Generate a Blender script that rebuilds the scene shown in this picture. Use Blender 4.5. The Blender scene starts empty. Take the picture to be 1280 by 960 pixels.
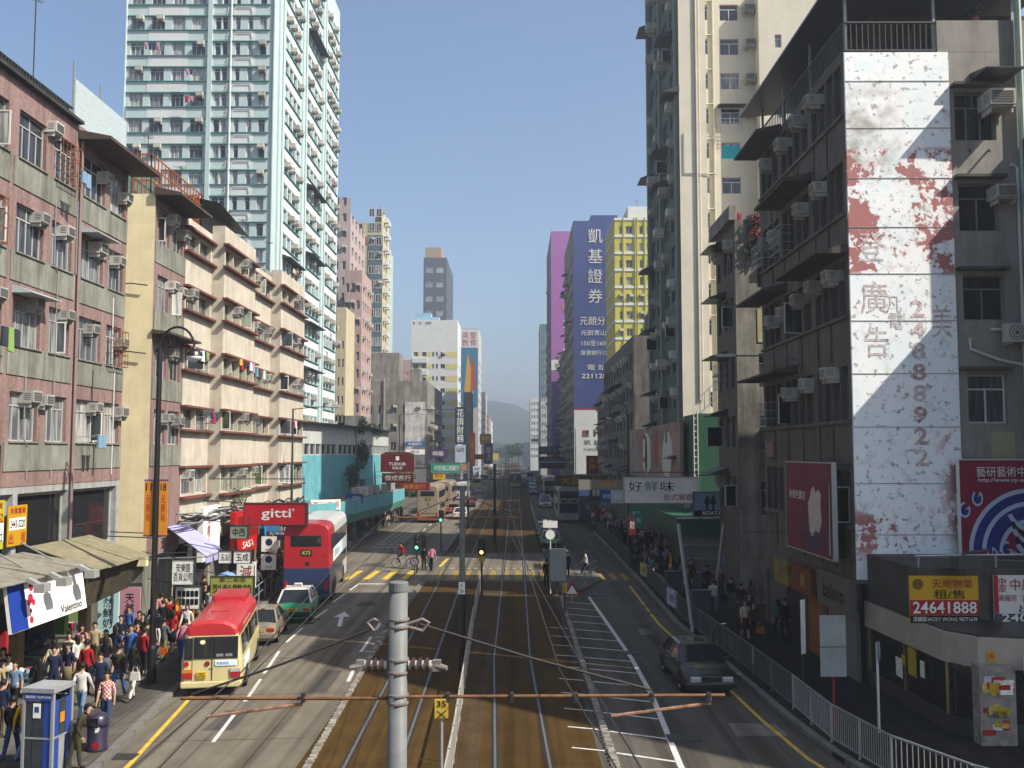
import bpy, bmesh, math, random
from mathutils import Vector, Matrix
R = math.radians
S = bpy.context.scene; C = S.collection
random.seed(7)
# ---------------------------------------------------------------- camera
F = 1200.0; HC = 8.2
PITCH = math.atan((566-480)/F); YAW = math.atan(5/F)
cam = bpy.data.cameras.new('camera'); camo = bpy.data.objects.new('camera', cam); C.objects.link(camo)
cam.sensor_width = 36; cam.lens = F*36/1280; cam.clip_start = .3; cam.clip_end = 9000
camo.location = (0, 0, HC); camo.rotation_euler = (R(90)+PITCH, 0, YAW); S.camera = camo
# ---------------------------------------------------------------- sky and sun
SUN_DIR = Vector((.915, -.403, 0)).normalized(); SUN_EL = R(45)
w = bpy.data.worlds.new('World'); S.world = w; w.use_nodes = True
nt = w.node_tree; bg = nt.nodes['Background']
sky = nt.nodes.new('ShaderNodeTexSky'); sky.sky_type = 'NISHITA'; sky.sun_disc = False
sky.sun_elevation = SUN_EL; sky.sun_rotation = math.atan2(SUN_DIR.x, SUN_DIR.y)
sky.air_density = 1.0; sky.dust_density = 2.4; sky.ozone_density = 2.6; sky.altitude = 20
nt.links.new(sky.outputs[0], bg.inputs[0]); bg.inputs[1].default_value = .096
sl = bpy.data.lights.new('sun', 'SUN'); sl.energy = 5.0; sl.angle = R(.53); sl.color = (1, .93, .82)
so = bpy.data.objects.new('sun', sl); C.objects.link(so)
sv = Vector((SUN_DIR.x*math.cos(SUN_EL), SUN_DIR.y*math.cos(SUN_EL), math.sin(SUN_EL)))
so.rotation_euler = sv.to_track_quat('Z', 'Y').to_euler(); so.location = (60, -40, 90)
S.view_settings.view_transform = 'Standard'; S.view_settings.look = 'None'
S.view_settings.exposure = .92; S.view_settings.gamma = 1.0; S.view_settings.use_curve_mapping = False
S.render.engine = 'CYCLES'; S.cycles.use_denoising = True
S.cycles.max_bounces = 5; S.cycles.diffuse_bounces = 3; S.cycles.glossy_bounces = 3
S.cycles.volume_bounces = 0
# ---------------------------------------------------------------- helpers
def at(px, py, D):          # point of the place that the photo shows at px,py, D metres along the street
    u = (px-640)/F; v = (480-py)/F
    y = math.cos(PITCH)-v*math.sin(PITCH); z = math.sin(PITCH)+v*math.cos(PITCH)
    c, s = math.cos(YAW), math.sin(YAW); X, Y = u*c-y*s, u*s+y*c
    return Vector((X*D/Y, D, HC+z*D/Y))
def gnd(px, py, z=0.):
    p = at(px, py, 1.); k = (z-HC)/(p.z-HC)
    return Vector((p.x*k, k, z))
class MB:
    def __init__(s): s.v = []; s.f = []; s.mi = []; s.m = 0
    def add(s, vs, fs):
        n = len(s.v); s.v += [tuple(v) for v in vs]; s.f += [[i+n for i in f] for f in fs]; s.mi += [s.m]*len(fs); return s
    def box(s, x0, x1, y0, y1, z0, z1):
        return s.add([(x0,y0,z0),(x1,y0,z0),(x1,y1,z0),(x0,y1,z0),(x0,y0,z1),(x1,y0,z1),(x1,y1,z1),(x0,y1,z1)],
            [(3,2,1,0),(4,5,6,7),(0,1,5,4),(1,2,6,5),(2,3,7,6),(3,0,4,7)])
    def bar(s, a, b, wx, wz):     # box beam from a to b
        a, b = Vector(a), Vector(b); d = (b-a).normalized(); up = Vector((0,0,1)) if abs(d.z) < .95 else Vector((1,0,0))
        x = d.cross(up).normalized()*wx/2; z = x.cross(d).normalized()*wz/2
        vs = [p+i*x+j*z for p in (a, b) for i, j in ((-1,-1),(1,-1),(1,1),(-1,1))]
        return s.add(vs, [(0,1,2,3),(7,6,5,4),(0,4,5,1),(1,5,6,2),(2,6,7,3),(3,7,4,0)])
    def tube(s, pts, r, n=6, cap=True):
        pts = [Vector(p) for p in pts]; rs = r if isinstance(r, (list, tuple)) else [r]*len(pts); vs = []; fs = []
        px = None
        for i, p in enumerate(pts):
            d = (pts[min(i+1, len(pts)-1)]-pts[max(i-1, 0)]).normalized()
            if px is None: px = d.cross(Vector((0,0,1)) if abs(d.z) < .9 else Vector((0,1,0))).normalized()
            px = (px-d*px.dot(d)).normalized(); q = d.cross(px)
            vs += [p+(px*math.cos(a)+q*math.sin(a))*rs[i] for a in [2*math.pi*k/n for k in range(n)]]
        for i in range(len(pts)-1):
            for k in range(n): fs.append((i*n+k, i*n+(k+1)%n, (i+1)*n+(k+1)%n, (i+1)*n+k))
        if cap: fs += [tuple(range(n-1, -1, -1)), tuple(range((len(pts)-1)*n, len(pts)*n))]
        return s.add(vs, fs)
    def lathe(s, prof, n=12, c=(0,0,0)):
        vs = []; fs = []
        for r, z in prof: vs += [(c[0]+r*math.cos(2*math.pi*k/n), c[1]+r*math.sin(2*math.pi*k/n), c[2]+z) for k in range(n)]
        for i in range(len(prof)-1):
            for k in range(n): fs.append((i*n+k, i*n+(k+1)%n, (i+1)*n+(k+1)%n, (i+1)*n+k))
        fs += [tuple(range(n-1, -1, -1)), tuple(range((len(prof)-1)*n, len(prof)*n))]
        return s.add(vs, fs)
    def prism(s, poly, z0, z1):
        a = sum(poly[i][0]*poly[(i+1)%len(poly)][1]-poly[(i+1)%len(poly)][0]*poly[i][1] for i in range(len(poly)))
        if a < 0: poly = poly[::-1]
        n = len(poly); vs = [(p[0],p[1],z0) for p in poly]+[(p[0],p[1],z1) for p in poly]
        return s.add(vs, [tuple(range(n-1,-1,-1)), tuple(range(n,2*n))]+[(i,(i+1)%n,n+(i+1)%n,n+i) for i in range(n)])
    def prismx(s, poly, x0, x1):  # poly in (y,z), extruded along x
        n = len(poly); vs = [(x0,p[0],p[1]) for p in poly]+[(x1,p[0],p[1]) for p in poly]
        return s.add(vs, [tuple(range(n-1,-1,-1)), tuple(range(n,2*n))]+[(i,(i+1)%n,n+(i+1)%n,n+i) for i in range(n)])
    def prismy(s, poly, y0, y1):  # poly in (x,z), extruded along y
        n = len(poly); vs = [(p[0],y0,p[1]) for p in poly]+[(p[0],y1,p[1]) for p in poly]
        return s.add(vs, [tuple(range(n)), tuple(range(2*n-1,n-1,-1))]+[((i+1)%n,i,n+i,n+(i+1)%n) for i in range(n)])
    def strip(s, A, B):           # sheet between two polylines
        n = len(A); return s.add(list(A)+list(B), [(i, n+i, n+i+1, i+1) for i in range(n-1)])
    def mesh(s, name, mats, smooth=False, fix=False):
        me = bpy.data.meshes.new(name); me.from_pydata(s.v, [], s.f)
        for m in mats: me.materials.append(m)
        me.polygons.foreach_set('material_index', s.mi)
        if smooth: me.polygons.foreach_set('use_smooth', [True]*len(s.f))
        if fix:
            bm = bmesh.new(); bm.from_mesh(me); bmesh.ops.recalc_face_normals(bm, faces=bm.faces); bm.to_mesh(me); bm.free()
        me.update(); return me
    def build(s, name, mats, parent=None, loc=(0,0,0), rz=0., smooth=False, fix=True):
        if not isinstance(mats, (list, tuple)): mats = [mats]
        return put(name, s.mesh(name, mats, smooth, fix), parent, loc, rz)
def put(name, me, parent=None, loc=(0,0,0), rz=0., scl=None, rot=None):
    o = bpy.data.objects.new(name, me); C.objects.link(o); o.location = loc
    o.rotation_euler = rot if rot is not None else (0,0,rz)
    if scl is not None: o.scale = scl
    if parent is not None: o.parent = parent
    return o
def tag(o, label=None, cat=None, group=None, kind=None):
    if label: o['label'] = label
    if cat: o['category'] = cat
    if group: o['group'] = group
    if kind: o['kind'] = kind
    return o
def thing(name, label, cat, loc=(0,0,0), rz=0., group=None):
    return tag(put(name, None, None, loc, rz), label, cat, group)
def copy_tree(o, parent=None):
    c = o.copy(); C.objects.link(c); c.parent = parent
    for ch in list(o.children): copy_tree(ch, c)
    return c
def bevel(o, wd=.03, seg=2):
    bm = bmesh.new(); bm.from_mesh(o.data)
    bmesh.ops.remove_doubles(bm, verts=bm.verts, dist=1e-4)
    es = [e for e in bm.edges if len(e.link_faces) == 2 and e.calc_face_angle(0) > .5]
    bmesh.ops.bevel(bm, geom=es, offset=wd, segments=seg, profile=.6, affect='EDGES', clamp_overlap=True)
    bm.to_mesh(o.data); bm.free(); return o
# ---------------------------------------------------------------- materials
MATS = {}; ALB = .7
def M(name, col=(.5,.5,.5), r=.65, nz=.14, sc=1.5, st=0., bp=0., me=0., em=0., rnd=0., coat=0., stc=.35, axis=(1,1,1)):
    if name in MATS: return MATS[name]
    if not em and me < .5: col = tuple(x*ALB for x in col)
    m = bpy.data.materials.new(name); m.use_nodes = True; t = m.node_tree; N = t.nodes; L = t.links; b = N['Principled BSDF']
    b.inputs['Roughness'].default_value = r; b.inputs['Metallic'].default_value = me
    b.inputs['Specular IOR Level'].default_value = .5 if r < .5 else .18
    if coat: b.inputs['Coat Weight'].default_value = coat; b.inputs['Coat Roughness'].default_value = .08
    out = None
    def mul(a, val_socket, fac):
        x = N.new('ShaderNodeMix'); x.data_type = 'RGBA'; x.blend_type = 'MULTIPLY'; x.inputs[0].default_value = fac
        if a is None: x.inputs[6].default_value = (*col, 1)
        else: L.new(a, x.inputs[6])
        L.new(val_socket, x.inputs[7]); return x.outputs[2]
    if nz or st or bp:
        g = N.new('ShaderNodeNewGeometry'); mp = N.new('ShaderNodeMapping'); L.new(g.outputs['Position'], mp.inputs[0])
        mp.inputs['Scale'].default_value = axis
        n1 = N.new('ShaderNodeTexNoise'); n1.inputs['Scale'].default_value = sc; n1.inputs['Detail'].default_value = 6; n1.inputs['Roughness'].default_value = .65
        L.new(mp.outputs[0], n1.inputs['Vector'])
        rp = N.new('ShaderNodeValToRGB'); rp.color_ramp.elements[0].position = .3; rp.color_ramp.elements[1].position = .7
        a = 1-nz*1.6; rp.color_ramp.elements[0].color = (a,a,a*.98,1); c2 = 1+nz*.7; rp.color_ramp.elements[1].color = (c2,c2,c2,1)
        L.new(n1.outputs[0], rp.inputs[0]); out = mul(None, rp.outputs[0], 1)
        if st:
            mp2 = N.new('ShaderNodeMapping'); mp2.inputs['Scale'].default_value = (1.3,1.3,.11); L.new(g.outputs['Position'], mp2.inputs[0])
            n2 = N.new('ShaderNodeTexNoise'); n2.inputs['Scale'].default_value = 1.6; n2.inputs['Detail'].default_value = 7; n2.inputs['Roughness'].default_value = .7
            L.new(mp2.outputs[0], n2.inputs['Vector'])
            r2 = N.new('ShaderNodeValToRGB'); r2.color_ramp.elements[0].position = .36; r2.color_ramp.elements[1].position = .58
            r2.color_ramp.elements[0].color = (stc,stc*.97,stc*.9,1); r2.color_ramp.elements[1].color = (1,1,1,1)
            L.new(n2.outputs[0], r2.inputs[0]); out = mul(out, r2.outputs[0], st)
        if bp:
            n3 = N.new('ShaderNodeTexNoise'); n3.inputs['Scale'].default_value = 28; n3.inputs['Detail'].default_value = 4
            L.new(mp.outputs[0], n3.inputs['Vector'])
            bu = N.new('ShaderNodeBump'); bu.inputs['Strength'].default_value = bp; bu.inputs['Distance'].default_value = .03
            L.new(n3.outputs[0], bu.inputs['Height']); L.new(bu.outputs[0], b.inputs['Normal'])
    if rnd:
        oi = N.new('ShaderNodeObjectInfo'); mr = N.new('ShaderNodeMapRange'); mr.inputs[3].default_value = 1-rnd; mr.inputs[4].default_value = 1+rnd*.6
        L.new(oi.outputs['Random'], mr.inputs[0]); out = mul(out, mr.outputs[0], 1)
    if out is None: b.inputs['Base Color'].default_value = (*col, 1)
    else: L.new(out, b.inputs['Base Color'])
    if em:
        b.inputs['Emission Strength'].default_value = em
        if out is None: b.inputs['Emission Color'].default_value = (*col, 1)
        else: L.new(out, b.inputs['Emission Color'])
    MATS[name] = m; return m
def P(name, hexs='808080', **k):       # flat painted print colour given as sRGB hex
    if name in MATS: return MATS[name]
    c = [int(hexs[i:i+2], 16)/255 for i in (0,2,4)]; c = [(x/12.92 if x < .04045 else ((x+.055)/1.055)**2.4) for x in c]
    k.setdefault('nz', .06)
    if min(c) > .28 and not name.startswith(('fabric','cloth')): c = [min(x/ALB, 1.15) for x in c]   # white boards keep their full whiteness
    return M(name, tuple(c), **k)
def glass_mat(name, ramp, r=.12):
    m = bpy.data.materials.new(name); m.use_nodes = True; t = m.node_tree; N = t.nodes; L = t.links; b = N['Principled BSDF']
    oi = N.new('ShaderNodeObjectInfo'); rp = N.new('ShaderNodeValToRGB'); rp.color_ramp.interpolation = 'CONSTANT'
    e = rp.color_ramp.elements; e[0].color = (*ramp[0][1],1); e[0].position = 0; e[1].position = ramp[1][0]; e[1].color = (*ramp[1][1],1)
    for p, c in ramp[2:]: x = e.new(p); x.color = (*c,1)
    L.new(oi.outputs['Random'], rp.inputs[0])
    g = N.new('ShaderNodeTexCoord'); mp = N.new('ShaderNodeMapping'); mp.inputs['Scale'].default_value = (3.5,1,.5); L.new(g.outputs['Object'], mp.inputs[0])
    cb = N.new('ShaderNodeVectorMath'); cb.operation = 'ADD'; L.new(mp.outputs[0], cb.inputs[0]); L.new(oi.outputs['Location'], cb.inputs[1])
    n = N.new('ShaderNodeTexNoise'); n.inputs['Scale'].default_value = 1.3; n.inputs['Detail'].default_value = 3; L.new(cb.outputs[0], n.inputs['Vector'])
    r2 = N.new('ShaderNodeValToRGB'); r2.color_ramp.elements[0].position = .42; r2.color_ramp.elements[0].color = (.25,.25,.27,1); r2.color_ramp.elements[1].position = .6
    L.new(n.outputs[0], r2.inputs[0])
    x = N.new('ShaderNodeMix'); x.data_type = 'RGBA'; x.blend_type = 'MULTIPLY'; x.inputs[0].default_value = .85; L.new(rp.outputs[0], x.inputs[6]); L.new(r2.outputs[0], x.inputs[7])
    L.new(x.outputs[2], b.inputs['Base Color']); b.inputs['Roughness'].default_value = r; b.inputs['Specular IOR Level'].default_value = .6
    MATS[name] = m; return m
G_NEAR = glass_mat('window_glass', [(0,(.03,.035,.04)),(.3,(.09,.10,.11)),(.5,(.22,.23,.23)),(.68,(.05,.055,.06)),(.84,(.38,.38,.35))])
G_TOWER = glass_mat('tower_window_glass', [(0,(.04,.045,.05)),(.22,(.2,.21,.22)),(.42,(.42,.43,.42)),(.6,(.1,.11,.12)),(.78,(.3,.31,.31)),(.9,(.5,.5,.46))])
G_DARK = glass_mat('dark_window_glass', [(0,(.015,.017,.02)),(.5,(.03,.035,.04)),(.8,(.08,.09,.10))])
G_GREEN = glass_mat('green_window_glass', [(0,(.08,.11,.05)),(.4,(.16,.2,.1)),(.7,(.25,.28,.2))])
ALU = M('aluminium_frame', (.45,.46,.46), .4, 0, rnd=.2); WHITE = M('white_paint', (.78,.78,.76), .5, .05, st=.25, stc=.6)
DARKM = M('dark_metal', (.03,.032,.035), .45, .1); BLACK = M('black_paint', (.012,.012,.013), .35, 0)
STEEL = M('galvanised_steel', (.42,.44,.45), .45, .12, 6, st=.2, me=.35); RUST = M('rusty_steel', (.28,.10,.04), .8, .25, 5)
ACM = M('air_conditioner_shell', (.62,.60,.54), .6, .1, 3, st=.35, rnd=.28); ACG = M('air_conditioner_grille', (.13,.13,.125), .6, .2, 20)
CONC = M('grey_concrete', (.34,.33,.30), .85, .18, .8, st=.6, bp=.3)
# ---------------------------------------------------------------- building kit
# local frame of a facade: x along the wall, -y outwards, z up; rz turns it (0 faces the camera, +90 deg faces +X, -90 deg faces -X)
def xf(b, loc, rz, u, y, z):
    c, s = math.cos(rz), math.sin(rz); p = Vector((loc[0]+u*c-y*s, loc[1]+u*s+y*c, loc[2]+z))
    return p-b.location
def facade(b, loc, rz, W, z0, z1, rects, m, depth=.2, name='wall'):
    q = MB(); xs = sorted({0., W, *[x for r in rects for x in r[:2]]}); zs = sorted({z0, z1, *[x for r in rects for x in r[2:4]]})
    for i in range(len(xs)-1):
        for j in range(len(zs)-1):
            cx, cz = (xs[i]+xs[i+1])/2, (zs[j]+zs[j+1])/2
            if any(r[0] < cx < r[1] and r[2] < cz < r[3] for r in rects): continue
            q.add([(xs[i],0,zs[j]),(xs[i+1],0,zs[j]),(xs[i+1],0,zs[j+1]),(xs[i],0,zs[j+1])], [(0,1,2,3)])
    for a, c, d, e in [r[:4] for r in rects]:
        q.add([(a,0,d),(c,0,d),(c,0,e),(a,0,e),(a,depth,d),(c,depth,d),(c,depth,e),(a,depth,e)], [(0,4,5,1),(1,5,6,2),(2,6,7,3),(3,7,4,0)])
    e = .003; q.add([(e,e,z0),(e,e,z1),(e,.3,z1),(e,.3,z0),(W-e,e,z0),(W-e,e,z1),(W-e,.3,z1),(W-e,.3,z0)], [(0,1,2,3),(7,6,5,4),(1,5,6,2)])
    return q.build(name, m, b, xf(b, loc, rz, 0, 0, 0), rz, fix=False)
WM = {}
def win(b, loc, rz, rect, depth, n=2, tr=.28, fm=None, gl=None, ft=.05, kids=True, opened=0., name='window'):
    fm = fm or ALU; gl = gl or G_NEAR; wd, h = round(rect[1]-rect[0], 2), round(rect[3]-rect[2], 2)
    k = (wd, h, n, tr, fm.name, gl.name, ft, kids)
    if k not in WM:
        q = MB(); y0, y1 = -.04, .04
        q.box(0,ft,y0,y1,0,h).box(wd-ft,wd,y0,y1,0,h).box(ft,wd-ft,y0,y1,0,ft).box(ft,wd-ft,y0,y1,h-ft,h)
        zt = h*(1-tr) if tr else h-ft
        if tr: q.box(ft,wd-ft,y0+.005,y1-.005,zt-ft/2,zt+ft/2)
        for i in range(1, n): q.box(wd*i/n-ft/2, wd*i/n+ft/2, y0+.01, y1-.01, ft, zt-ft/2 if tr else h-ft)
        if tr and n > 2: q.box(wd/2-ft/2, wd/2+ft/2, y0+.01, y1-.01, zt+ft/2, h-ft)
        g = MB().add([(.01,0,.01),(wd-.01,0,.01),(wd-.01,0,h-.01),(.01,0,h-.01)], [(0,1,2,3)])
        if kids: WM[k] = (q.mesh('window', [fm]), g.mesh('pane', [gl]))
        else: q.m = 1; q.add(g.v, g.f); WM[k] = (q.mesh('window', [fm, gl]), None)
    fr, pn = WM[k]; o = put(name, fr, b, xf(b, loc, rz, rect[0], depth-.045, rect[2]), rz)
    if pn: put('pane', pn, o)
    if opened:
        cw = wd/n-ft; ch = h*(1-tr)-ft; kk = ('casement', round(cw,2), round(ch,2), fm.name)
        if kk not in WM:
            q = MB().box(0,.045,-.02,.02,0,ch).box(cw-.045,cw,-.02,.02,0,ch).box(.045,cw-.045,-.02,.02,0,.045).box(.045,cw-.045,-.02,.02,ch-.045,ch)
            q.m = 1; q.add([(.04,0,.04),(cw-.04,0,.04),(cw-.04,0,ch-.04),(.04,0,ch-.04)], [(0,1,2,3)]); WM[kk] = q.mesh('casement', [WHITE, gl])
        i = random.randrange(n); put('casement', WM[kk], o, (wd*i/n+ft/2, -.05, ft), -opened)
    return o
def ac_meshes():
    q = MB().box(-.33,.33,-.5,.25,0,.42); q.box(-.36,.36,-.42,.05,-.05,-.005); q.box(-.30,-.26,-.4,.1,-.2,-.055).box(.26,.30,-.4,.1,-.2,-.055)
    g = MB()
    for i in range(5): g.box(-.28,.28,-.515,-.502,.05+i*.066,.09+i*.066)
    for i in range(4): g.box(.331,.336,-.4,-.16,.09+i*.07,.11+i*.07).box(-.336,-.331,-.4,-.16,.09+i*.07,.11+i*.07)
    q2 = MB().box(-.42,.42,-.5,-.18,0,.6); q2.box(-.3,-.26,-.5,.0,-.06,-.01).box(.26,.3,-.5,.0,-.06,-.01)
    g2 = MB(); 
    for r0, r1 in ((.25,.22),(.16,.13),(.07,.0)):
        n = 14; vs = []
        for k in range(n):
            a = 2*math.pi*k/n; vs += [(-.1+r0*math.cos(a),-.51,.3+r0*math.sin(a)), (-.1+r1*math.cos(a),-.51,.3+r1*math.sin(a))]
        g2.add(vs, [(2*k,2*((k+1)%n),2*((k+1)%n)+1,2*k+1) for k in range(n)])
    return (q.mesh('air_conditioner', [ACM]), g.mesh('grille', [ACG]), q2.mesh('air_conditioner', [ACM]), g2.mesh('fan_grille', [ACG]))
ACS = ac_meshes()
def ac(b, loc, rz, u, z, y=0., split=False, sc=1., kid=True):
    o = put('air_conditioner', ACS[2 if split else 0], b, xf(b, loc, rz, u, y, z), rz, (sc,sc,sc))
    if kid: put('fan_grille' if split else 'grille', ACS[3 if split else 1], o)
    return o
def part(b, name, q, m, smooth=False): # world-space mesh builder into a part of building b
    o = q.build(name, m, b, smooth=smooth); o.location = -b.location; return o
def rail_fence(b, name, a, c, h, m, n, r=.02, post=.03, z=None):
    a, c = Vector(a), Vector(c); q = MB()
    for i in range(n+1):
        p = a.lerp(c, i/n); q.bar(p, p+Vector((0,0,h)), r, r)
    up = Vector((0,0,h)); q.bar(a+up, c+up, post, post); q.bar(a+up*.08, c+up*.08, post, post)
    return part(b, name, q, m) if b else q
# ---------------------------------------------------------------- lettering and signs
TX = {}
def text_mesh(body, bold=0., vertical=False, sp=1.):
    k = (body, bold, vertical, sp)
    if k in TX: return TX[k]
    c = bpy.data.curves.new('lettering', 'FONT'); c.body = '\n'.join(body) if vertical else body
    c.size = 1; c.align_x = 'CENTER'; c.align_y = 'CENTER'; c.offset = bold; c.resolution_u = 2; c.extrude = 0; c.space_line = sp; c.space_character = 1.
    o = bpy.data.objects.new('lettering', c)
    me = bpy.data.meshes.new_from_object(o); me.name = 'lettering'
    bpy.data.objects.remove(o); bpy.data.curves.remove(c)
    xs = [v.co.x for v in me.vertices] or [0,1]; ys = [v.co.y for v in me.vertices] or [0,1]
    cx, cy = (min(xs)+max(xs))/2, (min(ys)+max(ys))/2
    for v in me.vertices: v.co.x -= cx; v.co.y -= cy
    TX[k] = (me, max(xs)-min(xs), max(ys)-min(ys)); return TX[k]
def lettering(parent, body, wd, ht, m, loc, rz=0., bold=.008, vertical=False, rot=None, name='lettering', sp=1.):
    if any(ord(c) > 0x2000 for c in body): bold = 0.
    me, w0, h0 = text_mesh(body, bold, vertical, sp); me2 = me.copy(); me2.materials.clear(); me2.materials.append(m)
    return put(name, me2, parent, loc, rot=rot or (R(90),0,rz), scl=(wd/w0, ht/h0, 1))
def sign(name, label, loc, wd, ht, m, texts=(), rz=0., t=.25, group=None, frame=None, cat='sign', fw=.05):
    o = MB().box(-wd/2,wd/2,-t/2,t/2,-ht/2,ht/2).build(name, m, None, loc, rz); tag(o, label, cat, group)
    if frame:
        q = MB(); y0, y1 = -t/2-.03, t/2+.03
        q.box(-wd/2-fw,wd/2+fw,y0,y1,ht/2+.002,ht/2+fw).box(-wd/2-fw,wd/2+fw,y0,y1,-ht/2-fw,-ht/2-.002).box(-wd/2-fw,-wd/2-.002,y0,y1,-ht/2,ht/2).box(wd/2+.002,wd/2+fw,y0,y1,-ht/2,ht/2)
        q.build('frame', frame, o)
    for x in texts:
        body, dx, dz, tw, th, tm = x[:6]; v = len(x) > 6 and x[6] == 'v'
        lettering(o, body, tw, th, tm, (dx, -t/2-.012, dz), bold=.012, vertical=v)
    return o
def patch(o, name, x0, x1, z0, z1, m, t=.25, e=.008):   # printed panel on a sign face
    return MB().box(x0,x1,-t/2-e,-t/2+.01,z0,z1).build(name, m, o)
def hanger(o, a, b, r=.025, m=None):     # steel arm of a sign, in the sign's own frame
    return MB().tube([a,b], r, 6).build('bracket', m or DARKM, o)
# ---------------------------------------------------------------- body shapes of the people (placed further down)
CLOTH = [P('cloth_%d'%i, c, r=.9) for i, c in enumerate(('2e3f66','f0eee8','b03038','7fa0b8','d8c84a','3a3d44','c890a8','88a860'))]
SKIN = M('skin', (.50,.31,.21), .55, .05, 4); HAIR = M('black_hair', (.015,.012,.01), .5, .1, 6); SHOE = M('shoe_leather', (.03,.028,.026), .5, .1); MOUTH = M('lips', (.35,.12,.1), .6, 0)
def skel(leg=0., arm=0., bend=0., wide=1., fem=False, sit=False, carry=False):
    J = {}; E = []; s = .94 if fem else 1.
    def add(n, p, r, par=None): J[n] = (Vector(p), r); E.append((par, n)) if par else None
    b = bend; ty = lambda z: math.sin(b)*(z-.95); tz = lambda z: .95+math.cos(b)*(z-.95)
    def T(x, y, z): return (x, y*math.cos(b)+ty(z), tz(z)-y*math.sin(b))
    add('pelvis', (0,0,.95), (.155 if fem else .15,.115)); add('waist', T(0,0,1.1), (.14 if fem else .158,.118), 'pelvis'); add('chest', T(0,0,1.28), (.172*s,.125), 'waist'); add('upper', T(0,-.01,1.40), (.15*s,.1), 'chest'); add('neck', T(0,0,1.478), (.056,.056), 'upper'); add('jaw', T(0,.025,1.55), (.062,.075), 'neck'); add('head', T(0,.015,1.635), (.078,.098), 'jaw'); add('crown', T(0,0,1.705), (.058,.07), 'head')
    for sd, k in ((-1,'L'),(1,'R')):
        a = arm*sd; sw = math.sin(a); up = .29; fo = .26
        add('sh'+k, T(sd*.17*s,-.01,1.405), (.066,.066), 'upper')
        if carry and sd > 0: e = T(sd*.23*s,.02,1.14); wv = (e[0]-.02, e[1]+.24, e[2]+.06)
        else: e0 = T(sd*.22*s,0,1.405-up*math.cos(a)); e = (e0[0], e0[1]+up*sw-.01, e0[2]); wv = (e[0]+sd*.012, e[1]+fo*math.sin(a+.3), e[2]-fo*math.cos(a+.3))
        add('el'+k, e, (.05,.05), 'sh'+k); add('wr'+k, wv, (.034,.03), 'el'+k); d = (Vector(wv)-Vector(e)).normalized(); add('hd'+k, Vector(wv)+d*.09, (.034,.02), 'wr'+k)
        l = leg*sd*-1; add('hip'+k, (sd*.085,0,.88), (.088,.095), 'pelvis')
        if sit: kn = (sd*.1,.38,.80-.1*sd); an = (sd*.1,.3,.40-.12*sd)
        else: kn = (sd*.095,.44*math.sin(l)*1.0,.88-.42*math.cos(l)); bk = .5*max(0,-l)+.06; an = (sd*.1, kn[1]+.40*math.sin(l-bk), kn[2]-.40*math.cos(l-bk))
        add('kn'+k, kn, (.07,.072), 'hip'+k); add('an'+k, an, (.052,.055), 'kn'+k); tl_ = .14; add('to'+k, (an[0]+sd*.02, an[1]+tl_, max(.035, an[2]-.045)), (.042,.03), 'an'+k)
    return J, E
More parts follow.
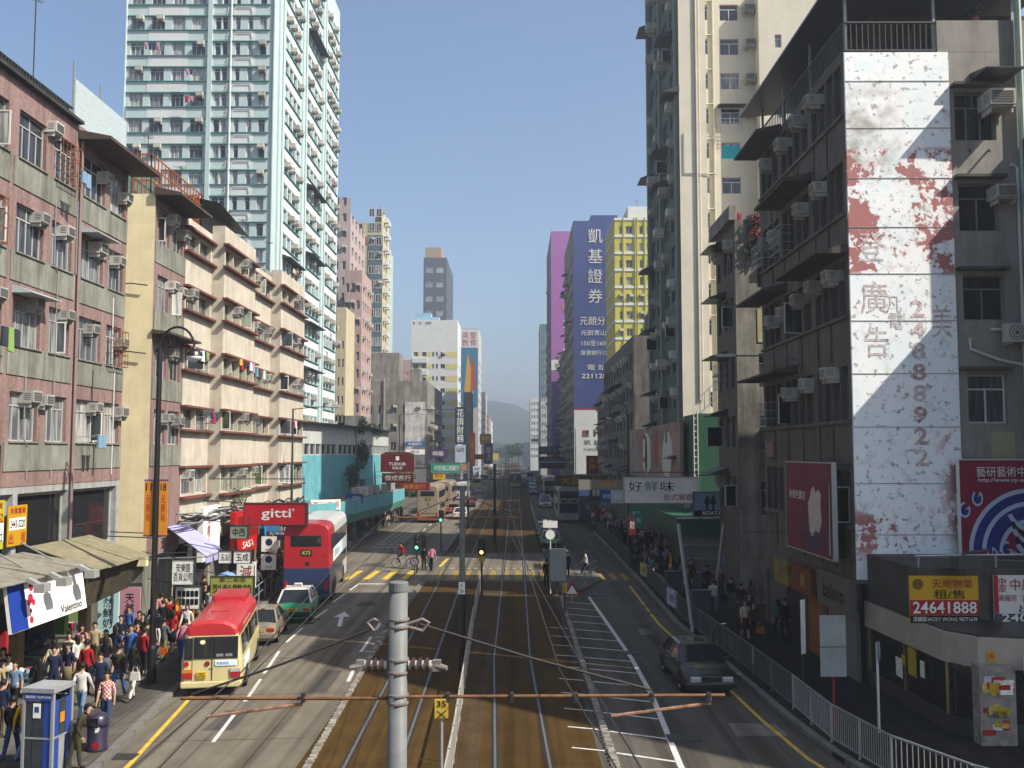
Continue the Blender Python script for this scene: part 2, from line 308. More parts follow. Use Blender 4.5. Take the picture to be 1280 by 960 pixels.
def person_mesh(skirt=False, short=False, **kw):
    J, E = skel(**kw); names = list(J); me = bpy.data.meshes.new('sk'); me.from_pydata([J[n][0] for n in names], [(names.index(a), names.index(b)) for a, b in E], [])
    ob_ = bpy.data.objects.new('sk', me); C.objects.link(ob_); md = ob_.modifiers.new('s', 'SKIN'); sv_ = me.skin_vertices[0].data
    for i, n in enumerate(names): sv_[i].radius = J[n][1]; sv_[i].use_root = (i == 0)
    md.branch_smoothing = .4; sb = ob_.modifiers.new('u', 'SUBSURF'); sb.levels = 1; sb.render_levels = 1
    dg = bpy.context.evaluated_depsgraph_get(); m = bpy.data.meshes.new_from_object(ob_.evaluated_get(dg)); bpy.data.objects.remove(ob_); m.name = 'person'
    seg = [(J[a][0], J[b][0], b) for a, b in E]
    reg = {'waist':2,'chest':2,'upper':2,'neck':0,'jaw':0,'head':0,'crown':0,'shL':2,'shR':2,'elL':2,'elR':2,'wrL':0 if short else 2,'wrR':0 if short else 2,'hdL':0,'hdR':0,'hipL':3,'hipR':3,'knL':3,'knR':3,'anL':0 if skirt else 3,'anR':0 if skirt else 3,'toL':4,'toR':4}
    mi = []
    for p in m.polygons:
        c = p.center; best = None
        for a, b, n in seg:
            ab = b-a; t = max(0, min(1, (c-a).dot(ab)/max(ab.length_squared,1e-9))); d = (a+ab*t-c).length
            if best is None or d < best[0]: best = (d, n)
        r = reg[best[1]]
        if best[1] in ('hipL','hipR') and c.z > .93: r = 2
        mi.append(r)
    vs = [tuple(v.co) for v in m.vertices]; fs = [tuple(p.vertices) for p in m.polygons]
    q = MB(); q.v = vs; q.f = [list(f) for f in fs]; q.mi = mi
    hd = J['head'][0]; q.m = 0; q.add([hd+Vector((-.018,.088,-.03)),hd+Vector((.018,.088,-.03)),hd+Vector((0,.09,.02)),hd+Vector((0,.125,-.025))], [(0,1,3),(1,2,3),(2,0,3)])
    for s in (-1,1):
        q.m = 1; q.add([hd+Vector((s*.035-.014,.089,.0)),hd+Vector((s*.035+.014,.089,.0)),hd+Vector((s*.035+.014,.09,.012)),hd+Vector((s*.035-.014,.09,.012))], [(0,1,2,3)]); q.m = 0; q.box(*[v for a, b in ((hd.x+s*.078-.01,hd.x+s*.078+.01),(hd.y-.03,hd.y+.01),(hd.z-.04,hd.z+.02)) for v in (a,b)])
        k = 'L' if s < 0 else 'R'; h0 = J['hd'+k][0]; d = (h0-J['wr'+k][0]).normalized(); sidev = d.cross(Vector((1,0,0))).normalized()
        for f in range(4): a = h0+sidev*(-.025+.017*f); L_ = (.06,.072,.068,.052)[f]; q.tube([a-d*.02, a+d*L_*.5, a+d*L_+Vector((-s*.015,0,0))], [.009,.0085,.006], 5)
        a = h0-d*.04+sidev*(-.028); q.tube([a, a-sidev*.03+d*.02, a-sidev*.04+d*.05], [.01,.009,.006], 5)
    q.m = 5; q.add([hd+Vector((-.025,.086,-.062)),hd+Vector((.025,.086,-.062)),hd+Vector((.022,.087,-.05)),hd+Vector((-.022,.087,-.05))], [(0,1,2,3)])
    if skirt: q.m = 3; q.lathe([(.15,1.0),(.17,.85),(.22,.55)], 12)
    me2 = q.mesh('person', [SKIN, HAIR, CLOTH[0], CLOTH[5], SHOE, MOUTH], True); return me2, hd
def hair_mesh(hd, long):
    q = MB(); n, k = 12, 7; vs = []; c = hd+Vector((0,-.012,.02))
    for i in range(k+1):
        ph = math.pi*.62*i/k
        for j in range(n):
            th = 2*math.pi*j/n; x = .1*math.sin(ph)*math.cos(th); y = .118*math.sin(ph)*math.sin(th); z = .115*math.cos(ph)
            if y > .03 and i > 3: z = max(z, .035+.2*y); y = min(y, .088)
            if long and y < .035 and i >= k-1: z -= .08 if i == k-1 else .19; y = y*.55-.045; x *= .85
            vs.append(c+Vector((x,y,z)))
    q.add(vs, [(i*n+j, i*n+(j+1)%n, (i+1)*n+(j+1)%n, (i+1)*n+j) for i in range(k) for j in range(n)]); return q.mesh('hair', [HAIR], True)
PM = {}
for key, kw in dict(walk=dict(leg=.42,arm=.4), walk2=dict(leg=-.36,arm=-.35), stroll=dict(leg=.2,arm=.15,short=True), stand=dict(leg=.05,arm=.05), carry=dict(leg=.25,arm=.1,carry=True), lean=dict(leg=.15,arm=.2,bend=.45), fwalk=dict(leg=.35,arm=.3,fem=True), fstand=dict(leg=-.12,arm=.06,fem=True,carry=True), fskirt=dict(leg=.25,arm=.2,fem=True,skirt=True,short=True), ride=dict(leg=0,arm=.9,bend=.3,sit=True)).items():
    m, hd = person_mesh(**kw); PM[key] = (m, hair_mesh(hd, False), hair_mesh(hd, True))
# ---------------------------------------------------------------- ground, road, tracks
def surf(name, col, joints=None, sc=.35, nz=.2, along=.08, tint=(.8,.78,.74), rough=.85, fine=.25, jcol=.45):
    m = bpy.data.materials.new(name); m.use_nodes = True; t = m.node_tree; N = t.nodes; L = t.links; b = N['Principled BSDF']; b.inputs['Roughness'].default_value = rough; b.inputs['Specular IOR Level'].default_value = .08
    g = N.new('ShaderNodeNewGeometry')
    def noise(scale, vec, det=6):
        mp = N.new('ShaderNodeMapping'); mp.inputs['Scale'].default_value = vec; L.new(g.outputs['Position'], mp.inputs[0])
        n = N.new('ShaderNodeTexNoise'); n.inputs['Scale'].default_value = scale; n.inputs['Detail'].default_value = det; n.inputs['Roughness'].default_value = .68; L.new(mp.outputs[0], n.inputs['Vector']); return n
    def ramp(s, p0, c0, p1, c1):
        r = N.new('ShaderNodeValToRGB'); e = r.color_ramp.elements; e[0].position = p0; e[0].color = (*c0,1); e[1].position = p1; e[1].color = (*c1,1); L.new(s, r.inputs[0]); return r.outputs[0]
    def mul(a, s, f=1.):
        x = N.new('ShaderNodeMix'); x.data_type = 'RGBA'; x.blend_type = 'MULTIPLY'; x.inputs[0].default_value = f
        if a is None: x.inputs[6].default_value = (*col,1)
        else: L.new(a, x.inputs[6])
        L.new(s, x.inputs[7]); return x.outputs[2]
    o = mul(None, ramp(noise(sc, (1,along,1)).outputs[0], .34, tint, .62, (1.05,1.05,1.05)))
    if along < .1: o = mul(o, ramp(noise(.95, (1,.015,1), 3).outputs[0], (.4), (.58,.57,.56), .55, (1.03,)*3))
    o = mul(o, ramp(noise(1.1, (1,.6,1), 8).outputs[0], .36, (1-nz,)*3, .66, (1.04,)*3))
    n4 = noise(45, (1,1,1), 3); o = mul(o, ramp(n4.outputs[0], .3, (1-fine,)*3, .7, (1.08,)*3))
    spots = noise(2.3, (1,.8,1), 3); o = mul(o, ramp(spots.outputs[0], .27, (.55,.53,.5), .33, (1,1,1)))
    bu = N.new('ShaderNodeBump'); bu.inputs['Strength'].default_value = .25; bu.inputs['Distance'].default_value = .02; L.new(n4.outputs[0], bu.inputs['Height'])
    if joints:
        br = N.new('ShaderNodeTexBrick'); br.inputs['Scale'].default_value = 1; br.inputs['Brick Width'].default_value = joints[0]; br.inputs['Row Height'].default_value = joints[1]
        br.inputs['Mortar Size'].default_value = joints[2]; br.inputs['Color1'].default_value = (1,1,1,1); br.inputs['Color2'].default_value = (.8,.79,.77,1); br.inputs['Mortar'].default_value = (jcol,)*3+(1,)
        L.new(g.outputs['Position'], br.inputs['Vector']); o = mul(o, br.outputs[0])
    L.new(o, b.inputs['Base Color']); L.new(bu.outputs[0], b.inputs['Normal']); MATS[name] = m; return m
ROAD = surf('road_concrete', (.165,.146,.116)); ROADR = surf('shaded_road_concrete', (.098,.09,.076))  # ROADR: right carriageway, its shade partly put into the concrete colour
PAVE = surf('pavement_flags', (.135,.127,.115), (.6,.6,.012)); PAVER = surf('shaded_pavement_flags', (.026,.025,.022), (.6,.6,.012)); TRACK = surf('track_slab', (.078,.046,.013), nz=.3, tint=(.7,.66,.6))  # PAVER: copy of PAVE with the right side's shade painted into its colour
BRICK = surf('small_pavers', (.10,.066,.034), (.22,.11,.012), nz=.35); KERB = M('kerb_concrete', (.21,.2,.18), .85, .2, 3, bp=.3, rnd=.12)
PWHITE = M('white_road_paint', (.74,.73,.70), .7, .22, 5); PYW2 = M('worn_yellow_paint', (.40,.28,.06), .8, .5, 6); PWW = M('worn_white_paint', (.42,.40,.36), .8, .5, 5); PYEL = M('yellow_road_paint', (.72,.50,.06), .7, .25, 4)
tag(MB().add([(-3500,-150,-.03),(3500,-150,-.03),(3500,6000,-.03),(-3500,6000,-.03)], [(0,1,2,3)]).build('ground', surf('city_ground', (.12,.115,.1))), kind='structure')
LK = [(-10.4,8),(-10.6,18),(-10.8,25.8),(-11.67,34),(-12.66,44.7),(-13.8,56),(-14.6,66),(-15.0,76),(-14.75,90),(-14.4,105),(-14.1,122),(-13.8,140),(-12.9,200),(-9.6,330),(-9.0,700)]
RK = [(30,15.5),(14,17.2),(11.2,19.4),(9.5,22.5),(8.6,26.4),(8.3,30.2),(8.1,35.4),(7.6,46.8),(7.8,62.8),(7.9,84),(7.8,122),(7.2,200),(6.2,330),(6.0,700)]
def lk(y): 
    for a, b in zip(LK, LK[1:]):
        if a[1] <= y <= b[1]: return a[0]+(b[0]-a[0])*(y-a[1])/(b[1]-a[1])
    return -9.0
def rk(y):
    for a, b in zip(RK[2:], RK[3:]):
        if a[1] <= y <= b[1]: return a[0]+(b[0]-a[0])*(y-a[1])/(b[1]-a[1])
    return 6.0
# carriageways (sheet at z 0), track bed 6 mm above
ys = [2,10,18,25.8,34,44.7,56,66,76,90,105,122,140,200,330,700]
tag(MB().strip([(lk(max(y,8)),y,0) for y in ys][::1], [(-5.7,y,0) for y in ys]).build('road', ROAD, fix=False), kind='structure')
ry = [2,10,14,17,19.4,22.5,26.4,30.2,35.4,46.8,62.8,84,122,200,330,700]
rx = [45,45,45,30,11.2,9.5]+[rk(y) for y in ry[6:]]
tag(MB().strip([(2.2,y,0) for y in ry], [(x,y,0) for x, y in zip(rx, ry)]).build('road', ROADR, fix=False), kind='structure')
tb = MB().strip([(-5.75,y,.004) for y in (2,62.3)], [(2.25,y,.004) for y in (2,62.3)]); tb.strip([(-5.75,y,.004) for y in (79.5,700)], [(2.25,y,.004) for y in (79.5,700)])
tb = tag(tb.build('tram_track_bed', TRACK, fix=False), kind='structure')
tag(MB().strip([(-5.72,62.3,.004),(-5.72,79.5,.004)], [(2.22,62.3,.004),(2.22,79.5,.004)]).build('road_crossing', ROAD, fix=False), kind='structure')
def rx_at(base, y): # the near bend of both tracks
    return base+(.33*max(0, (39-y)/13.2) if base > -2 else .5*max(0, min(1, (71-y)/45)))
RAILM = M('rail_steel', (.17,.165,.165), .5, .2, 8, me=.2); GROOVE = M('rail_groove', (.035,.03,.025), .8, .2)
RX = (-5.0,-3.57,-.88,.56)
tt = tag(put('tram_track', None, None, (0,0,0)), kind='structure')
ry2 = [4,12,18,22,26,30,34,39,44,50,56,63,71,90,140,260,640]
for bx in RX:
    q = MB(); pts = [(rx_at(bx,y),y) for y in ry2]
    for (x0,y0),(x1,y1) in zip(pts, pts[1:]):
        q.m = 0; q.add([(x0-.035,y0,.03),(x0+.035,y0,.03),(x1+.035,y1,.03),(x1-.035,y1,.03),(x0-.035,y0,.0),(x0+.035,y0,.0),(x1+.035,y1,.0),(x1-.035,y1,.0)], [(0,1,2,3),(4,0,3,7),(1,5,6,2)])
        q.m = 1; q.add([(x0-.10,y0,.012),(x0+.10,y0,.012),(x1+.10,y1,.012),(x1-.10,y1,.012)], [(0,1,2,3)])
    q.build('rail', [RAILM, GROOVE], tt, fix=False)
# concrete slabs of the near track bed: one piece each, joints left open
slabm = {}
def slab(x0, x1, y0, y1):
    k = (round(x1-x0,2), round(y1-y0,2))
    if k not in slabm: slabm[k] = MB().box(0,k[0],0,k[1],0,.005+.0001).mesh('slab', [TRACK])
    put('slab', slabm[k], tb, (x0, y0, .005))
for (a, b) in ((-5.68,-4.83),(-4.55,-3.4),(-3.05,-2.2),(.9,2.1)):
    y = 14.
    while y < 61:
        sh = .0
        slab(a+sh, b+sh, y, min(y+5.96, 62.2)); y += 6.
y = 13.
while y < 61:
    slab(-.52, .42, y, min(y+5.96, 62.2)); y += 6.
tag(MB().strip([(-1.95,y,.014) for y in (6,62)], [(-1.0,y,.014) for y in (6,62)]).build('paver_strip', BRICK, fix=False), kind='structure')
# pavements and kerbs
def pavement(name, poly, m, z=.13):
    return tag(MB().prism(poly, -.05, z).build(name, m), kind='structure')
pl_ = pavement('pavement_left', LK+[(-60,700),(-60,8)], PAVE)
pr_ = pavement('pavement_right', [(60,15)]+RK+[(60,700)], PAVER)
def kerbline(parent, L, y0, y1, side, step=.95):
    q = MB().box(0,.24,0,step-.02,-.14,.018); me = q.mesh('kerb_stone', [KERB]); f = lk if side < 0 else rk; y = y0
    while y < y1:
        x0, x1 = f(y), f(y+step); o = put('kerb_stone', me, parent, ((x0-.23 if side < 0 else x0-.01), y, .13), -math.atan2(x1-x0, step)); y += step
kerbline(pl_, LK, 20, 100, -1); kerbline(pr_, RK, 24, 100, 1)
# traffic island at the crossing (right)
isl = [(2.35,56.2),(3.9,57.5),(5.55,62.5),(4.9,74),(3.6,92),(2.6,92),(2.5,70)]
tag(MB().prism(isl, -.02, .14).build('traffic_island', surf('island_paving', (.17,.165,.15), (.6,.3,.015))), kind='structure')
# ---- painted markings, each its own piece
mk = tag(put('road_markings', None, None, (0,0,0)), kind='structure')
def stripe(name, a, b, wd, m=PWHITE, z=.006):
    a, b = Vector((a[0],a[1],0)), Vector((b[0],b[1],0)); d = (b-a).normalized(); n = Vector((-d.y,d.x,0))*wd/2
    q = MB(); k = max(1, int((b-a).length/2))
    q.strip([(p.x+n.x,p.y+n.y,z) for p in [a.lerp(b,i/k) for i in range(k+1)]], [(p.x-n.x,p.y-n.y,z) for p in [a.lerp(b,i/k) for i in range(k+1)]])
    q.f = [f[::-1] for f in q.f]; return q.build(name, m, mk, fix=False)
def gx(p): v = gnd(*p); return (v.x, v.y)
for a, b in (((266,928),(293,893)),((306,877),(326,849)),((330,842),(349,814)),((358,803),(378,785)),((389,776),(409,762)),((416,753),(432,742)),((437,738),(447,731))):
    stripe('lane_dash', gx(a), gx(b), .12)
stripe('lane_dash', (-8.1,18), (-8.45,24.6), .12)
for a, b in (((435,852),(446,829)),((451,815),(464,796)),((470,787),(476,778))): stripe('lane_dash', gx(a), gx(b), .14)
for i in range(5): stripe('ladder_bar', (-6.25-.02*i,40.4+i*1.6), (-5.95-.03*i,40.2+i*1.6), .1)
stripe('stop_line', gx((447,730)), gx((500,730)), .3)
ar = gx((424,783)); 
q = MB(); x, y = ar; q.add([(x-.1,y,.007),(x+.1,y,.007),(x-.25,y+2.6,.007),(x-.45,y+2.6,.007),(x-.75,y+2.5,.007),(x+.05,y+2.7,.007),(x-.5,y+4.2,.007)], [(0,1,2,3),(4,5,6)]); q.build('lane_arrow', PWHITE, mk, fix=False)
# hatched strip beside the right track
hl = [(4.35,16),(4.3,22),(4.32,26),(4.6,33),(4.62,39),(4.4,47),(4.15,55.5)]
for a, b in zip(hl, hl[1:]): stripe('edge_line', a, b, .17)
def hx(y):
    for a, b in zip(hl, hl[1:]):
        if a[1] <= y <= b[1]: return a[0]+(b[0]-a[0])*(y-a[1])/(b[1]-a[1])
    return 4.3
y = 18.
while y < 54:
    stripe('hatch_bar', (2.75,y+.75), (hx(y)-.06,y), .11); 
    if y < 45: stripe('hatch_bar', (1.55,y+1.2), (2.45,y+.9), .09, z=.016)
    y += 2.05
# yellow kerb lines and crossing stripes
pts = [(lk(y)+.62,y) for y in (18,25.8,33.5)]
for a, b in zip(pts, pts[1:]): stripe('kerb_line', a, b, .14, PYEL)
pts = [(rk(y)-.75,y) for y in (22.5,26.4,30.2,35.4,46.8,56,60)]
for a, b in zip(pts, pts[1:]): stripe('kerb_line', a, b, .13, PYEL)
for i in range(9):
    x = -5.0+i*.86; stripe('crossing_stripe', (x,63.2), (x,67.8), .4, PYW2, z=.009)
for i in range(5):
    x = -12.2+i*1.22; stripe('crossing_stripe', (x,63.0), (x+.15,67.6), .42, PYEL)
for i in range(4):
    x = 5.7+i*.75; stripe('crossing_stripe', (x,62.9), (x-.06,66.2), .38, PYW2)
for i in range(14): stripe('dotted_line', (-5.2+i*.55,69.1), (-4.95+i*.55,69.1), .22, PWHITE, z=.009)
stripe('box_line', (-5.3,71.2), (2.1,70.2), .2, PYW2, .009); stripe('box_line', (-5.5,70), (-5.3,75.2), .25, PYEL, .009); stripe('box_line', (1.9,70.4), (2.2,75), .25, PYEL, .009)
stripe('edge_line', (-6.0,82), (-6.0,130), .15); stripe('edge_line', (2.35,94), (2.35,160), .15)
for y in range(95, 150, 7): stripe('lane_dash', (-9.8,y), (-9.8,y+3), .12)
for a, b in (((749,655),(741,640)),): pass
q = MB() # worn painted patch in the far bus lane
for i in range(7):
    for j in range(4): q.add([(-12.6+j*.62,83.5+i*2.6,.006),(-12.15+j*.62,83.5+i*2.6,.006),(-12.15+j*.62,85.2+i*2.6,.006),(-12.6+j*.62,85.2+i*2.6,.006)], [(0,1,2,3)])
tag(q.build('bus_lane_lettering', PWW, mk, fix=False), 'worn white lettering in the bus lane', kind='stuff')
# slab joints and repair patches of the carriageway
JNT = M('tar_joint', (.05,.047,.044), .8, .3, 6)
for a, b in (((-7.0,14),(-7.6,62)),((-9.5,14),(-10.6,44)),((-10.6,44),(-12.2,62)),((6.2,18),(6.1,62)),((-7.6,80),(-8.4,140))): stripe('slab_joint', a, b, .035, JNT, .0045)
for i in range(9): y = 17.5+i*5.2; stripe('slab_joint', (lk(y)+.3,y), (-6.1,y+.4), .03, JNT, .0045); stripe('slab_joint', (4.7,y+1.5), (rk(y+1.5)-.2 if y > 22 else 9,y+1.3), .03, JNT, .0045)
PT1 = surf('tar_patch', (.085,.08,.072)); PT2 = surf('pale_patch', (.2,.185,.16))
for x, y, wx, wy, m in ((-9.3,29,.9,2.2,PT1),(-7.2,33.5,.7,3.4,PT1),(-8.6,52,1.0,1.6,PT1),(6.4,28.5,1.5,1.3,PT2),(6.9,51,.9,2.4,PT1),(5.6,44,.7,1.5,PT2),(-11.2,70,1.6,2.0,PT1),(-8.0,70.5,2.2,1.2,PT2),(5.5,56,1.1,1.4,PT1)):
    MB().add([(x,y,.0042),(x+wx,y+.1,.0042),(x+wx-.05,y+wy,.0042),(x+.04,y+wy+.08,.0042)], [(0,1,2,3)]).build('repair_patch', m, mk, fix=False)
# manhole covers, gratings, patches in the road
IRON = M('cast_iron', (.06,.058,.055), .6, .3, 9, bp=.5)
for nm, x, y, wx, wy, lb in (('drain_grating',*gx((855,923)),.95,.75,'black drain grating in the sunlit right lane near the camera'),('drain_grating',*gx((700+90,816)),.75,.7,'drain grating beside the hatched strip, level with the dark car'),
        ('manhole_cover',*gx((805,766)),.8,.5,'small manhole cover in the right lane beyond the dark car'),('manhole_cover',*gx((812,758)),.8,.5,'farther manhole cover in the right lane before the crossing'),
        ('manhole_cover',*gx((785,751)),.8,.5,'manhole cover at the tip of the hatched strip'),('manhole_cover',*gx((750,743)),1.4,.8,'long manhole cover beside the traffic island'),
        ('manhole_cover',*gx((394,774)),.55,.4,'dark manhole cover beside the green taxi in the left lane'),('manhole_cover',*gx((386,779)),.5,.3,'thin dark cover just nearer than the taxi manhole'),
        ('drain_grating',*gx((152,946)),.8,.55,'kerbside drain grating below the litter bin on the yellow line'),('manhole_cover',*gx((860,822)),.8,.5,'manhole cover just beyond the roof of the dark car')):
    q = MB().box(-wx/2,wx/2,-wy/2,wy/2,-.01,.012); o = q.build(nm, IRON, None, (x,y,0)); tag(o, lb, 'road cover')
    q = MB(); n = 6
    for i in range(n): q.box(-wx/2+.06+i*(wx-.12)/n, -wx/2+.06+(i+.55)*(wx-.12)/n, -wy/2+.06, wy/2-.06, .0125, .02)
    q.build('bar_grid', DARKM, o)
# rough kerb block rows along the tracks
blk = MB().prismx([(-.1,0),(.1,0),(.07,.1),(-.07,.1)], -.09, .09).mesh('block', [M('weathered_block', (.36,.33,.28), .9, .35, 9, rnd=.35)])
ld1 = thing('kerb_block_row', 'long row of weathered concrete kerb blocks left of the tram tracks', 'kerb row', (-5.6,30,0))
y = 19.
while y < 61.5:
    x = -5.3-.7*min(1,max(0,(y-20)/24)); put('block', blk, ld1, (x+.02+5.6,y-30,0), random.uniform(-.2,.2)+.1, (1,1,random.uniform(.8,1.2))); y += .3
ld2 = thing('kerb_block_row', 'long row of weathered concrete kerb blocks beside the white hatching right of the tracks', 'kerb row', (2.6,30,0))
y = 19.
while y < 55.5:
    put('block', blk, ld2, (2.62-.002*(y-20)-2.6,y-30,0), random.uniform(-.2,.2)-.1, (1,1,random.uniform(.8,1.2))); y += .3
for x, nm in ((-5.85,'left'),(2.35,'right')):
    tag(MB().prism([(x-.12,80),(x+.12,80),(x+.12,160),(x-.12,160)], 0, .14).build('track_kerb', KERB), 'raised pale kerb on the %s edge of the far tram tracks'%nm, 'kerb')
# low fence panels between the two tracks
FENC = M('pale_fence_paint', (.52,.50,.44), .6, .2, 5, st=.3)
tf = thing('track_fence', 'low pale slatted fence between the two tram tracks', 'fence', (-1.9,36,0))
fp = [(-1.62,20),(-1.66,26),(-1.8,34),(-1.92,40.3),(-2.03,48),(-2.13,57.4)]
def fx(y):
    for a, b in zip(fp, fp[1:]):
        if a[1] <= y <= b[1]: return a[0]+(b[0]-a[0])*(y-a[1])/(b[1]-a[1])
    return fp[-1][0]
q = MB(); q.box(-.015,.015,0,1.93,.1,.16).box(-.02,.02,0,1.93,.93,1.0); q.box(-.03,.03,0,.05,0,1.02)
for i in range(16): q.box(-.008,.008,.11+i*.115,.14+i*.115,.16,.93)
fme = q.mesh('fence_panel', [FENC]); y = 20.
while y < 56.5:
    if not 44 < y < 47: put('fence_panel', fme, tf, (fx(y)+1.9,y-36,0.01), -math.atan2(fx(min(y+2,57.4))-fx(y),2))
    y += 2
# ---- pavement railings (each run a thing, each panel a part)
q = MB(); q.box(0,.05,-.025,.025,0,1.08).box(.05,1.95,-.018,.018,1.03,1.08).box(.05,1.95,-.015,.015,.12,.16)
for i in range(13): q.box(.14+i*.14,.16+i*.14,-.008,.008,.16,1.03)
RPAN = q.mesh('railing_panel', [STEEL]); RPAND = q.mesh('railing_panel', [M('grey_green_railing_paint', (.13,.15,.14), .5, .1, 5)])
q = MB(); q.tube([(0,0,0),(0,0,1.05)],.03,8).tube([(0,0,1.05),(1.95,0,1.05)],.03,8).tube([(0,0,.6),(1.95,0,.6)],.025,8); RPAN2 = q.mesh('railing_panel', [STEEL])
def railing(label, pts, me, group=None):
    p0 = Vector((*pts[0],.13)); t = thing('pavement_railing', label, 'railing', p0, 0, group)
    for a, b in zip(pts, pts[1:]):
        a, b = Vector(a), Vector(b); L = (b-a).length; n = max(1, round(L/1.98)); an = math.atan2(b.y-a.y, b.x-a.x)
        for i in range(n):
            p = a.lerp(b, i/n); put('railing_panel', me, t, (p.x-p0.x,p.y-p0.y,0), an, (L/n/1.98,1,1))
    return t
railing('grey barred railing curving round the corner in front of the glass shop', [(8.75,31),(8.8,27.5),(9.3,24.5),(10.3,22.2),(12,20),(15,18.6)], RPAN)
railing('long grey railing on the shaded right kerb beside the dark car', [(8.75,31),(8.6,35.5),(8.2,43.5),(8.05,47)], RPAND)
railing('grey railing along the shaded right kerb beside the waiting crowd', [(8.05,47.2),(8.15,57),(8.2,61)], RPAND)
railing('grey railing at the far right kerb behind the queue', [(8.2,70),(8.3,84),(8.2,98)], RPAND)
railing('tubular steel railing on the left kerb beside the green taxi', [(lk(47.5)-.35,47.5),(lk(54)-.35,54),(lk(61)-.35,61)], RPAN2)
railing('dark railing on the curved left kerb under the turquoise shop', [(-15.2,72),(-15.35,80),(-15.0,92),(-14.6,108)], RPAND)
railing('white-railed pen on the traffic island by the signal cabinet', [(2.75,58.2),(2.6,66),(3.2,66.5)], RPAN2)
railing('short tubular railing on the right side of the traffic island', [(4.2,59.5),(5.2,63.5)], RPAN2)
# ================================================================ buildings
Z90 = R(90)
def grid(cols, z0, pitch, h, n): return [(a, b, z0+pitch*i, z0+pitch*i+h) for i in range(n) for a, b in cols]
def ledge(b, loc, rz, u0, u1, z, m, out=.25, t=.1, name='ledge', up=0.):
    q = MB().add([(u0,-out,z),(u1,-out,z),(u1,.0,z),(u0,.0,z),(u0,-out,z+t),(u1,-out,z+t),(u1,.0,z+t+up),(u0,.0,z+t+up)], [(3,2,1,0),(4,5,6,7),(0,1,5,4),(1,2,6,5),(2,3,7,6),(3,0,4,7)])
    return q.build(name, m, b, xf(b, loc, rz, 0, 0, 0), rz)
def panel(b, loc, rz, u0, u1, z0, z1, m, out=.04, name='panel', y=0.):
    return MB().box(u0,u1,y-out,y+.001,z0,z1).build(name, m, b, xf(b, loc, rz, 0, 0, 0), rz)
def pipe(b, loc, rz, u, z0, z1, m=None, r=.06, out=.1):
    return MB().tube([(u,-out,z0),(u,-out,z1)], r, 6).build('drain_pipe', m or STEEL, b, xf(b, loc, rz, 0, 0, 0), rz)
def wins(b, loc, rz, rects, depth=.2, acp=0., op=0., n=2, kids=True, gl=None, fm=None, tr=.28, ft=.05, side=1, accap=999, ackid=True):
    k = 0
    for r in rects:
        win(b, loc, rz, r, depth, n, tr, fm, gl, ft, kids, (R(random.uniform(50,95)) if random.random() < op else 0))
        if random.random() < acp and k < accap: ac(b, loc, rz, r[1]-.25 if side > 0 else r[0]+.25, r[3]-.42+random.uniform(-.08,.08), .02, kid=ackid); k += 1
def cage(b, loc, rz, u, z, wd, h, out=.55, m=None):  # window cage / drying rack of thin bars
    q = MB()
    for i in range(6):
        x = u+wd*i/5; q.bar((x,-out,z),(x,-out,z+h),.02,.02)
    for k in range(4): zz = z+h*k/3; q.bar((u,-out,zz),(u+wd,-out,zz),.025,.025).bar((u,-out,zz),(u,0,zz),.025,.025).bar((u+wd,-out,zz),(u+wd,0,zz),.025,.025)
    return q.build('window_cage', m or STEEL, b, xf(b, loc, rz, 0, 0, 0), rz)
def laundry(b, loc, rz, u, z, n, out=.7, wd=.45, hh=.7):
    q = MB().tube([(u-.1,-out,z),(u+n*wd*.8+.1,-out,z)], .015, 5); q.bar((u,-out,z),(u,0,z-.1),.02,.02).bar((u+n*wd*.8,-out,z),(u+n*wd*.8,0,z-.1),.02,.02)
    o = q.build('drying_pole', STEEL, b, xf(b, loc, rz, 0, 0, 0), rz)
    for i in range(n):
        x = u+i*wd*.8; h = hh*random.uniform(.6,1.1); q = MB(); q.add([(x,-out-.03,z),(x+wd*.7,-out-.03,z),(x+wd*.62,-out-.07,z-h),(x+.05,-out-.0,z-h*.95),(x,-out+.03,z),(x+wd*.7,-out+.03,z),(x+wd*.62,-out+.05,z-h),(x+.05,-out+.08,z-h*.95)], [(0,1,2,3),(7,6,5,4),(0,4,5,1),(2,6,7,3),(1,5,6,2),(3,7,4,0)])
        q.build('hanging_cloth', random.choice(CLOTH), o)
def antenna(b, p, h=2.2):
    q = MB().tube([p,(p[0],p[1],p[2]+h)], .025, 5)
    for k in range(5): q.bar((p[0]-.35+.04*k,p[1]+.15*k-.3,p[2]+h-.1),(p[0]+.35-.04*k,p[1]+.15*k-.3,p[2]+h-.1),.012,.012)
    q.bar((p[0],p[1]-.35,p[2]+h-.1),(p[0],p[1]+.4,p[2]+h-.1),.02,.02); return part(b, 'roof_antenna', q, DARKM)
# ---------------------------------------------------------------- left: pink mosaic block
PINK = M('pink_mosaic', (.34,.228,.21), .7, .2, 7, st=.75, stc=.5, bp=.25); GPAN = M('grey_green_render', (.29,.295,.25), .8, .18, 1.2, st=.8, stc=.45)
YEL = M('pale_yellow_render', (.98,.86,.55), .8, .1, 1, st=.3, stc=.7); ROOFC = M('roof_concrete', (.2,.19,.17), .9, .25, 1)
BROWN = M('brown_soffit', (.10,.075,.06), .8, .2, 2)
pk = thing('apartment_block', 'pink mosaic block with grey green panels above the white shop fascia', 'building', (-17,34,0))
L0 = (-17,24,0); sills = (8.6,11.85,15.05,18.3)
wy = [(25.0,26.8),(27.3,29.0),(29.5,31.4),(32.1,34.0),(34.6,36.2),(37.0,39.0),(39.5,41.0)]
rc = [(a-24,b-24,z,z+1.68) for z in sills for a, b in wy]
facade(pk, L0, Z90, 17.3, 7.05, 20.9, rc, PINK, .22)
wins(pk, L0, Z90, rc, .22, .0, .18, n=4, ft=.045)
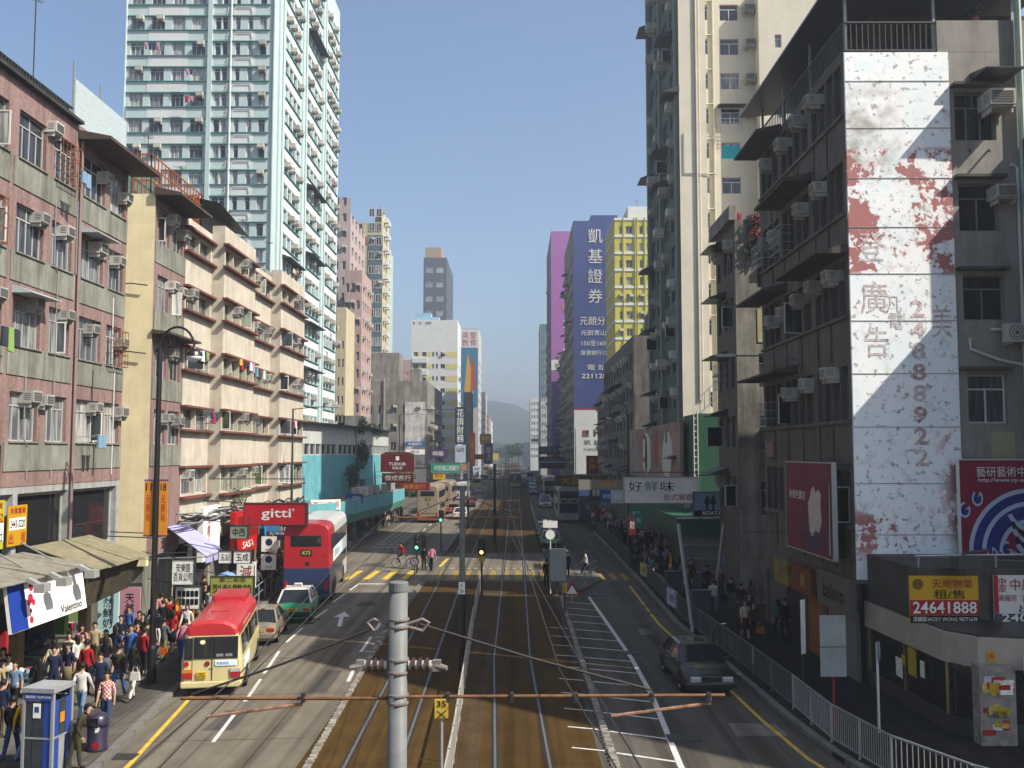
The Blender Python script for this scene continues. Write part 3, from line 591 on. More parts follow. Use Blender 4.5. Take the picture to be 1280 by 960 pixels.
for z in sills:
    for a, b in ((24.8,31.6),(31.8,36.45),(36.85,41.25)): panel(pk, L0, Z90, a-24, b-24, z-1.02, z-.03, GPAN)
    for a, b in wy: ledge(pk, L0, Z90, a-24-.06, b-24+.06, z-.06, GPAN, .1, .05, 'sill')
for y, z in ((34.3,20.0),(33.6,16.5),(35.5,16.45),(33.4,13.4),(35.8,13.35),(38.0,13.1),(40.9,12.9),(33.3,10.1),(34.3,10.05),(38.5,10.0),(40.9,9.9),(38.3,16.4),(40.3,16.3),(38.8,19.5),(40.9,19.2),(31.0,13.4),(29.2,16.6)):
    ac(pk, L0, Z90, y-24, z-.15, .12, sc=random.uniform(.8,.98))
ledge(pk, L0, Z90, 12.4, 17.6, 20.35, BROWN, 1.3, .12, 'eave', .25); ledge(pk, L0, Z90, 0, 12.4, 20.9, M('dark_coping', (.06,.055,.05), .8, .3, 3), .25, .12, 'coping')
part(pk, 'core', MB().box(-28,-17.45,24,41.25,3.35,20.9).box(-28,-19.65,24,41.25,0,3.34), [GPAN])
q = MB()
for i in range(60): q.box(-17.2,-17.1,24+i*.2,24.06+i*.2,21.03,21.45)
q.box(-17.2,-17.1,24,36.2,21.45,21.5); part(pk, 'roof_fence', q, DARKM)
part(pk, 'roof_sheeting', MB().box(-17.15,-17.1,36.3,41.2,21.0,22.7), M('pale_corrugated_sheet', (.50,.58,.60), .5, .15, 9))
for y in (36.3,38.7,41.2): part(pk, 'roof_post', MB().box(-17.22,-17.16,y-.03,y+.03,20.9,23.4), STEEL)
for y in (28.5,35.2): antenna(pk, (-18.2,y,20.9), 4.6)
pipe(pk, L0, Z90, 12.62, 3, 20.5, M('pipe_paint', (.30,.22,.2), .6), .06)
laundry(pk, L0, Z90, 10.7, 18.6, 2, 1.0)
for y, z, n in ((27.4,15.4,2),(30.0,12.0,3),(37.2,8.7,2)): laundry(pk, L0, Z90, y-24, z+.2, n, .8, .45, .8)
for y, z in ((34.6,18.3),(29.5,15.05),(39.5,11.85)): cage(pk, L0, Z90, y-24+.05, z, 1.5, 1.5, .3, M('rusty_steel'))
for y, z in ((32.1,11.85),(37.0,15.05),(27.3,8.6)): ledge(pk, L0, Z90, y-24-.1, y-24+2.0, z+1.75, M('pale_corrugated_sheet', (.50,.58,.60), .5, .15, 9), .7, .03, 'tin_awning', .25)
for i in range(9):
    y = 26+i*1.75; zz = random.choice((9.9,13.1,16.3)); MB().tube([(y-24,-.05,zz+1.6),(y-24,-.06,zz-1.2),(y-24+.3,-.06,zz-1.5),(y-24+.3,-.05,7.3)], .022, 5).build('cable', random.choice((DARKM,STEEL,WHITE)), pk, xf(pk, L0, Z90, 0,0,0), Z90)
# glazed upper shop floor and recess light-well
sf = [(0.4,4.0,4.45,6.8),(4.3,8.6,4.45,6.8),(8.9,12.6,4.45,6.8),(12.9,17.0,4.45,6.8)]
SHF = M('shop_frame_grey', (.42,.43,.42), .6, .15, 3, st=.4)
facade(pk, (-17.02,24,0), Z90, 17.3, 3.2, 7.04, sf, SHF, .3, 'shop_band'); wins(pk, (-17.02,24,0), Z90, sf, .3, n=1, tr=0, gl=M('shop_glass', (.02,.022,.024), .03, .2, .8), fm=SHF, ft=.12)
for z in (4.2,3.9): part(pk, 'conduit', MB().tube([(-16.9,24,z),(-16.9,41,z)], .05, 6), STEEL)
# block 2 with light-well
p2b = thing('apartment_block', 'narrow pink block with pale yellow side wall and orange rooftop cage', 'building', (-17,46.6,0))
L2 = (-17,44.5,0); w2 = [(.5,1.9),(2.3,3.8)]
rc = [(a,b,z,z+1.65) for z in (8.6,11.75,15.0,18.2) for a, b in w2]
facade(p2b, L2, Z90, 4.2, 3.4, 20.4, rc, PINK, .22); wins(p2b, L2, Z90, rc, .22, .0, .45, n=3)
for z in (8.6,11.75,15.0,18.2): panel(p2b, L2, Z90, .1, 4.15, z-1.02, z-.03, GPAN)
for y, z in ((46.4,9.8),(47.9,9.7),(46.9,13.0),(46.7,16.3),(47.9,16.2),(46.6,19.6),(48.2,19.2)): ac(p2b, L2, Z90, y-44.5, z-.1, .1, sc=.92)
ledge(p2b, L2, Z90, -.2, 4.4, 20.3, BROWN, 1.3, .12, 'eave', .3); ledge(p2b, L2, Z90, -.1, 4.3, 13.75, BROWN, .9, .1, 'eave', .1)
facade(p2b, (-27,44.5,0), 0, 10, 3, 20.4, [], YEL, name='side_wall')
part(p2b, 'core', MB().box(-27,-17.25,44.8,48.65,0,20.35), [GPAN]); part(p2b, 'well_wall', MB().box(-27,-21.5,41.3,44.45,0,20.2), [YEL])
for z in (18.0,14.6,11.6): laundry(p2b, (-20.4,44.5,0), 0, .4+random.random()*.4, z-3.6, 2, .8, .5, .95)
for z in (12.6,15.8): part(p2b, 'conduit', MB().tube([(-20.8,44.4,z),(-18,44.3,z+.3),(-17.2,44.3,z+.2)], .03, 5), DARKM)
OR = M('orange_rust_paint', (.42,.10,.03), .7, .2, 4); q = MB()
for (x0,y0),(x1,y1) in (((-17.6,45.4),(-17.6,52.8)),((-17.6,52.8),(-21,52.8)),((-17.6,45.4),(-21,45.4))):
    n = 16
    for i in range(n+1):
        x, y = x0+(x1-x0)*i/n, y0+(y1-y0)*i/n; q.bar((x,y,20.4),(x,y,22.6),.045,.045)
    for z in (20.6,21.3,22.0,22.6): q.bar((x0,y0,z),(x1,y1,z),.05,.05)
part(p2b, 'roof_cage', q, OR); part(p2b, 'roof_hut', MB().box(-21.8,-18.6,44.9,48.6,20.4,22.2), M('green_sheeting', (.12,.2,.17), .6, .15, 6)); antenna(p2b, (-19,48.5,22.2), 2.4)
# ---------------------------------------------------------------- cream block with red ledges
CRM = M('cream_render', (.66,.60,.50), .8, .12, 1.2, st=.5, stc=.6); RED = M('red_oxide_ledge', (.22,.085,.065), .8, .2, 4, st=.3)
SOIL = M('grimy_cream', (.5,.42,.32), .85, .2, 1.4, st=.6)
cb = thing('apartment_block', 'cream block with stepped bays and thin red ledges, left of the pale tower', 'building', (-17,61,0))
segs = [(48.75,53.0,-17.0),(53.0,59.4,-16.3),(59.4,66.0,-17.0),(66.0,73.4,-16.3)]
for y0, y1, X in segs:
    W = y1-y0; lo = (X,y0,0); top = 20.9 if X > -17 else 20.4; n = max(2, int(W/1.55)); cw = (W-.3)/n
    cols = [(.15+cw*i+.06, .15+cw*(i+1)-.06) for i in range(n)]; rc = [(a,b,z,z+h) for z, h in ((6.05,1.3),(9.45,1.05),(12.5,1.05),(15.6,1.05),(18.65,1.05)) for a, b in cols]
    facade(cb, lo, Z90, W, 3.6, top, rc, CRM, .3); wins(cb, lo, Z90, rc, .3, .2, .16, n=2, tr=0, gl=(G_GREEN if random.random() < .5 else G_NEAR), side=-1)
    if X > -17: part(cb, 'bay_cheek', MB().box(-17,X-.003,y0,y0+.2,3.6,top-.003), CRM); part(cb, 'bay_cheek', MB().box(-17,X-.003,y1-.2,y1,3.6,top-.003), CRM)
    for z in (7.42,9.3,10.52,12.36,13.6,15.45,16.7,18.5,19.75): ledge(cb, lo, Z90, -.28, W+.05, z, RED, .32, .11, 'ledge')
    ledge(cb, lo, Z90, -.1, W, 5.85, RED, .3, .12)
    for k in range(3): 
        if random.random() < .7: cage(cb, lo, Z90, .3+random.random()*(W-2), random.choice((9.45,12.5,15.6,6.1)), 1.4, 1.0, .35)
    for k in range(2): laundry(cb, lo, Z90, .4+random.random()*(W-2), random.choice((10.4,13.5,16.6)), random.choice((2,3)), .7, .4, .6)
part(cb, 'core', MB().box(-29,-17.3,48.7,73.35,0,20.3), [SOIL])
for y in (50,55,57,62,68,70): part(cb, 'roof_hut', MB().box(-20.5,-17.9,y,y+1.8,20.3,20.9+random.random()*1.4), CONC)
for y in (52,58.5,64,71): antenna(cb, (-18.5,y,21), 3.0)
part(cb, 'roof_sheet', MB().add([(-16.6,53,22.2),(-16.6,59,21.6),(-20,59,22.6),(-20,53,23.0)], [(0,1,2,3),(3,2,1,0)]), DARKM)
# tangled cables and pipes along its first floor
CAB = M('black_cable', (.03,.03,.03), .7, .1)
for i in range(14):
    y = 46.0; pts = []
    while y < 72: pts.append((-16.1+random.uniform(-.15,.2)+(.0 if y < 53 else .25), y, 5.0+random.uniform(-.35,.35)-.012*(y-46))); y += 2.6
    part(cb, 'cable', MB().tube(pts, .035, 5), random.choice((CAB, STEEL)))
# ---------------------------------------------------------------- turquoise shopping arcade under the tower
TURQ = M('turquoise_paint', (.16,.46,.52), .75, .12, 1.2, st=.4, stc=.6); TGRN = M('sea_green_paint', (.10,.36,.27), .7, .12, 2)
WCOR = M('white_corrugated', (.62,.64,.62), .6, .12, 3, st=.55, stc=.55)
ar_ = thing('shopping_arcade', 'turquoise two storey arcade with white upper sheeting and hanging plants', 'building', (-17.2,88,0))
foot = [(-17.3,74.0),(-16.0,86.5),(-14.8,96.5),(-14.6,110),(-30,110),(-30,74)]
def wallseg(b, p, q_, z0, z1, m, name, rects=()):
    a, c = Vector(p), Vector(q_); rz = math.atan2(c.y-a.y, c.x-a.x); return facade(b, (a.x,a.y,0), rz, (c-a).length, z0, z1, list(rects), m, name=name), (a.x,a.y,0), rz
for p, q_ in zip(foot[:3], foot[1:4]):
    Ln = (Vector(q_)-Vector(p)).length
    _, lo, rz = wallseg(ar_, p, q_, 4.3, 8.0, TURQ, 'wall'); cols = [(i*1.5+.1, i*1.5+1.45) for i in range(int(Ln/1.5))]; rc = [(a,b,8.05,8.95) for a, b in cols]
    wallseg(ar_, p, q_, 8.0, 10.6, WCOR, 'upper_wall', rc); wins(ar_, lo, rz, rc, .2, n=1, tr=0, gl=G_DARK)
    ledge(ar_, lo, rz, -.2, Ln+.2, 10.6, DARKM, .6, .1, 'roof_edge'); ledge(ar_, lo, rz, 0, Ln, 4.1, CONC, .5, .16, 'ledge')
part(ar_, 'core', MB().prism([(-17.6,74.3),(-16.3,86.5),(-15.1,96.6),(-14.95,109.7),(-30,109.7),(-30,74.3)], 0, 10.5), CONC)
can = [(-16.6,73.2),(-14.4,79.2),(-13.7,86.4),(-13.0,96.4),(-12.7,110)]
for p, q_ in zip(can, can[1:]):
    a, c = Vector(p), Vector(q_); rz = math.atan2(c.y-a.y, c.x-a.x); Ln = (c-a).length
    MB().box(0,Ln,0,.15,2.95,4.15).build('canopy_fascia', TURQ, ar_, xf(ar_, (a.x,a.y,0), rz, 0, 0, 0), rz); MB().box(0,Ln,.16,2.6,4.0,4.1).build('canopy_slab', CONC, ar_, xf(ar_, (a.x,a.y,0), rz, 0, 0, 0), rz)
    MB().add([(.1,-.02,2.94),(Ln-.1,-.02,2.94),(Ln-.1,.25,2.2),(.1,.25,2.2),(.1,.04,2.94),(Ln-.1,.04,2.94),(Ln-.1,.31,2.2),(.1,.31,2.2)], [(0,1,2,3),(7,6,5,4),(0,4,5,1),(2,6,7,3)]).build('awning', TGRN, ar_, xf(ar_, (a.x,a.y,0), rz, 0, 0, 0), rz)
for y, x in ((88,-14.8),(90.5,-14.7),(92,-14.5),(95,-14.2),(98,-13.9),(101,-13.8),(104,-13.8)): ac(ar_, (x,y,0), R(40) if y < 93 else Z90, 0, 4.25, 0, True, 1.35)
part(ar_, 'service_duct', MB().box(-16,-15,90,91,4.2,6.2).box(-15.8,-14.9,93.5,95,4.2,5.6).tube([(-15,88.5,4.2),(-15,88.5,6.8),(-15.3,92,6.9)], .12, 6), M('dull_green_paint', (.08,.12,.11), .7, .2, 4))
part(ar_, 'service_rack', rail_fence(None, '', (-14.3,89,4.15), (-13.4,104,4.15), 1.6, None, 14), DARKM)
for i, y in enumerate((75,78,82,86,90,94,98,103)):
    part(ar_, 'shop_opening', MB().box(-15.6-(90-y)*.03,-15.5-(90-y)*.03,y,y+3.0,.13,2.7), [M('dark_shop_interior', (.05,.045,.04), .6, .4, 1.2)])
# ---------------------------------------------------------------- mint and white tower
MINT = M('mint_render', (.55,.68,.68), .75, .06, .6, st=.12, stc=.75); MINTW = M('white_render', (.74,.77,.77), .75, .05, .6, st=.14, stc=.8); TEAL = M('teal_trim', (.10,.30,.29), .7, .1, 2)
tw = thing('tower_block', 'tall mint and white residential tower with teal ledges, left', 'building', (-32,110,0))
LF = (-40.2,96,0); c1 = [(.5,1.9),(2.6,4.0),(4.8,6.1),(6.8,8.2)]; c2 = [(9.2,9.8),(9.95,10.5),(11.3,11.8),(12.6,13.1),(13.8,14.5)]
zc = [9.2+2.7*i for i in range(22)]
SHG = M('shop_glass', (.02,.022,.024), .03, .2, .8)
rf = [(a,b,z-.66,z+.67) for z in zc if z > 22 for a, b in c1+c2]
facade(tw, LF, 0, 15.45, 8, 70, rf, MINT, .22)
for r in rf: win(tw, LF, 0, r, .22, 3 if r[1]-r[0] > 1 else 1, .25, WHITE if random.random() < .4 else ALU, G_TOWER, .05, False)
for z in zc:
    if z < 22: continue
    for a, b, cc in ((.2,8.5,(2.3,6.4)),(9.0,14.9,(11.1,13.3))):
        ledge(tw, LF, 0, a, b, z+.72, TEAL, .16, .09); ledge(tw, LF, 0, a, b, z-.78, TEAL, .14, .08)
        panel(tw, LF, 0, cc[0], cc[1], z+.83, z+1.9, MINTW, .03)
    for a, b in c1:
        if random.random() < .5: ac(tw, LF, 0, b-.35, z+.3, 0, kid=False, sc=1.05)
    if random.random() < .4: ac(tw, LF, 0, 14.2, z+.3, 0, kid=False, sc=1.05)
    q = MB().tube([(9.2,-.12,z+1.0),(10.5,-.12,z+1.0),(10.6,-.12,z+1.7)], .035, 5); q.tube([(11.4,-.12,z+1.7),(13.0,-.12,z+1.7),(13.1,-.12,z+1.1)], .035, 5); q.build('drain_run', MINTW, tw, xf(tw, LF, 0, 0,0,0), 0)
for u in (8.75,10.9,15.35,.05): pipe(tw, LF, 0, u, 15, 69, MINT if u != 10.9 else MINTW, .11, .1)
panel(tw, LF, 0, 8.52, 8.98, 15, 69.5, MINT, .22, 'pilaster')
laundry(tw, LF, 0, 2.3, 50.0, 4, .9, .5, .9); laundry(tw, LF, 0, 6.6, 47.2, 2, .9); laundry(tw, LF, 0, 6.5, 44.4, 2, .8, .6)
LS = (-24.75,96,0); rs = []
bays = [(4.3,11.7),(15.2,23.2),(26.3,34.2)]
for a, b in bays:
    n = 4; cw = (b-a)/n; rs += [(a+cw*i+.22, a+cw*(i+1)-.22, z-.75, z+.65) for z in zc for i in range(n)]
facade(tw, LS, Z90, 35, 8, 70, rs, MINT, .25)
for r in rs: win(tw, LS, Z90, r, .25, 2, .28, WHITE if random.random() < .4 else ALU, G_TOWER, .06, False)
for z in zc:
    for a, b in bays:
        ledge(tw, LS, Z90, a, b, z-.9, TEAL, .2, .1); panel(tw, LS, Z90, a, b, z+.75, z+1.75, MINTW, .05)
        for k in range(4):
            if random.random() < .42: ac(tw, LS, Z90, a+(b-a)*(k+.7)/4, z+.05, 0, kid=False, sc=1.1)
        if random.random() < .14: ledge(tw, LS, Z90, a, b, z+.7, M('dark_awning', (.05,.055,.06), .7, .1), 1.0, .05, 'awning', .35)
        if random.random() < .16: laundry(tw, LS, Z90, a+random.random()*4, z-.3, 3, 1.0)
for u in (2.4,13.4,24.7): panel(tw, LS, Z90, u-1.2, u+1.1, 9, 69.9, MINT, .2, 'pilaster'); pipe(tw, LS, Z90, u, 9, 69, MINT, .08, .3)
part(tw, 'core', MB().box(-40.1,-25.1,96.3,130.9,8,69.9), [MINT])
# pale slab block behind the pink roof
sb = thing('slab_block', 'small pale concrete block peeping over the pink roof', 'building', (-38,70,0))
fl = at(60,112,64); facade(sb, (-32.3,62,0), Z90, 22, 15, 30.5, (rs := [(a,b,z,z+1.2) for z in (23,26,29) for a, b in ((1.5,3),(5,6.2),(8,9),(11,12.5),(15,16.5),(18.5,20))]), M('pale_grey_render', (.5,.5,.48), .8, .1, 1, st=.4), .2)
wins(sb, (-32.3,62,0), Z90, rs, kids=False, n=2); part(sb, 'core', MB().box(-44,-32.6,62,84,15,30.4), CONC); part(sb, 'base', MB().box(-43.8,-33,62.2,83.8,0,15), CONC)
lettering(sb, '樂', 1.6, 1.6, DARKM, xf(sb, (-32.3,62,0), Z90, 2.0, -.02, 29.4), Z90)
# ---------------------------------------------------------------- generic mid and far blocks
def block(name, label, X0, X1, Y0, Y1, H, m, fr=None, sd=None, z0=0., sdir=1, gl=None, acp=0., fm=None, n=2, depth=.25, band=None, roof=None, ms=None):
    b = thing(name, label, 'building', ((X0+X1)/2, (Y0+Y1)/2, 0)); lo = (X0,Y0,0)
    rc = grid(*fr) if fr else []
    facade(b, lo, 0, X1-X0, z0, H, rc, m, depth); wins(b, lo, 0, rc, depth, acp, n=n, kids=False, gl=gl, fm=fm, tr=0, ft=.09, ackid=False)
    xs = X1 if sdir > 0 else X0; ls, rz = ((X1,Y0,0), Z90) if sdir > 0 else ((X0,Y1,0), -Z90); rs = grid(*sd) if sd else []
    facade(b, ls, rz, Y1-Y0, z0, H, rs, ms or m, depth, 'street_wall'); wins(b, ls, rz, rs, depth, acp, n=n, kids=False, gl=gl, fm=fm, tr=0, ft=.09, ackid=False)
    part(b, 'core', MB().box(X0+.3,X1-.3,Y0+.3,Y1-.05,z0,H-.05), [m])
    if band:
        for z in band[1]: ledge(b, lo, 0, 0, X1-X0, z, band[0], .12, band[2] if len(band) > 2 else .2); ledge(b, ls, rz, 0, Y1-Y0, z, band[0], .12, band[2] if len(band) > 2 else .2)
    if roof:
        for r in roof: part(b, 'roof_hut', MB().box(*r), [m])
    return b, lo, ls, rz
def cols(n, W, frac=.55, m0=.6): cw = (W-2*m0)/n; return [(m0+cw*(i+.5-frac/2), m0+cw*(i+.5+frac/2)) for i in range(n)]
GREY = M('old_grey_render', (.32,.31,.275), .9, .25, .7, st=.75, stc=.4, bp=.3)
# stained old corner block with blank white panel
X1 = -16.5; ob, lo, ls, rz = block('tenement_block', 'stained grey old tenement with a tall blank white panel', -33.5, X1, 178, 214, 21.5, GREY, (cols(7,17,.5),5.2,3.4,1.6,4), (cols(9,36,.6),5.2,3.4,1.7,4), gl=G_DARK, acp=.4, roof=[(-28,-22,180,186,21.4,27),(-20,-18,180,184,21.4,24)])
panel(ob, lo, 0, 12.9, 16.6, 5.5, 17.6, M('flaking_white_panel', (.72,.72,.70), .8, .25, .9, st=.5, stc=.25), .12, 'blank_panel')
for u in (3.3,6.2,9.0): pipe(ob, lo, 0, u, 3, 22, CONC, .14, .2)
for i in range(40): ac(ob, ls, rz, random.uniform(1,35), random.choice((6.2,9.6,13,16.4)), 0, kid=False, sc=1.5)
for i in range(14): ledge(ob, ls, rz, (u := random.uniform(0,32)), u+2.5, random.choice((7,10.4,13.8,17.2)), DARKM, 1.1, .06, 'awning', .4)
panel(ob, lo, 0, 8.5, 16.9, 2.2, 5.2, M('whitewash', (.7,.7,.67), .8, .1, 1, st=.3), .08, 'whitewashed_band')
PYW = M('yellow_pink_render', (.56,.50,.33), .8, .06, .6, st=.1); PKT = M('rose_render', (.50,.41,.39), .8, .06, .6, st=.15); BLG = M('blue_glass', (.10,.17,.19), .2, .2, .6)
# yellow tower with blue window strip
y0 = 190; a = at(459,285,y0); c = at(477,285,y0); H = at(470,278,y0).z
yt, lo, ls, rz = block('tower_block', 'pale yellow high rise with a blue glazed window strip', at(428,300,y0).x, c.x, y0, y0+12, H, PYW, ([(1.3,2.4),(2.9,4.0),(5.4,6.5),(6.8,7.9)],12,2.9,1.5,15), ([(1,1.8),(9.5,10.2)],12,2.9,1.6,16), acp=.25, roof=[(-28.5,-27.0,191,200,H-.1,H+1.6)])
panel(yt, lo, 0, 5.1, 8.1, 10, H-2.6, BLG, .06, 'glazed_strip'); ledge(yt, lo, 0, 0, 4.9, H-4.5, M('red_brown_band', (.35,.10,.08), .7, .1), .15, 1.6, 'painted_band')
for i in range(16):
    for u in (5.3,6.75): win(yt, lo, 0, (u,u+1.15,12+2.9*i,13.7+2.9*i), -.03, 2, 0, WHITE, G_NEAR, .08, False)
    for u in (3,6): MB().box(u,u+1.6,-.9,.0,11.6+2.9*i,12.5+2.9*i).build('balcony', WHITE, yt, xf(yt, ls, rz, 0,0,0), rz)
part(yt, 'rear_wing', MB().box(c.x-6,c.x-.2,y0+12.1,y0+20,0,H-3), [M('aqua_render', (.48,.58,.56), .8, .06, .6)])
for y in (192,196): antenna(yt, (-27.5,y,H+1), 3)
p1 = block('tower_block', 'rose pink tower with rusty brown edge beside the mint tower', at(405,300,170).x, at(438,300,170).x, 170, 172.5+14, at(430,277,170).z, PKT, (cols(3,4.6,.5,.3),12,2.9,1.5,15), (cols(4,16.5,.5),12,2.9,1.5,14), acp=.3)
p2 = block('tower_block', 'low pink terraced tower in front of the yellow high rise', at(430,400,160).x, at(452,400,160).x, 160, 171, at(440,338,160).z, M('dusty_pink', (.52,.38,.35), .8, .1, 1, st=.35), (cols(3,2.9,.6,.1),12,2.9,1.5,9), (cols(4,11,.5),12,2.9,1.5,9), acp=.3)
p3 = block('tower_block', 'thin cream tower sliver between the mint tower and the pink one', at(420,450,150).x, at(432,450,150).x, 150, 158, at(424,384,150).z, M('cream_tower', (.62,.54,.36), .8, .1, 1, st=.2), (cols(2,1.5,.5,.1),10,2.9,1.3,6), None, acp=.2)
# charcoal tower
y0 = 420; dk = block('tower_block', 'dark charcoal office tower with a tan rooftop box', at(529,400,y0).x, at(558,400,y0).x, y0, y0+44, at(545,322,y0).z, M('charcoal_cladding', (.065,.075,.09), .5, .1, .5), (cols(2,10.2,.72,.4),30,6.4,2.6,10), (cols(6,44,.4),30,6.4,2.4,10), gl=glass_mat('pale_office_glass', [(0,(.3,.32,.34)),(.5,(.42,.43,.44)),(.8,(.2,.22,.24))]))
part(dk[0], 'rooftop_box', MB().box(at(531,322,y0).x,at(551,322,y0).x,y0+2,y0+30,at(545,322,y0).z-.1,at(545,308,y0).z), [M('tan_cladding', (.40,.27,.15), .7, .1)])
# white block with yellow stripes
YST = M('yellow_stripe', (.72,.64,.28), .8, .06); y0 = 228; xa, xb = at(514,420,y0).x, at(572,420,y0).x; H = at(540,400,y0).z; W = xb-xa
wb, lo, ls, rz = block('apartment_block', 'white block with pale yellow stripes and a light blue roof tank', xa, xb, y0, y0+14, H, MINTW, ([(.6,1.6),(2.6,3.6),(5.0,5.5),(5.9,6.4),(7.0,8.1)],5,2.9,1.1,10), (cols(4,14,.5),5,2.9,1.2,9), gl=G_DARK, acp=.25)
for i in range(10):
    z = 5+2.9*i; panel(wb, lo, 0, 1.65, 2.5, z, z+1.1, YST, .03); panel(wb, lo, 0, 3.7, 4.9, z, z+1.1, YST, .03); panel(wb, lo, 0, 8.3, W-.1, z-.1, z+1.2, YST, .03)
    MB().box(.3,3.9,-.5,-.002,z-1.5,z-.3).build('balcony', MINTW, wb, xf(wb, lo, 0, 0,0,0), 0)
part(wb, 'roof_tank', MB().box(xa+.8,xa+4.6,y0+1,y0+5,H,H+1.8).box(xa+4.7,xa+6.6,y0+1.2,y0+4,H,H+.9), [M('sky_blue_paint', (.35,.60,.75), .6, .06)]); antenna(wb, (xa+3,y0+2,H+1.7), 1.4)
lettering(wb, 'e · n · yan', 4.4, .9, DARKM, xf(wb, lo, 0, 2.6, -.02, H-.9), 0)
# tall advertisement block
y0 = 300; xa, xb = at(575,440,y0).x, at(598,440,y0).x; H = at(590,410,y0).z
ab, lo, ls, rz = block('apartment_block', 'slim block with a tall painted advertisement facing the street', xa-6, xb, y0, y0+26, H, M('soft_grey_render', (.52,.52,.50), .8, .06, .6), None, (cols(8,26,.5),6,3,1.4,11), gl=G_DARK)
W = xb-xa; zb = at(590,508,y0).z
panel(ab, lo, 0, 6.2, 6+W-.2, H-6.2, H-.6, MINTW, .15, 'white_poster'); lettering(ab, '英皇\n教育', W*.8, 4.6, P('ad_red', 'b8423c'), xf(ab, lo, 0, 6+W/2, -.18, H-3.5), 0)
panel(ab, lo, 0, 6.2, 6+W-.2, zb, H-6.3, P('ad_blue', '3f7fa0'), .15, 'blue_poster')
q = MB(); q.add([(7.0,-.17,zb+.5),(9.0,-.17,zb+.2),(10.4,-.17,zb+2.0),(9.6,-.17,zb+11),(8.4,-.17,zb+17)], [(0,1,2,3,4)]); q.build('poster_flame', P('ad_yellow', 'd8a83a'), ab, xf(ab, lo, 0, 0,0,0), 0, fix=False)
q = MB(); q.add([(9.3,-.19,zb+4),(11.0,-.19,zb+6),(10.8,-.19,zb+13),(9.7,-.19,zb+16)], [(0,1,2,3)]); q.build('poster_flame', P('ad_flame', 'b8503c'), ab, xf(ab, lo, 0, 0,0,0), 0, fix=False)
y0 = 260; block('apartment_block', 'grey gridded block below the tall painted advertisement', at(579,560,y0).x, at(589,560,y0).x, y0, y0+12, at(585,490,y0).z, GREY, (cols(2,2.1,.7,.1),5,2.9,1.6,6), (cols(3,12,.5),5,2.9,1.5,6))
y0 = 380; block('apartment_block', 'distant pink twin block above the grey tenement roof', at(490,480,y0).x, at(514,480,y0).x, y0, y0+20, at(500,450,y0).z, M('far_pink', (.50,.30,.26), .8, .1, .3), (cols(5,7.4,.5),18,3,1.4,8), None)
for i, (a, c, t, y0, m, lb) in enumerate(((599,606,490,420,'soft_grey_render','pale sliver of a far block right of the tall advertisement'),(603,611,533,470,'far_pink','small far rosy block near the end of the left side'),(607,614,556,540,'white_render','tiny white far block at the end of the left side'))):
    block('apartment_block', lb, at(a,560,y0).x, at(c,560,y0).x, y0, y0+30, at(a,t,y0).z, MATS[m], (cols(2,at(c,560,y0).x-at(a,560,y0).x,.6,.1),4,3,1.4,8), (cols(6,30,.5),4,3,1.4,8), gl=G_DARK)
block('slab_block', 'long low grey building in the gap behind the arcade', -60, -24, 150, 158, 14, GREY, (cols(12,36,.5),2.5,3.3,1.5,3), None, gl=G_DARK)
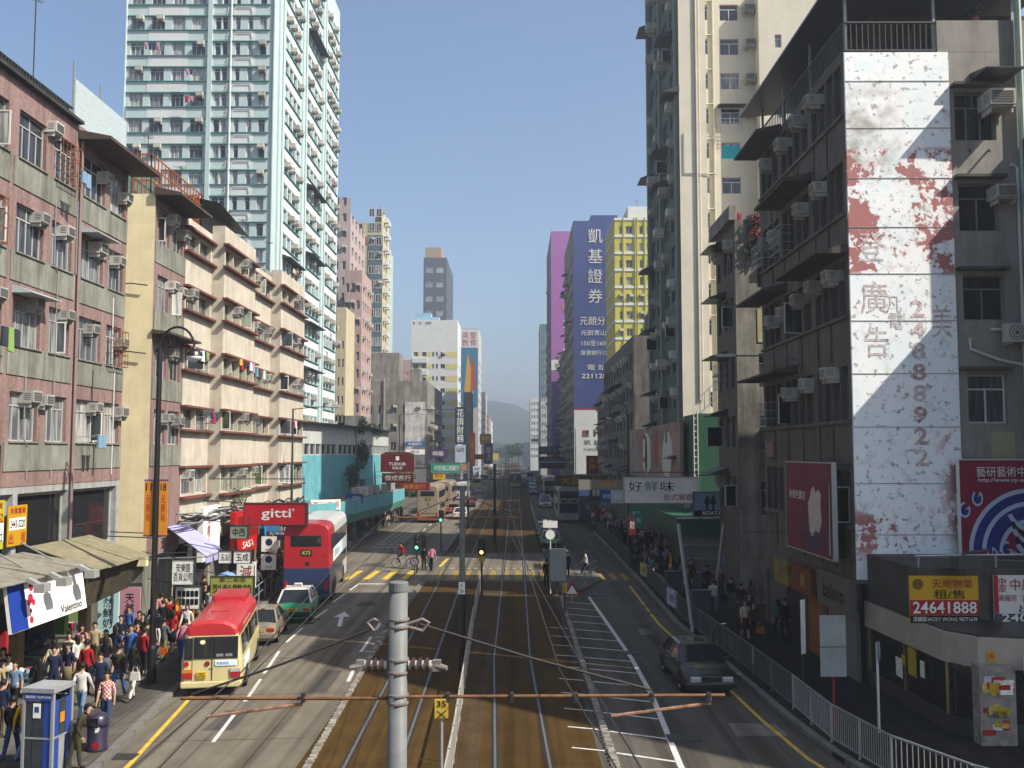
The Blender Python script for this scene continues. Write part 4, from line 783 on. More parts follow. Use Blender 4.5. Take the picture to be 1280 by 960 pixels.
# ================================================================ right side
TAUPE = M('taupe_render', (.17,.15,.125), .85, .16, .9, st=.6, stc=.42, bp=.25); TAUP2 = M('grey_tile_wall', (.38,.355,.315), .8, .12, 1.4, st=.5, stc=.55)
def peel_mat():
    m = bpy.data.materials.new('peeling_white_paint'); m.use_nodes = True; t = m.node_tree; N = t.nodes; L = t.links; b = N['Principled BSDF']; b.inputs['Roughness'].default_value = .7
    g = N.new('ShaderNodeNewGeometry'); sx = N.new('ShaderNodeSeparateXYZ'); L.new(g.outputs['Position'], sx.inputs[0])
    def noise(s, d=7, off=0.):
        mp = N.new('ShaderNodeMapping'); mp.inputs['Location'].default_value = (off,0,off); L.new(g.outputs['Position'], mp.inputs[0])
        n = N.new('ShaderNodeTexNoise'); n.inputs['Scale'].default_value = s; n.inputs['Detail'].default_value = d; n.inputs['Roughness'].default_value = .62; L.new(mp.outputs[0], n.inputs['Vector']); return n.outputs[0]
    def mth(op, a, b_=None, c=None):
        n = N.new('ShaderNodeMath'); n.operation = op
        for i, v in enumerate((a,b_,c)):
            if v is None: continue
            if isinstance(v, (int,float)): n.inputs[i].default_value = v
            else: L.new(v, n.inputs[i])
        return n.outputs[0]
    def bandz(z0, z1, soft):  # 1 inside the band
        n = N.new('ShaderNodeMapRange'); n.interpolation_type = 'SMOOTHSTEP'; L.new(sx.outputs[2], n.inputs[0]); n.inputs[1].default_value = z0-soft; n.inputs[2].default_value = z0+soft
        n2 = N.new('ShaderNodeMapRange'); n2.interpolation_type = 'SMOOTHSTEP'; L.new(sx.outputs[2], n2.inputs[0]); n2.inputs[1].default_value = z1+soft; n2.inputs[2].default_value = z1-soft
        return mth('MULTIPLY', n.outputs[0], n2.outputs[0])
    def bx(x0, x1, soft):
        n = N.new('ShaderNodeMapRange'); L.new(sx.outputs[0], n.inputs[0]); n.inputs[1].default_value = x0-soft; n.inputs[2].default_value = x0+soft
        n2 = N.new('ShaderNodeMapRange'); L.new(sx.outputs[0], n2.inputs[0]); n2.inputs[1].default_value = x1+soft; n2.inputs[2].default_value = x1-soft
        return mth('MULTIPLY', n.outputs[0], n2.outputs[0])
    def mix(f, a, c):
        x = N.new('ShaderNodeMix'); x.data_type = 'RGBA'; L.new(f, x.inputs[0])
        for v, i in ((a,6),(c,7)):
            if isinstance(v, tuple): x.inputs[i].default_value = (*v,1)
            else: L.new(v, x.inputs[i])
        return x.outputs[2]
    def thr(n, lo, hi):
        r = N.new('ShaderNodeMapRange'); L.new(n, r.inputs[0]); r.inputs[1].default_value = lo; r.inputs[2].default_value = hi; return r.outputs[0]
    tint = mix(thr(noise(.7,4,3.), .45, .62), (.86,.855,.84), (.76,.83,.83))
    fl = thr(noise(3.6,11,1.), .425, .385)                       # small dark flakes
    c = mix(mth('MULTIPLY', fl, .85), tint, (.30,.29,.26))
    stain = mth('MULTIPLY', thr(noise(1.2,9,8.), .40, .62), mth('MULTIPLY', bandz(18.2,21.4,.5), bx(11.5,13.8,.5)))
    c = mix(mth('MULTIPLY', stain, .95), c, (.34,.32,.28))
    drip = thr(noise(2.2,8,15.), .56, .66); c = mix(mth('MULTIPLY', drip, .35), c, (.42,.40,.36))
    redband = mth('MAXIMUM', bandz(14.6,19.2,.15), mth('MAXIMUM', mth('MULTIPLY', bandz(4.6,6.2,.4), bx(11.5,14.6,.6)), mth('MULTIPLY', bandz(5.2,8.9,.5), bx(15.2,16.2,.4))))
    edge = mth('MAXIMUM', mth('MULTIPLY', bx(11.9,12.75,.35), .10), mth('MULTIPLY', bx(14.7,16,.5), .055))
    nz = mth('ADD', mth('ADD', mth('MULTIPLY', noise(1.0,14,4.), .62), mth('MULTIPLY', noise(4.5,12,9.), .38)), edge)
    red = mth('MULTIPLY', thr(nz, .553, .562), redband)
    c = mix(mth('MULTIPLY', mth('MULTIPLY', thr(nz, .50, .56), redband), .35), c, (.62,.42,.40)); c = mix(red, c, (.36,.13,.12))
    L.new(c, b.inputs['Base Color'])
    bu = N.new('ShaderNodeBump'); bu.inputs['Strength'].default_value = .4; bu.inputs['Distance'].default_value = .02; L.new(mth('SUBTRACT', 1., red), bu.inputs['Height']); L.new(bu.outputs[0], b.inputs['Normal'])
    MATS['peeling_white_paint'] = m; return m
PEEL = peel_mat()
cn = thing('corner_block', 'grey brown corner block with tall peeling white painted wall, right', 'building', (14,40,0))
LW = (12,46.5,0); MZ = -Z90; YW = 34.3
sill = (5.6,9.4,13.2,16.95,20.6); gcols = [(.4+i*1.0, 1.28+i*1.0) for i in range(3)]+[(3.9+i*1.0, 4.78+i*1.0) for i in range(4)]+[(8.3+i*.93, 9.14+i*.93) for i in range(4)]
rc = [(a,b,z,z+1.95) for z in sill for a, b in gcols]
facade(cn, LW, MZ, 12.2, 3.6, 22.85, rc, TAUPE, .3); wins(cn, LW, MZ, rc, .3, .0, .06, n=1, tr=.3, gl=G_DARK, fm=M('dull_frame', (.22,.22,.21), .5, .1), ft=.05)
for z in sill:
    ledge(cn, LW, MZ, .1, 12.1, z-.14, TAUPE, .12, .12, 'sill')
    for u in (2.1,4.2,6.4,8.6,10.2): pipe(cn, LW, MZ, u, z-1.6, z-.14, BROWN, .025, .03)
for u0, u1, z in ((-.6,4.4,15.35),(3.4,8.3,19.2),(-.5,6.0,11.6),(6.5,12.2,15.4),(-.4,4.0,22.7)): ledge(cn, LW, MZ, u0, u1, z, BROWN, 1.15, .1, 'hood', .25)
for u, z in ((9.0,22.0),(7.0,21.9),(4.6,21.7),(2.0,21.6),(9.6,18.3),(7.2,18.1),(3.2,17.9),(1.6,17.9),(8.6,14.6),(6.6,14.4),(4.4,14.2),(2.4,14.1),(10.8,14.6),(7.6,10.8),(10.4,11.0),(5.0,10.6)): ac(cn, LW, MZ, u, z, -.0, sc=.95)
for u, z in ((.6,16.9),(3.8,16.95),(1.0,9.4)): cage(cn, LW, MZ, u, z, 1.7, 1.1, .6)
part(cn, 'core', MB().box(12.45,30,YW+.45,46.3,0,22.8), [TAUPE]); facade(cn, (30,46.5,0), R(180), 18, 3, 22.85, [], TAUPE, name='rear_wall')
# camera-facing wall
LE = (12,YW,0); ew = [(4.0,5.5,19.55,21.35),(4.05,5.5,16.2,17.95),(4.1,5.6,12.95,14.6),(4.15,5.55,9.25,11.0)]
facade(cn, LE, 0, 18, 3.6, 22.85, ew, TAUP2, .28, 'end_wall'); MB().box(3.45,18,0,.35,22.86,24.05).build('roof_parapet', TAUP2, cn, xf(cn, LE, 0, 0,0,0), 0)
for i, r in enumerate(ew): win(cn, LE, 0, r, .28, 2 if i else 3, .3, WHITE if i == 3 else M('dull_frame'), G_DARK, .06, True)
WPAN = MB().box(0,3.78,-.12,-.001,3.75,22.8); WPAN.build('painted_panel', PEEL, cn, xf(cn, LE, 0, 0,0,0), 0)
for z in (21.7,19.95,18.1,16.3,14.6,12.9,11.0,9.1,7.1,5.3): MB().box(0,3.78,-.135,-.119,z,z+.03).build('panel_joint', M('joint_grey', (.45,.44,.42), .9, .2), cn, xf(cn, LE, 0, 0,0,0), 0)
FR = M('faded_red_paint', (.98,.82,.79), .85, .45, 6); FR2 = M('worn_red_paint', (.80,.56,.54), .85, .5, 5)
for ch, x, z, w_, h, m in (('登',.78,15.6,.95,1.05,FR),('廣',.85,13.75,.95,1.15,FR),('告',.9,12.15,.85,1.1,FR),('凡',1.55,13.5,.55,.6,FR),('電',1.6,12.9,.5,.6,FR)): lettering(cn, ch, w_, h, m, xf(cn, LE, 0, x, -.128, z), 0)
for i, ch in enumerate('24888922'): lettering(cn, ch, .5, .62, FR2 if i in (3,5,6) else FR, xf(cn, LE, 0, 2.38, -.128, 13.35-.76*i), 0, bold=.03)
lettering(cn, '美', .75, 1.2, FR, xf(cn, LE, 0, 3.25, -.128, 12.9), 0)
for z in (21.5,18.1,14.75,11.15): ledge(cn, LE, 0, 3.85, 5.65, z, M('dark_hood', (.12,.115,.1), .9, .2), .4, .1, 'hood')
ac(cn, LE, 0, 5.35, 20.6, -.2, sc=1.35); ledge(cn, LE, 0, 4.6, 5.95, 21.75, DARKM, 1.3, .04, 'tin_hood', .25); ac(cn, LE, 0, 5.5, 17.3, -.1, sc=1.1); ac(cn, LE, 0, 5.75, 12.1, -.1, True, 1.1)
for pts in ([(5.0,-.08,12.6),(6.1,-.08,12.6)],[(4.25,-.08,12.3),(4.25,-.08,11.9),(5.3,-.08,11.5),(6.3,-.08,11.3)],[(6.15,-.12,4),(6.15,-.12,18.5),(6.0,-.12,18.6),(5.9,-.12,18.6)]): MB().tube(pts, .06, 6).build('pipe', WHITE, cn, xf(cn, LE, 0, 0,0,0), 0)
MB().tube([(6.35,-.16,8),(6.35,-.16,25)], .12, 8).build('drain_pipe', M('green_white_pipe', (.5,.62,.55), .5), cn, xf(cn, LE, 0, 0,0,0), 0)
for u in (4.5,5.2): MB().tube([(u,-.02,19.2),(u-.12,-.3,19.05)], .04, 5).build('stub_pipe', DARKM, cn, xf(cn, LE, 0, 0,0,0), 0)
panel(cn, LE, 0, 4.9, 5.75, 7.9, 8.95, M('pale_yellow_patch', (.5,.46,.28), .9, .15), .02, 'rendered_patch')
# roof terrace
rail_fence(cn, 'roof_railing', (12.1,34.35,22.85), (15.5,34.35,22.85), 1.15, DARKM, 16, .03, .06); rail_fence(cn, 'roof_railing', (12.05,34.4,22.85), (12.05,46.3,22.85), 1.15, DARKM, 44, .03, .06)
for x, y in ((12.15,34.45),(15.4,34.45),(12.1,38.5),(12.1,42.4),(12.1,46.1),(18.3,34.45)): part(cn, 'roof_post', MB().box(x-.05,x+.05,y-.05,y+.05,22.85,25.2), STEEL)
part(cn, 'roof_canopy', MB().add([(11.2,33.9,24.9),(20,33.9,25.7),(20,47,25.7),(11.2,47,24.9),(11.2,33.9,25.0),(20,33.9,25.8),(20,47,25.8),(11.2,47,25.0)], [(3,2,1,0),(4,5,6,7),(0,1,5,4),(1,2,6,5),(2,3,7,6),(3,0,4,7)]), DARKM)
part(cn, 'roof_shed', MB().box(13.6,19.8,36,46.5,22.8,25.0), [BROWN])
# low glazed shop in front of the end wall
FAS = M('beige_fascia', (.50,.44,.36), .7, .08, 1.5, st=.3, stc=.7); STN = M('dark_granite', (.06,.058,.055), .35, .25, 8);
gs = thing('glass_shop', 'low glazed corner shop with beige fascia under the letting boards', 'shop', (15,31,0))
A = [(12.35,34.2),(12.55,28.6),(13.1,27.7),(21,25.6),(21,34.2)]
part(gs, 'roof', MB().prism(A, 2.98, 3.06), DARKM)
for p, q_ in zip(A[:3], A[1:4]):
    a, c = Vector(p), Vector(q_); rz = math.atan2(c.y-a.y, c.x-a.x); Ln = (c-a).length; o3 = xf(gs, (a.x,a.y,0), rz, 0, 0, 0)
    MB().box(-.05,Ln+.05,-.12,.2,2.15,3.0).build('fascia', FAS, gs, o3, rz); MB().box(0,Ln,0,.3,.12,.62).build('plinth', STN, gs, o3, rz)
    n = max(1, int(Ln/2.2))
    for i in range(n):
        u0, u1 = Ln*i/n, Ln*(i+1)/n; MB().box(u0,u0+.09,-.03,.1,.62,2.15).build('mullion', M('brass_frame', (.35,.27,.13), .35, .1, me=.6), gs, o3, rz); MB().box(u0+.1,u1,.03,.06,.63,2.14).build('pane', SHG, gs, o3, rz)
for i in range(3): part(gs, 'step', MB().box(14.6,16.6,26.0-.28*(2-i)-.25,26.9,.13,.28+.15*i), STN)
part(gs, 'pillar', MB().box(12.85,13.85,27.2,27.65,.1,2.3), [M('poster_pillar', (.35,.32,.28), .8, .3, 4)])
cw_ = [P('bill_%d'%i, h, r=.8, nz=.25, sc=8) for i, h in enumerate(('d8d4c8','c8a828','b83030','e4e2dc','a8a8b0','d0b860'))]
for i in range(26):
    z = random.uniform(.5,2.15); x = random.uniform(12.88,13.5); part(gs, 'pasted_bill', MB().box(x,x+random.uniform(.14,.34),27.18-.0012*i,27.195,z-random.uniform(.1,.3),z), cw_[random.randrange(6)])
lettering(gs, '租/售', .42, .2, DARKM, Vector((13.36,27.13,1.0))-gs.location, 0)
part(gs, 'upper_wall', MB().box(12.35,21,30,34.18,3.07,4.65), [M('sooty_wall', (.10,.095,.085), .9, .25, 1.5, st=.5)])
part(gs, 'roof_rail', MB().tube([(12.4,30.2,5.0),(20,30.2,5.1)], .04, 6).tube([(12.5,30.2,4.6),(12.5,30.2,5.0)], .03, 6).tube([(14.9,30.2,4.6),(14.9,30.2,5.05)], .03, 6), STEEL)
part(gs, 'floodlight', MB().box(13.3,14.0,29.2,29.8,4.7,5.05).tube([(13.6,29.5,4.65),(13.8,30,5.1),(14.6,30,5.2)], .05, 6), DARKM)
for x, z, w_, h, c in ((0.8,1.35,.28,.5,0),(1.35,1.25,.6,.85,1),(2.1,1.45,.3,.3,1),(2.35,1.0,.5,.6,0)):  # notices in its side window
    a = Vector((12.36,34.2,0)); part(gs, 'notice', MB().box(12.36+.035*(6.2-x-3)-.1+.06,12.36+.035*(6.2-x-3)-.07+.06,29.0+x,29.0+x+w_,z,z+h), cw_[c])
# shop fronts under the corner block
for y0, y1, m, lb in ((34.6,37.6,M('grey_shutter', (.22,.22,.20), .6, .15, 3),0),(38.0,40.2,M('orange_shopfront', (.35,.11,.03), .6, .2, 3),1),(40.5,43,M('dark_shop_interior'),2),(43.3,46.3,M('dim_grey_front', (.12,.12,.115), .7, .3, 2),3)):
    part(cn, 'shop_front', MB().box(12.05,12.2,y0,y1,.13,2.7), [m]); part(cn, 'shop_pier', MB().box(11.95,12.25,y1,y1+.3,.1,3.6), TAUPE)
part(cn, 'shop_beam', MB().box(11.85,12.2,34.4,46.5,2.75,3.65), TAUPE)
# ---------------------------------------------------------------- narrow old block
nb = thing('tenement_block', 'narrow weathered block with red flowers trailing over its roof edge', 'building', (15,54.5,0)); LN = (12,57,0); WG = M('weathered_grey_wall', (.34,.32,.27), .9, .28, .8, st=.8, stc=.35, bp=.3)
rc = [(a,b,z,z+1.7) for z in (5.2,8.5,11.8,15.1,18.2) for a, b in ((.5,1.5),(2.2,3.4),(3.7,4.5))]
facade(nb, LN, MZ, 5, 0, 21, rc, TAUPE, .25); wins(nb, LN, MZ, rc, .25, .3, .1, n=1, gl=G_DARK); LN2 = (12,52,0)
rc = [(1.2,2.4,z,z+1.9) for z in (4.8,8.3,11.7,17.2)]; facade(nb, LN2, 0, 8, 0, 21, rc, WG, .3, 'side_wall'); wins(nb, LN2, 0, rc, .3, .6, n=2, gl=G_NEAR)
panel(nb, LN2, 0, 1.15, 2.5, 14.2, 16.0, M('pale_yellow_patch'), .04, 'boarded_window'); part(nb, 'core', MB().box(12.3,20,52.3,56.95,0,20.9), [WG]); ledge(nb, LN, MZ, -.3, 5.3, 20.9, WG, .35, .8, 'parapet')
for z in (19.95,17.0,13.6,10.3,7): ledge(nb, LN, MZ, .3, 2.6, z, DARKM, 1.0, .06, 'awning', .35)
cage(nb, LN, MZ, 1.5, 11.8, 1.9, 1.4, .6)
# ---------------------------------------------------------------- green and cream tower
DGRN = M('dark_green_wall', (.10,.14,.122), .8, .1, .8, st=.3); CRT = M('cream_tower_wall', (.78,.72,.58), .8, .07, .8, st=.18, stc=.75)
gt = thing('tower_block', 'tall tower with blank cream end wall and dark green street side, right', 'building', (17,77,0)); LG = (12,84.7,0)
facade(gt, (12,69,0), 0, 1.7, 4, 51, [], CRT, name='end_wall'); part(gt, 'return_wall', MB().box(13.69,13.99,69.01,71.4,4,51), CRT)
zs = [6.2+2.69*i for i in range(16)]; zw = zs[:13]; rc = [(.45,.95,z,z+1.15) for z in zs]+[(1.85,3.3,z-.05,z+1.2) for z in zs]
LR = (13.7,71.2,0); facade(gt, LR, 0, 4.5, 4, 51, rc, CRT, .2, 'recess_wall'); wins(gt, LR, 0, rc, .2, 0, .1, n=2, fm=WHITE, kids=True)
for z in zs[4:]:
    MB().tube([(.3,-.1,z+1.6),(.4,-.12,z+1.45),(1.2,-.12,z+1.45),(1.25,-.1,z+1.9)], .05, 6).build('drain_run', CRT, gt, xf(gt, LR, 0, 0,0,0), 0)
    if random.random() < .55: ac(gt, LR, 0, 4.0, z+.5, 0, sc=1.2)
for u in (-.1,.15,1.3): pipe(gt, LR, 0, u, 8, 50.5, CRT, .07)
pipe(gt, (12,69,0), 0, 1.25, 12, 50.5, CRT, .06); pipe(gt, (12,69,0), 0, 1.45, 12, 50.5, CRT, .05)
MB().tube([(.3,-.06,31.6),(.3,-.06,28.6),(2.6,-.06,28.5)], .035, 5).build('conduit', STEEL, gt, xf(gt, (12,69,0), 0, 0,0,0), 0)
panel(gt, LR, 0, 1.85, 3.3, 30.15, 31.4, P('cyan_board', '28b4c8'), .03, 'cyan_blind', .13); laundry(gt, LR, 0, 1.7, 26.0, 4, .7, .45, .8); ledge(gt, LR, 0, 1.6, 3.6, 34.3, DARKM, .8, .05, 'awning', .2); cage(gt, LR, 0, 1.75, 32.4, 1.6, .9, .5)
LWG = (18.2,70,0); rc = [(1.2,1.7,z,z+1.0) for z in zw]+[(2.9,3.4,z,z+1.0) for z in zw]; facade(gt, LWG, 0, 6.8, 4, 43.5, rc, CRT, .2, 'wing_wall'); wins(gt, LWG, 0, rc, .2, n=1, fm=WHITE); facade(gt, (18.2,71.3,0), MZ, 1.3, 4, 43.5, [], CRT, name='wing_return')
bc = [(1.0,3.0),(4.2,6.2),(8.2,10.2),(11.6,13.4)]; rc = [(a,b,z,z+1.5) for z in zs for a, b in bc]
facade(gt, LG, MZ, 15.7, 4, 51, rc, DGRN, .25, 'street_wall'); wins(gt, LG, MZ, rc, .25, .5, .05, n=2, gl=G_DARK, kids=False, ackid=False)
for u in (.3,7.2,15.0): panel(gt, LG, MZ, u-.35, u+.35, 5, 50.9, M('grey_green_pier', (.24,.26,.22), .8, .1, .8), .25, 'pier')
for i in range(13): ledge(gt, LG, MZ, (u := random.choice((.5,8,11,13.6))), u+2.3, random.choice(zs)+1.55, DARKM, 1.2, .05, 'awning', .45)
for i in range(20): ac(gt, LG, MZ, random.uniform(.5,15.3), random.choice(zs)+.8, -.1, kid=False, sc=1.3)
part(gt, 'core', MB().box(12.3,18.5,71.5,84.6,0,50.9).box(18.6,25,70.3,84.5,0,43.4).box(12.3,13.65,69.3,71.45,0,50.9), [CRT])
# green hoarding structure and billboard hall under the tower
GRN = M('bottle_green_paint', (.035,.12,.07), .6, .15, 2, st=.3); gh = thing('market_shed', 'bottle green shed with pipe ladder and roof stair in front of the tower', 'building', (13,66.5,0))
part(gh, 'shed_body', MB().box(12.0,17,63.6,68.9,5.3,10.8), [GRN]); part(gh, 'lower_body', MB().box(12.4,17,63.8,68.8,0,5.2), [M('dim_grey_front')])
for i in range(14): part(gh, 'ladder_rung', MB().box(11.75,12.0,63.5,63.56,5.4+.42*i,5.46+.42*i), WHITE)
for x in (11.75,12.0): part(gh, 'ladder_rail', MB().box(x-.03,x+.03,63.47,63.53,5,11.4), WHITE)
q = MB()
for i in range(9): q.bar((12.2+.32*i,63.7,10.8+.3*i),(12.2+.32*i,63.7,11.9+.3*i),.05,.05)
q.bar((12.2,63.7,11.9),(14.8,63.7,14.3),.06,.06).bar((12.2,63.7,10.8),(14.8,63.7,13.2),.06,.06); part(gh, 'roof_stair', q, STEEL)
part(gh, 'roof_cabin', MB().box(14.0,16.6,64,66,10.8,13.4), [M('green_lattice', (.10,.25,.15), .6, .3, 6)]); part(gh, 'roof_slab', MB().box(13.6,17,63.5,66.4,13.4,13.5), DARKM)
hb = thing('billboard_hall', 'faded pinkish billboard wall with a pale running figure, right side', 'billboard', (11.5,82,0))
part(hb, 'board', MB().box(11.45,11.7,67.2,97,6.0,10.4), [M('faded_pink_print', (.40,.27,.24), .8, .3, .5)])
for y0, y1, z0, z1, c in ((70,76,6.2,9.9,'b8b4ae'),(77,80,7,10.2,'a84840'),(81,88,6.3,10,'c0bcb4'),(90,95,6.2,9,'98908a'),(84,85.5,6.4,9.8,'a85048')):
    q = MB(); n = 10; vs = [(11.44,(y0+y1)/2+(y1-y0)/2*math.cos(6.283*k/n)*random.uniform(.6,1),(z0+z1)/2+(z1-z0)/2*math.sin(6.283*k/n)) for k in range(n)]; q.add(vs, [tuple(range(n-1,-1,-1))]); part(hb, 'printed_figure', q, P('hall_'+c, c))
lettering(hb, 'C', 3.0, 2.6, P('hall_a84840', 'a84840'), Vector((11.43,86.5,8.6))-hb.location, -Z90)
part(hb, 'support', MB().box(11.9,16,69.1,97,0,6).box(11.75,16,84.8,96.9,6,10.3), [M('dim_grey_front')])
# grey old 5-storey block beyond
og, lo, ls, rz = block('tenement_block', 'blackened grey tenement beyond the faded billboard, right', 12, 24, 97.5, 131, 20.2, M('black_stained_render', (.2,.19,.175), .9, .35, .6, st=.8, stc=.3), None, (cols(10,33.5,.6),4.5,3.1,1.6,5), sdir=-1, gl=G_DARK, acp=.5, roof=[(14,18,100,104,20.1,23)])
for i in range(16): ledge(og, ls, rz, (u := random.uniform(0,30)), u+2.6, random.choice((6.4,9.5,12.6,15.7)), DARKM, 1.2, .06, 'awning', .4)
# yellow block with white bands, blue painted wall, purple wall
YB = M('bright_yellow_render', (.62,.56,.10), .8, .08, .8, st=.15, stc=.75); y0 = 160
xa, xb = at(769,400,y0).x, at(830,400,y0).x; H = at(790,272,y0).z
yb, lo, ls, rz = block('apartment_block', 'bright yellow block with white bands and drain pipes', xa, xb, y0, y0+16, H, YB, ([(.8,1.3),(1.9,3.0),(4.2,4.8),(5.4,6.7),(7.4,8)],4.5,2.9,1.3,15), None, sdir=-1, acp=.3, band=(MINTW,[3.9+2.9*i for i in range(16)],.4))
for u in (1.5,3.4,3.8,5.1): pipe(yb, lo, 0, u, 3, H, M('yellow_pipe', (.55,.5,.12), .6), .08, .15)
part(yb, 'roof_block', MB().box(xa+2.4,xb,y0+1,y0+8,H,H+2.2), [MINTW]); antenna(yb, (xa+4,y0+2,H+2), 1.5)
BLU = P('royal_blue_paint', '45558c', r=.7, nz=.08, sc=.6, st=.12, stc=.8); y0 = 182; xa, xb = at(717,400,y0).x, at(773,400,y0).x; zt = at(740,276,y0).z; zm = at(740,512,y0).z
kg, lo, ls, rz = block('office_block', 'block with royal blue painted wall of white characters', xa, xb, y0, y0+34, zt, BLU, None, (cols(10,34,.6),5,3.05,1.6,14), sdir=-1, gl=G_DARK, acp=.6, ms=GREY)
panel(kg, lo, 0, .0, xb-xa, 4.2, zm, MINTW, .06, 'white_band'); panel(kg, lo, 0, 0, xb-xa, zm-.02, zm+.25, P('kg_red', 'a83040'), .09, 'red_line'); part(kg, 'raised_parapet', MB().box(xa+3.4,xb-.02,y0+.02,y0+6,zt-.05,zt+1.1), [BLU])
for u in range(0, 30, 2):
    if random.random() < .8: ledge(kg, ls, rz, u, u+2.4, 6.6+3.05*random.randrange(14), DARKM, 1.2, .06, 'awning', .4)
def kgt(body, px, py, wpx, hpx, m=WHITE, v=False):
    p = at(px,py,y0); s = y0/F; lettering(kg, body, wpx*s, hpx*s, m, Vector((p.x,y0-.1,p.z))-kg.location, 0, bold=.015, vertical=v, sp=1.25)
for i, ch in enumerate('凱基證券'): kgt(ch, 744, 295+25*i, 18, 18)
kgt('元朗分行', 746, 401, 43, 11); kgt('元朗青山道', 746, 416, 40, 7); kgt('150至160號', 746, 429, 38, 7); kgt('匯豐銀行12樓', 746, 441, 40, 6); kgt('電 話', 746, 459, 24, 7); kgt('22112888', 748, 470, 42, 6)
kgt('KGI', 757, 541, 30, 9, P('kg_grey', '50585c')); kgt('凱 基 證 券', 752, 553, 44, 6, P('kg_grey', '50585c')); kgt('力求信賴 誠意服務', 752, 562, 46, 4, P('kg_grey', '50585c'))
for dx, dz, c in ((0,0,'a84a5c'),(.62,0,'4a7c84'),(0,.62,'a84a5c'),(.62,.62,'38444c')):
    p = at(728,546,y0); part(kg, 'emblem_tile', MB().box(p.x+dx,p.x+dx+.6,y0-.1,y0-.07,p.z+dz,p.z+dz+.6), P('kg_'+c, c))
y0 = 240; xa, xb = at(689,400,y0).x, at(712,400,y0).x; H = at(700,289,y0).z; PUR = P('mauve_paint', 'a86cae', r=.75, nz=.08, sc=.5, st=.12, stc=.8)
pu, lo, ls, rz = block('office_block', 'block with mauve painted wall and vertical phone number', xa, xb+6, y0, y0+34, H, PUR, None, (cols(8,34,.5),5,3.1,1.6,16), sdir=-1, gl=G_DARK, acp=.5, ms=GREY)
zz = at(700,450,y0).z; panel(pu, lo, 0, 0, 8, zz-2.6, zz, MINTW, .05, 'white_band'); panel(pu, lo, 0, 0, 8, 6, zz-5.2, P('violet_paint', '8064ac'), .05, 'violet_band'); lettering(pu, 'WWW', 3.6, 1.3, P('kg_grey'), Vector((xa+2.6,y0-.08,zz-1.4))-pu.location, 0)
for i, ch in enumerate('24430636'): p = at(709,405+15.5*i,y0); lettering(pu, ch, 1.7, 2.2, WHITE, Vector((p.x-.2,y0-.08,p.z))-pu.location, 0, bold=.02)
lettering(pu, '●', 2.2, 2.2, P('pu_orange', 'd08a3c'), Vector((at(708,385,y0).x,y0-.08,at(708,385,y0).z))-pu.location, 0)
y0 = 216; ot = block('tenement_block', 'row of grimy shaded tenements below the blue wall', at(704,520,y0).x+.2, at(716,520,y0).x+6, y0, y0+22, at(706,440,y0).z, GREY, None, (cols(8,22,.6),4.5,3.1,1.7,9), sdir=-1, gl=G_DARK, acp=.9)
for i in range(30): ledge(ot[0], ot[2], ot[3], (u := random.uniform(0,19)), u+2.4, 6.3+3.1*random.randrange(9), DARKM, 1.3, .06, 'awning', .45)
y0 = 134; o2 = block('tenement_block', 'dark shaded tenement with many awnings before the blue wall', 13.4, 22, y0, y0+24, 17.5, GREY, (cols(4,8.6,.5),4.5,3.1,1.6,4), (cols(9,24,.6),4.5,3.1,1.7,4), sdir=-1, gl=G_DARK, acp=.9)
for i in range(16): ledge(o2[0], o2[2], o2[3], (u := random.uniform(0,21)), u+2.4, 6.3+3.1*random.randrange(4), DARKM, 1.3, .06, 'awning', .45)
o3 = block('tenement_block', 'low dark tenement row behind the beige hanging sign', 10.9, 20, 276, 330, 24, GREY, None, (cols(16,54,.6),4.5,3.1,1.7,6), sdir=-1, gl=G_DARK, acp=.5)
y0 = 400; block('tower_block', 'slender teal glass tower far on the right', at(675,480,y0).x, at(690,480,y0).x, y0, y0+20, at(680,405,y0).z, M('teal_tower', (.14,.22,.23), .5, .1, .5), (cols(3,4.8,.6,.2),10,3,1.6,17), (cols(5,20,.5),10,3,1.6,17), sdir=-1)
y0 = 440; block('tower_block', 'far white twin tower at the end of the right side', at(663,540,y0).x, at(677,540,y0).x, y0, y0+24, at(670,498,y0).z, MINTW, (cols(4,5,.5,.2),6,3,1.4,9), (cols(6,24,.5),6,3,1.4,9), sdir=-1, gl=G_DARK)
y0 = 350; block('apartment_block', 'far pale block half hidden behind grimy right tenements', at(676,540,y0).x, at(690,540,y0).x, y0, y0+40, at(680,498,y0).z, M('soft_grey_render'), (cols(4,4,.5,.2),6,3,1.4,8), (cols(8,40,.5),6,3,1.4,8), sdir=-1, gl=G_DARK)
y0 = 560; block('apartment_block', 'far low dark blue house at the street end', at(654,560,y0).x, at(664,560,y0).x, y0, y0+20, at(660,553,y0).z, M('slate_blue', (.12,.15,.22), .7, .1), (cols(4,4.6,.5,.2),3,3,1.4,3), None, sdir=-1)
# buildings of the near right corner, just outside the picture: they shade its lower part
SH = M('taupe_render'); nr = thing('corner_block', 'block across the side street to the right of the camera', 'building', (24,24,0))
part(nr, 'wall', MB().prism([(18.2,31.3),(18.2,27.2),(34,13.5),(40,21.5)], 0, 29.5), [SH]); 
for z in range(4, 26, 3): part(nr, 'window', MB().box(18.1,18.18,28,30.5,z,z+1.6), G_DARK)
nr2 = thing('side_wing', 'lower wing joined to the corner block, right of the camera', 'building', (22,32,0))
part(nr2, 'wall', MB().box(18.3,30,31.35,32.66,0,16.4).box(18.3,30,32.67,34.2,0,19.5), [SH]); part(nr2, 'window', MB().box(18.22,18.28,31.6,32.8,5,7).box(18.22,18.28,31.6,32.8,9,11), G_DARK)
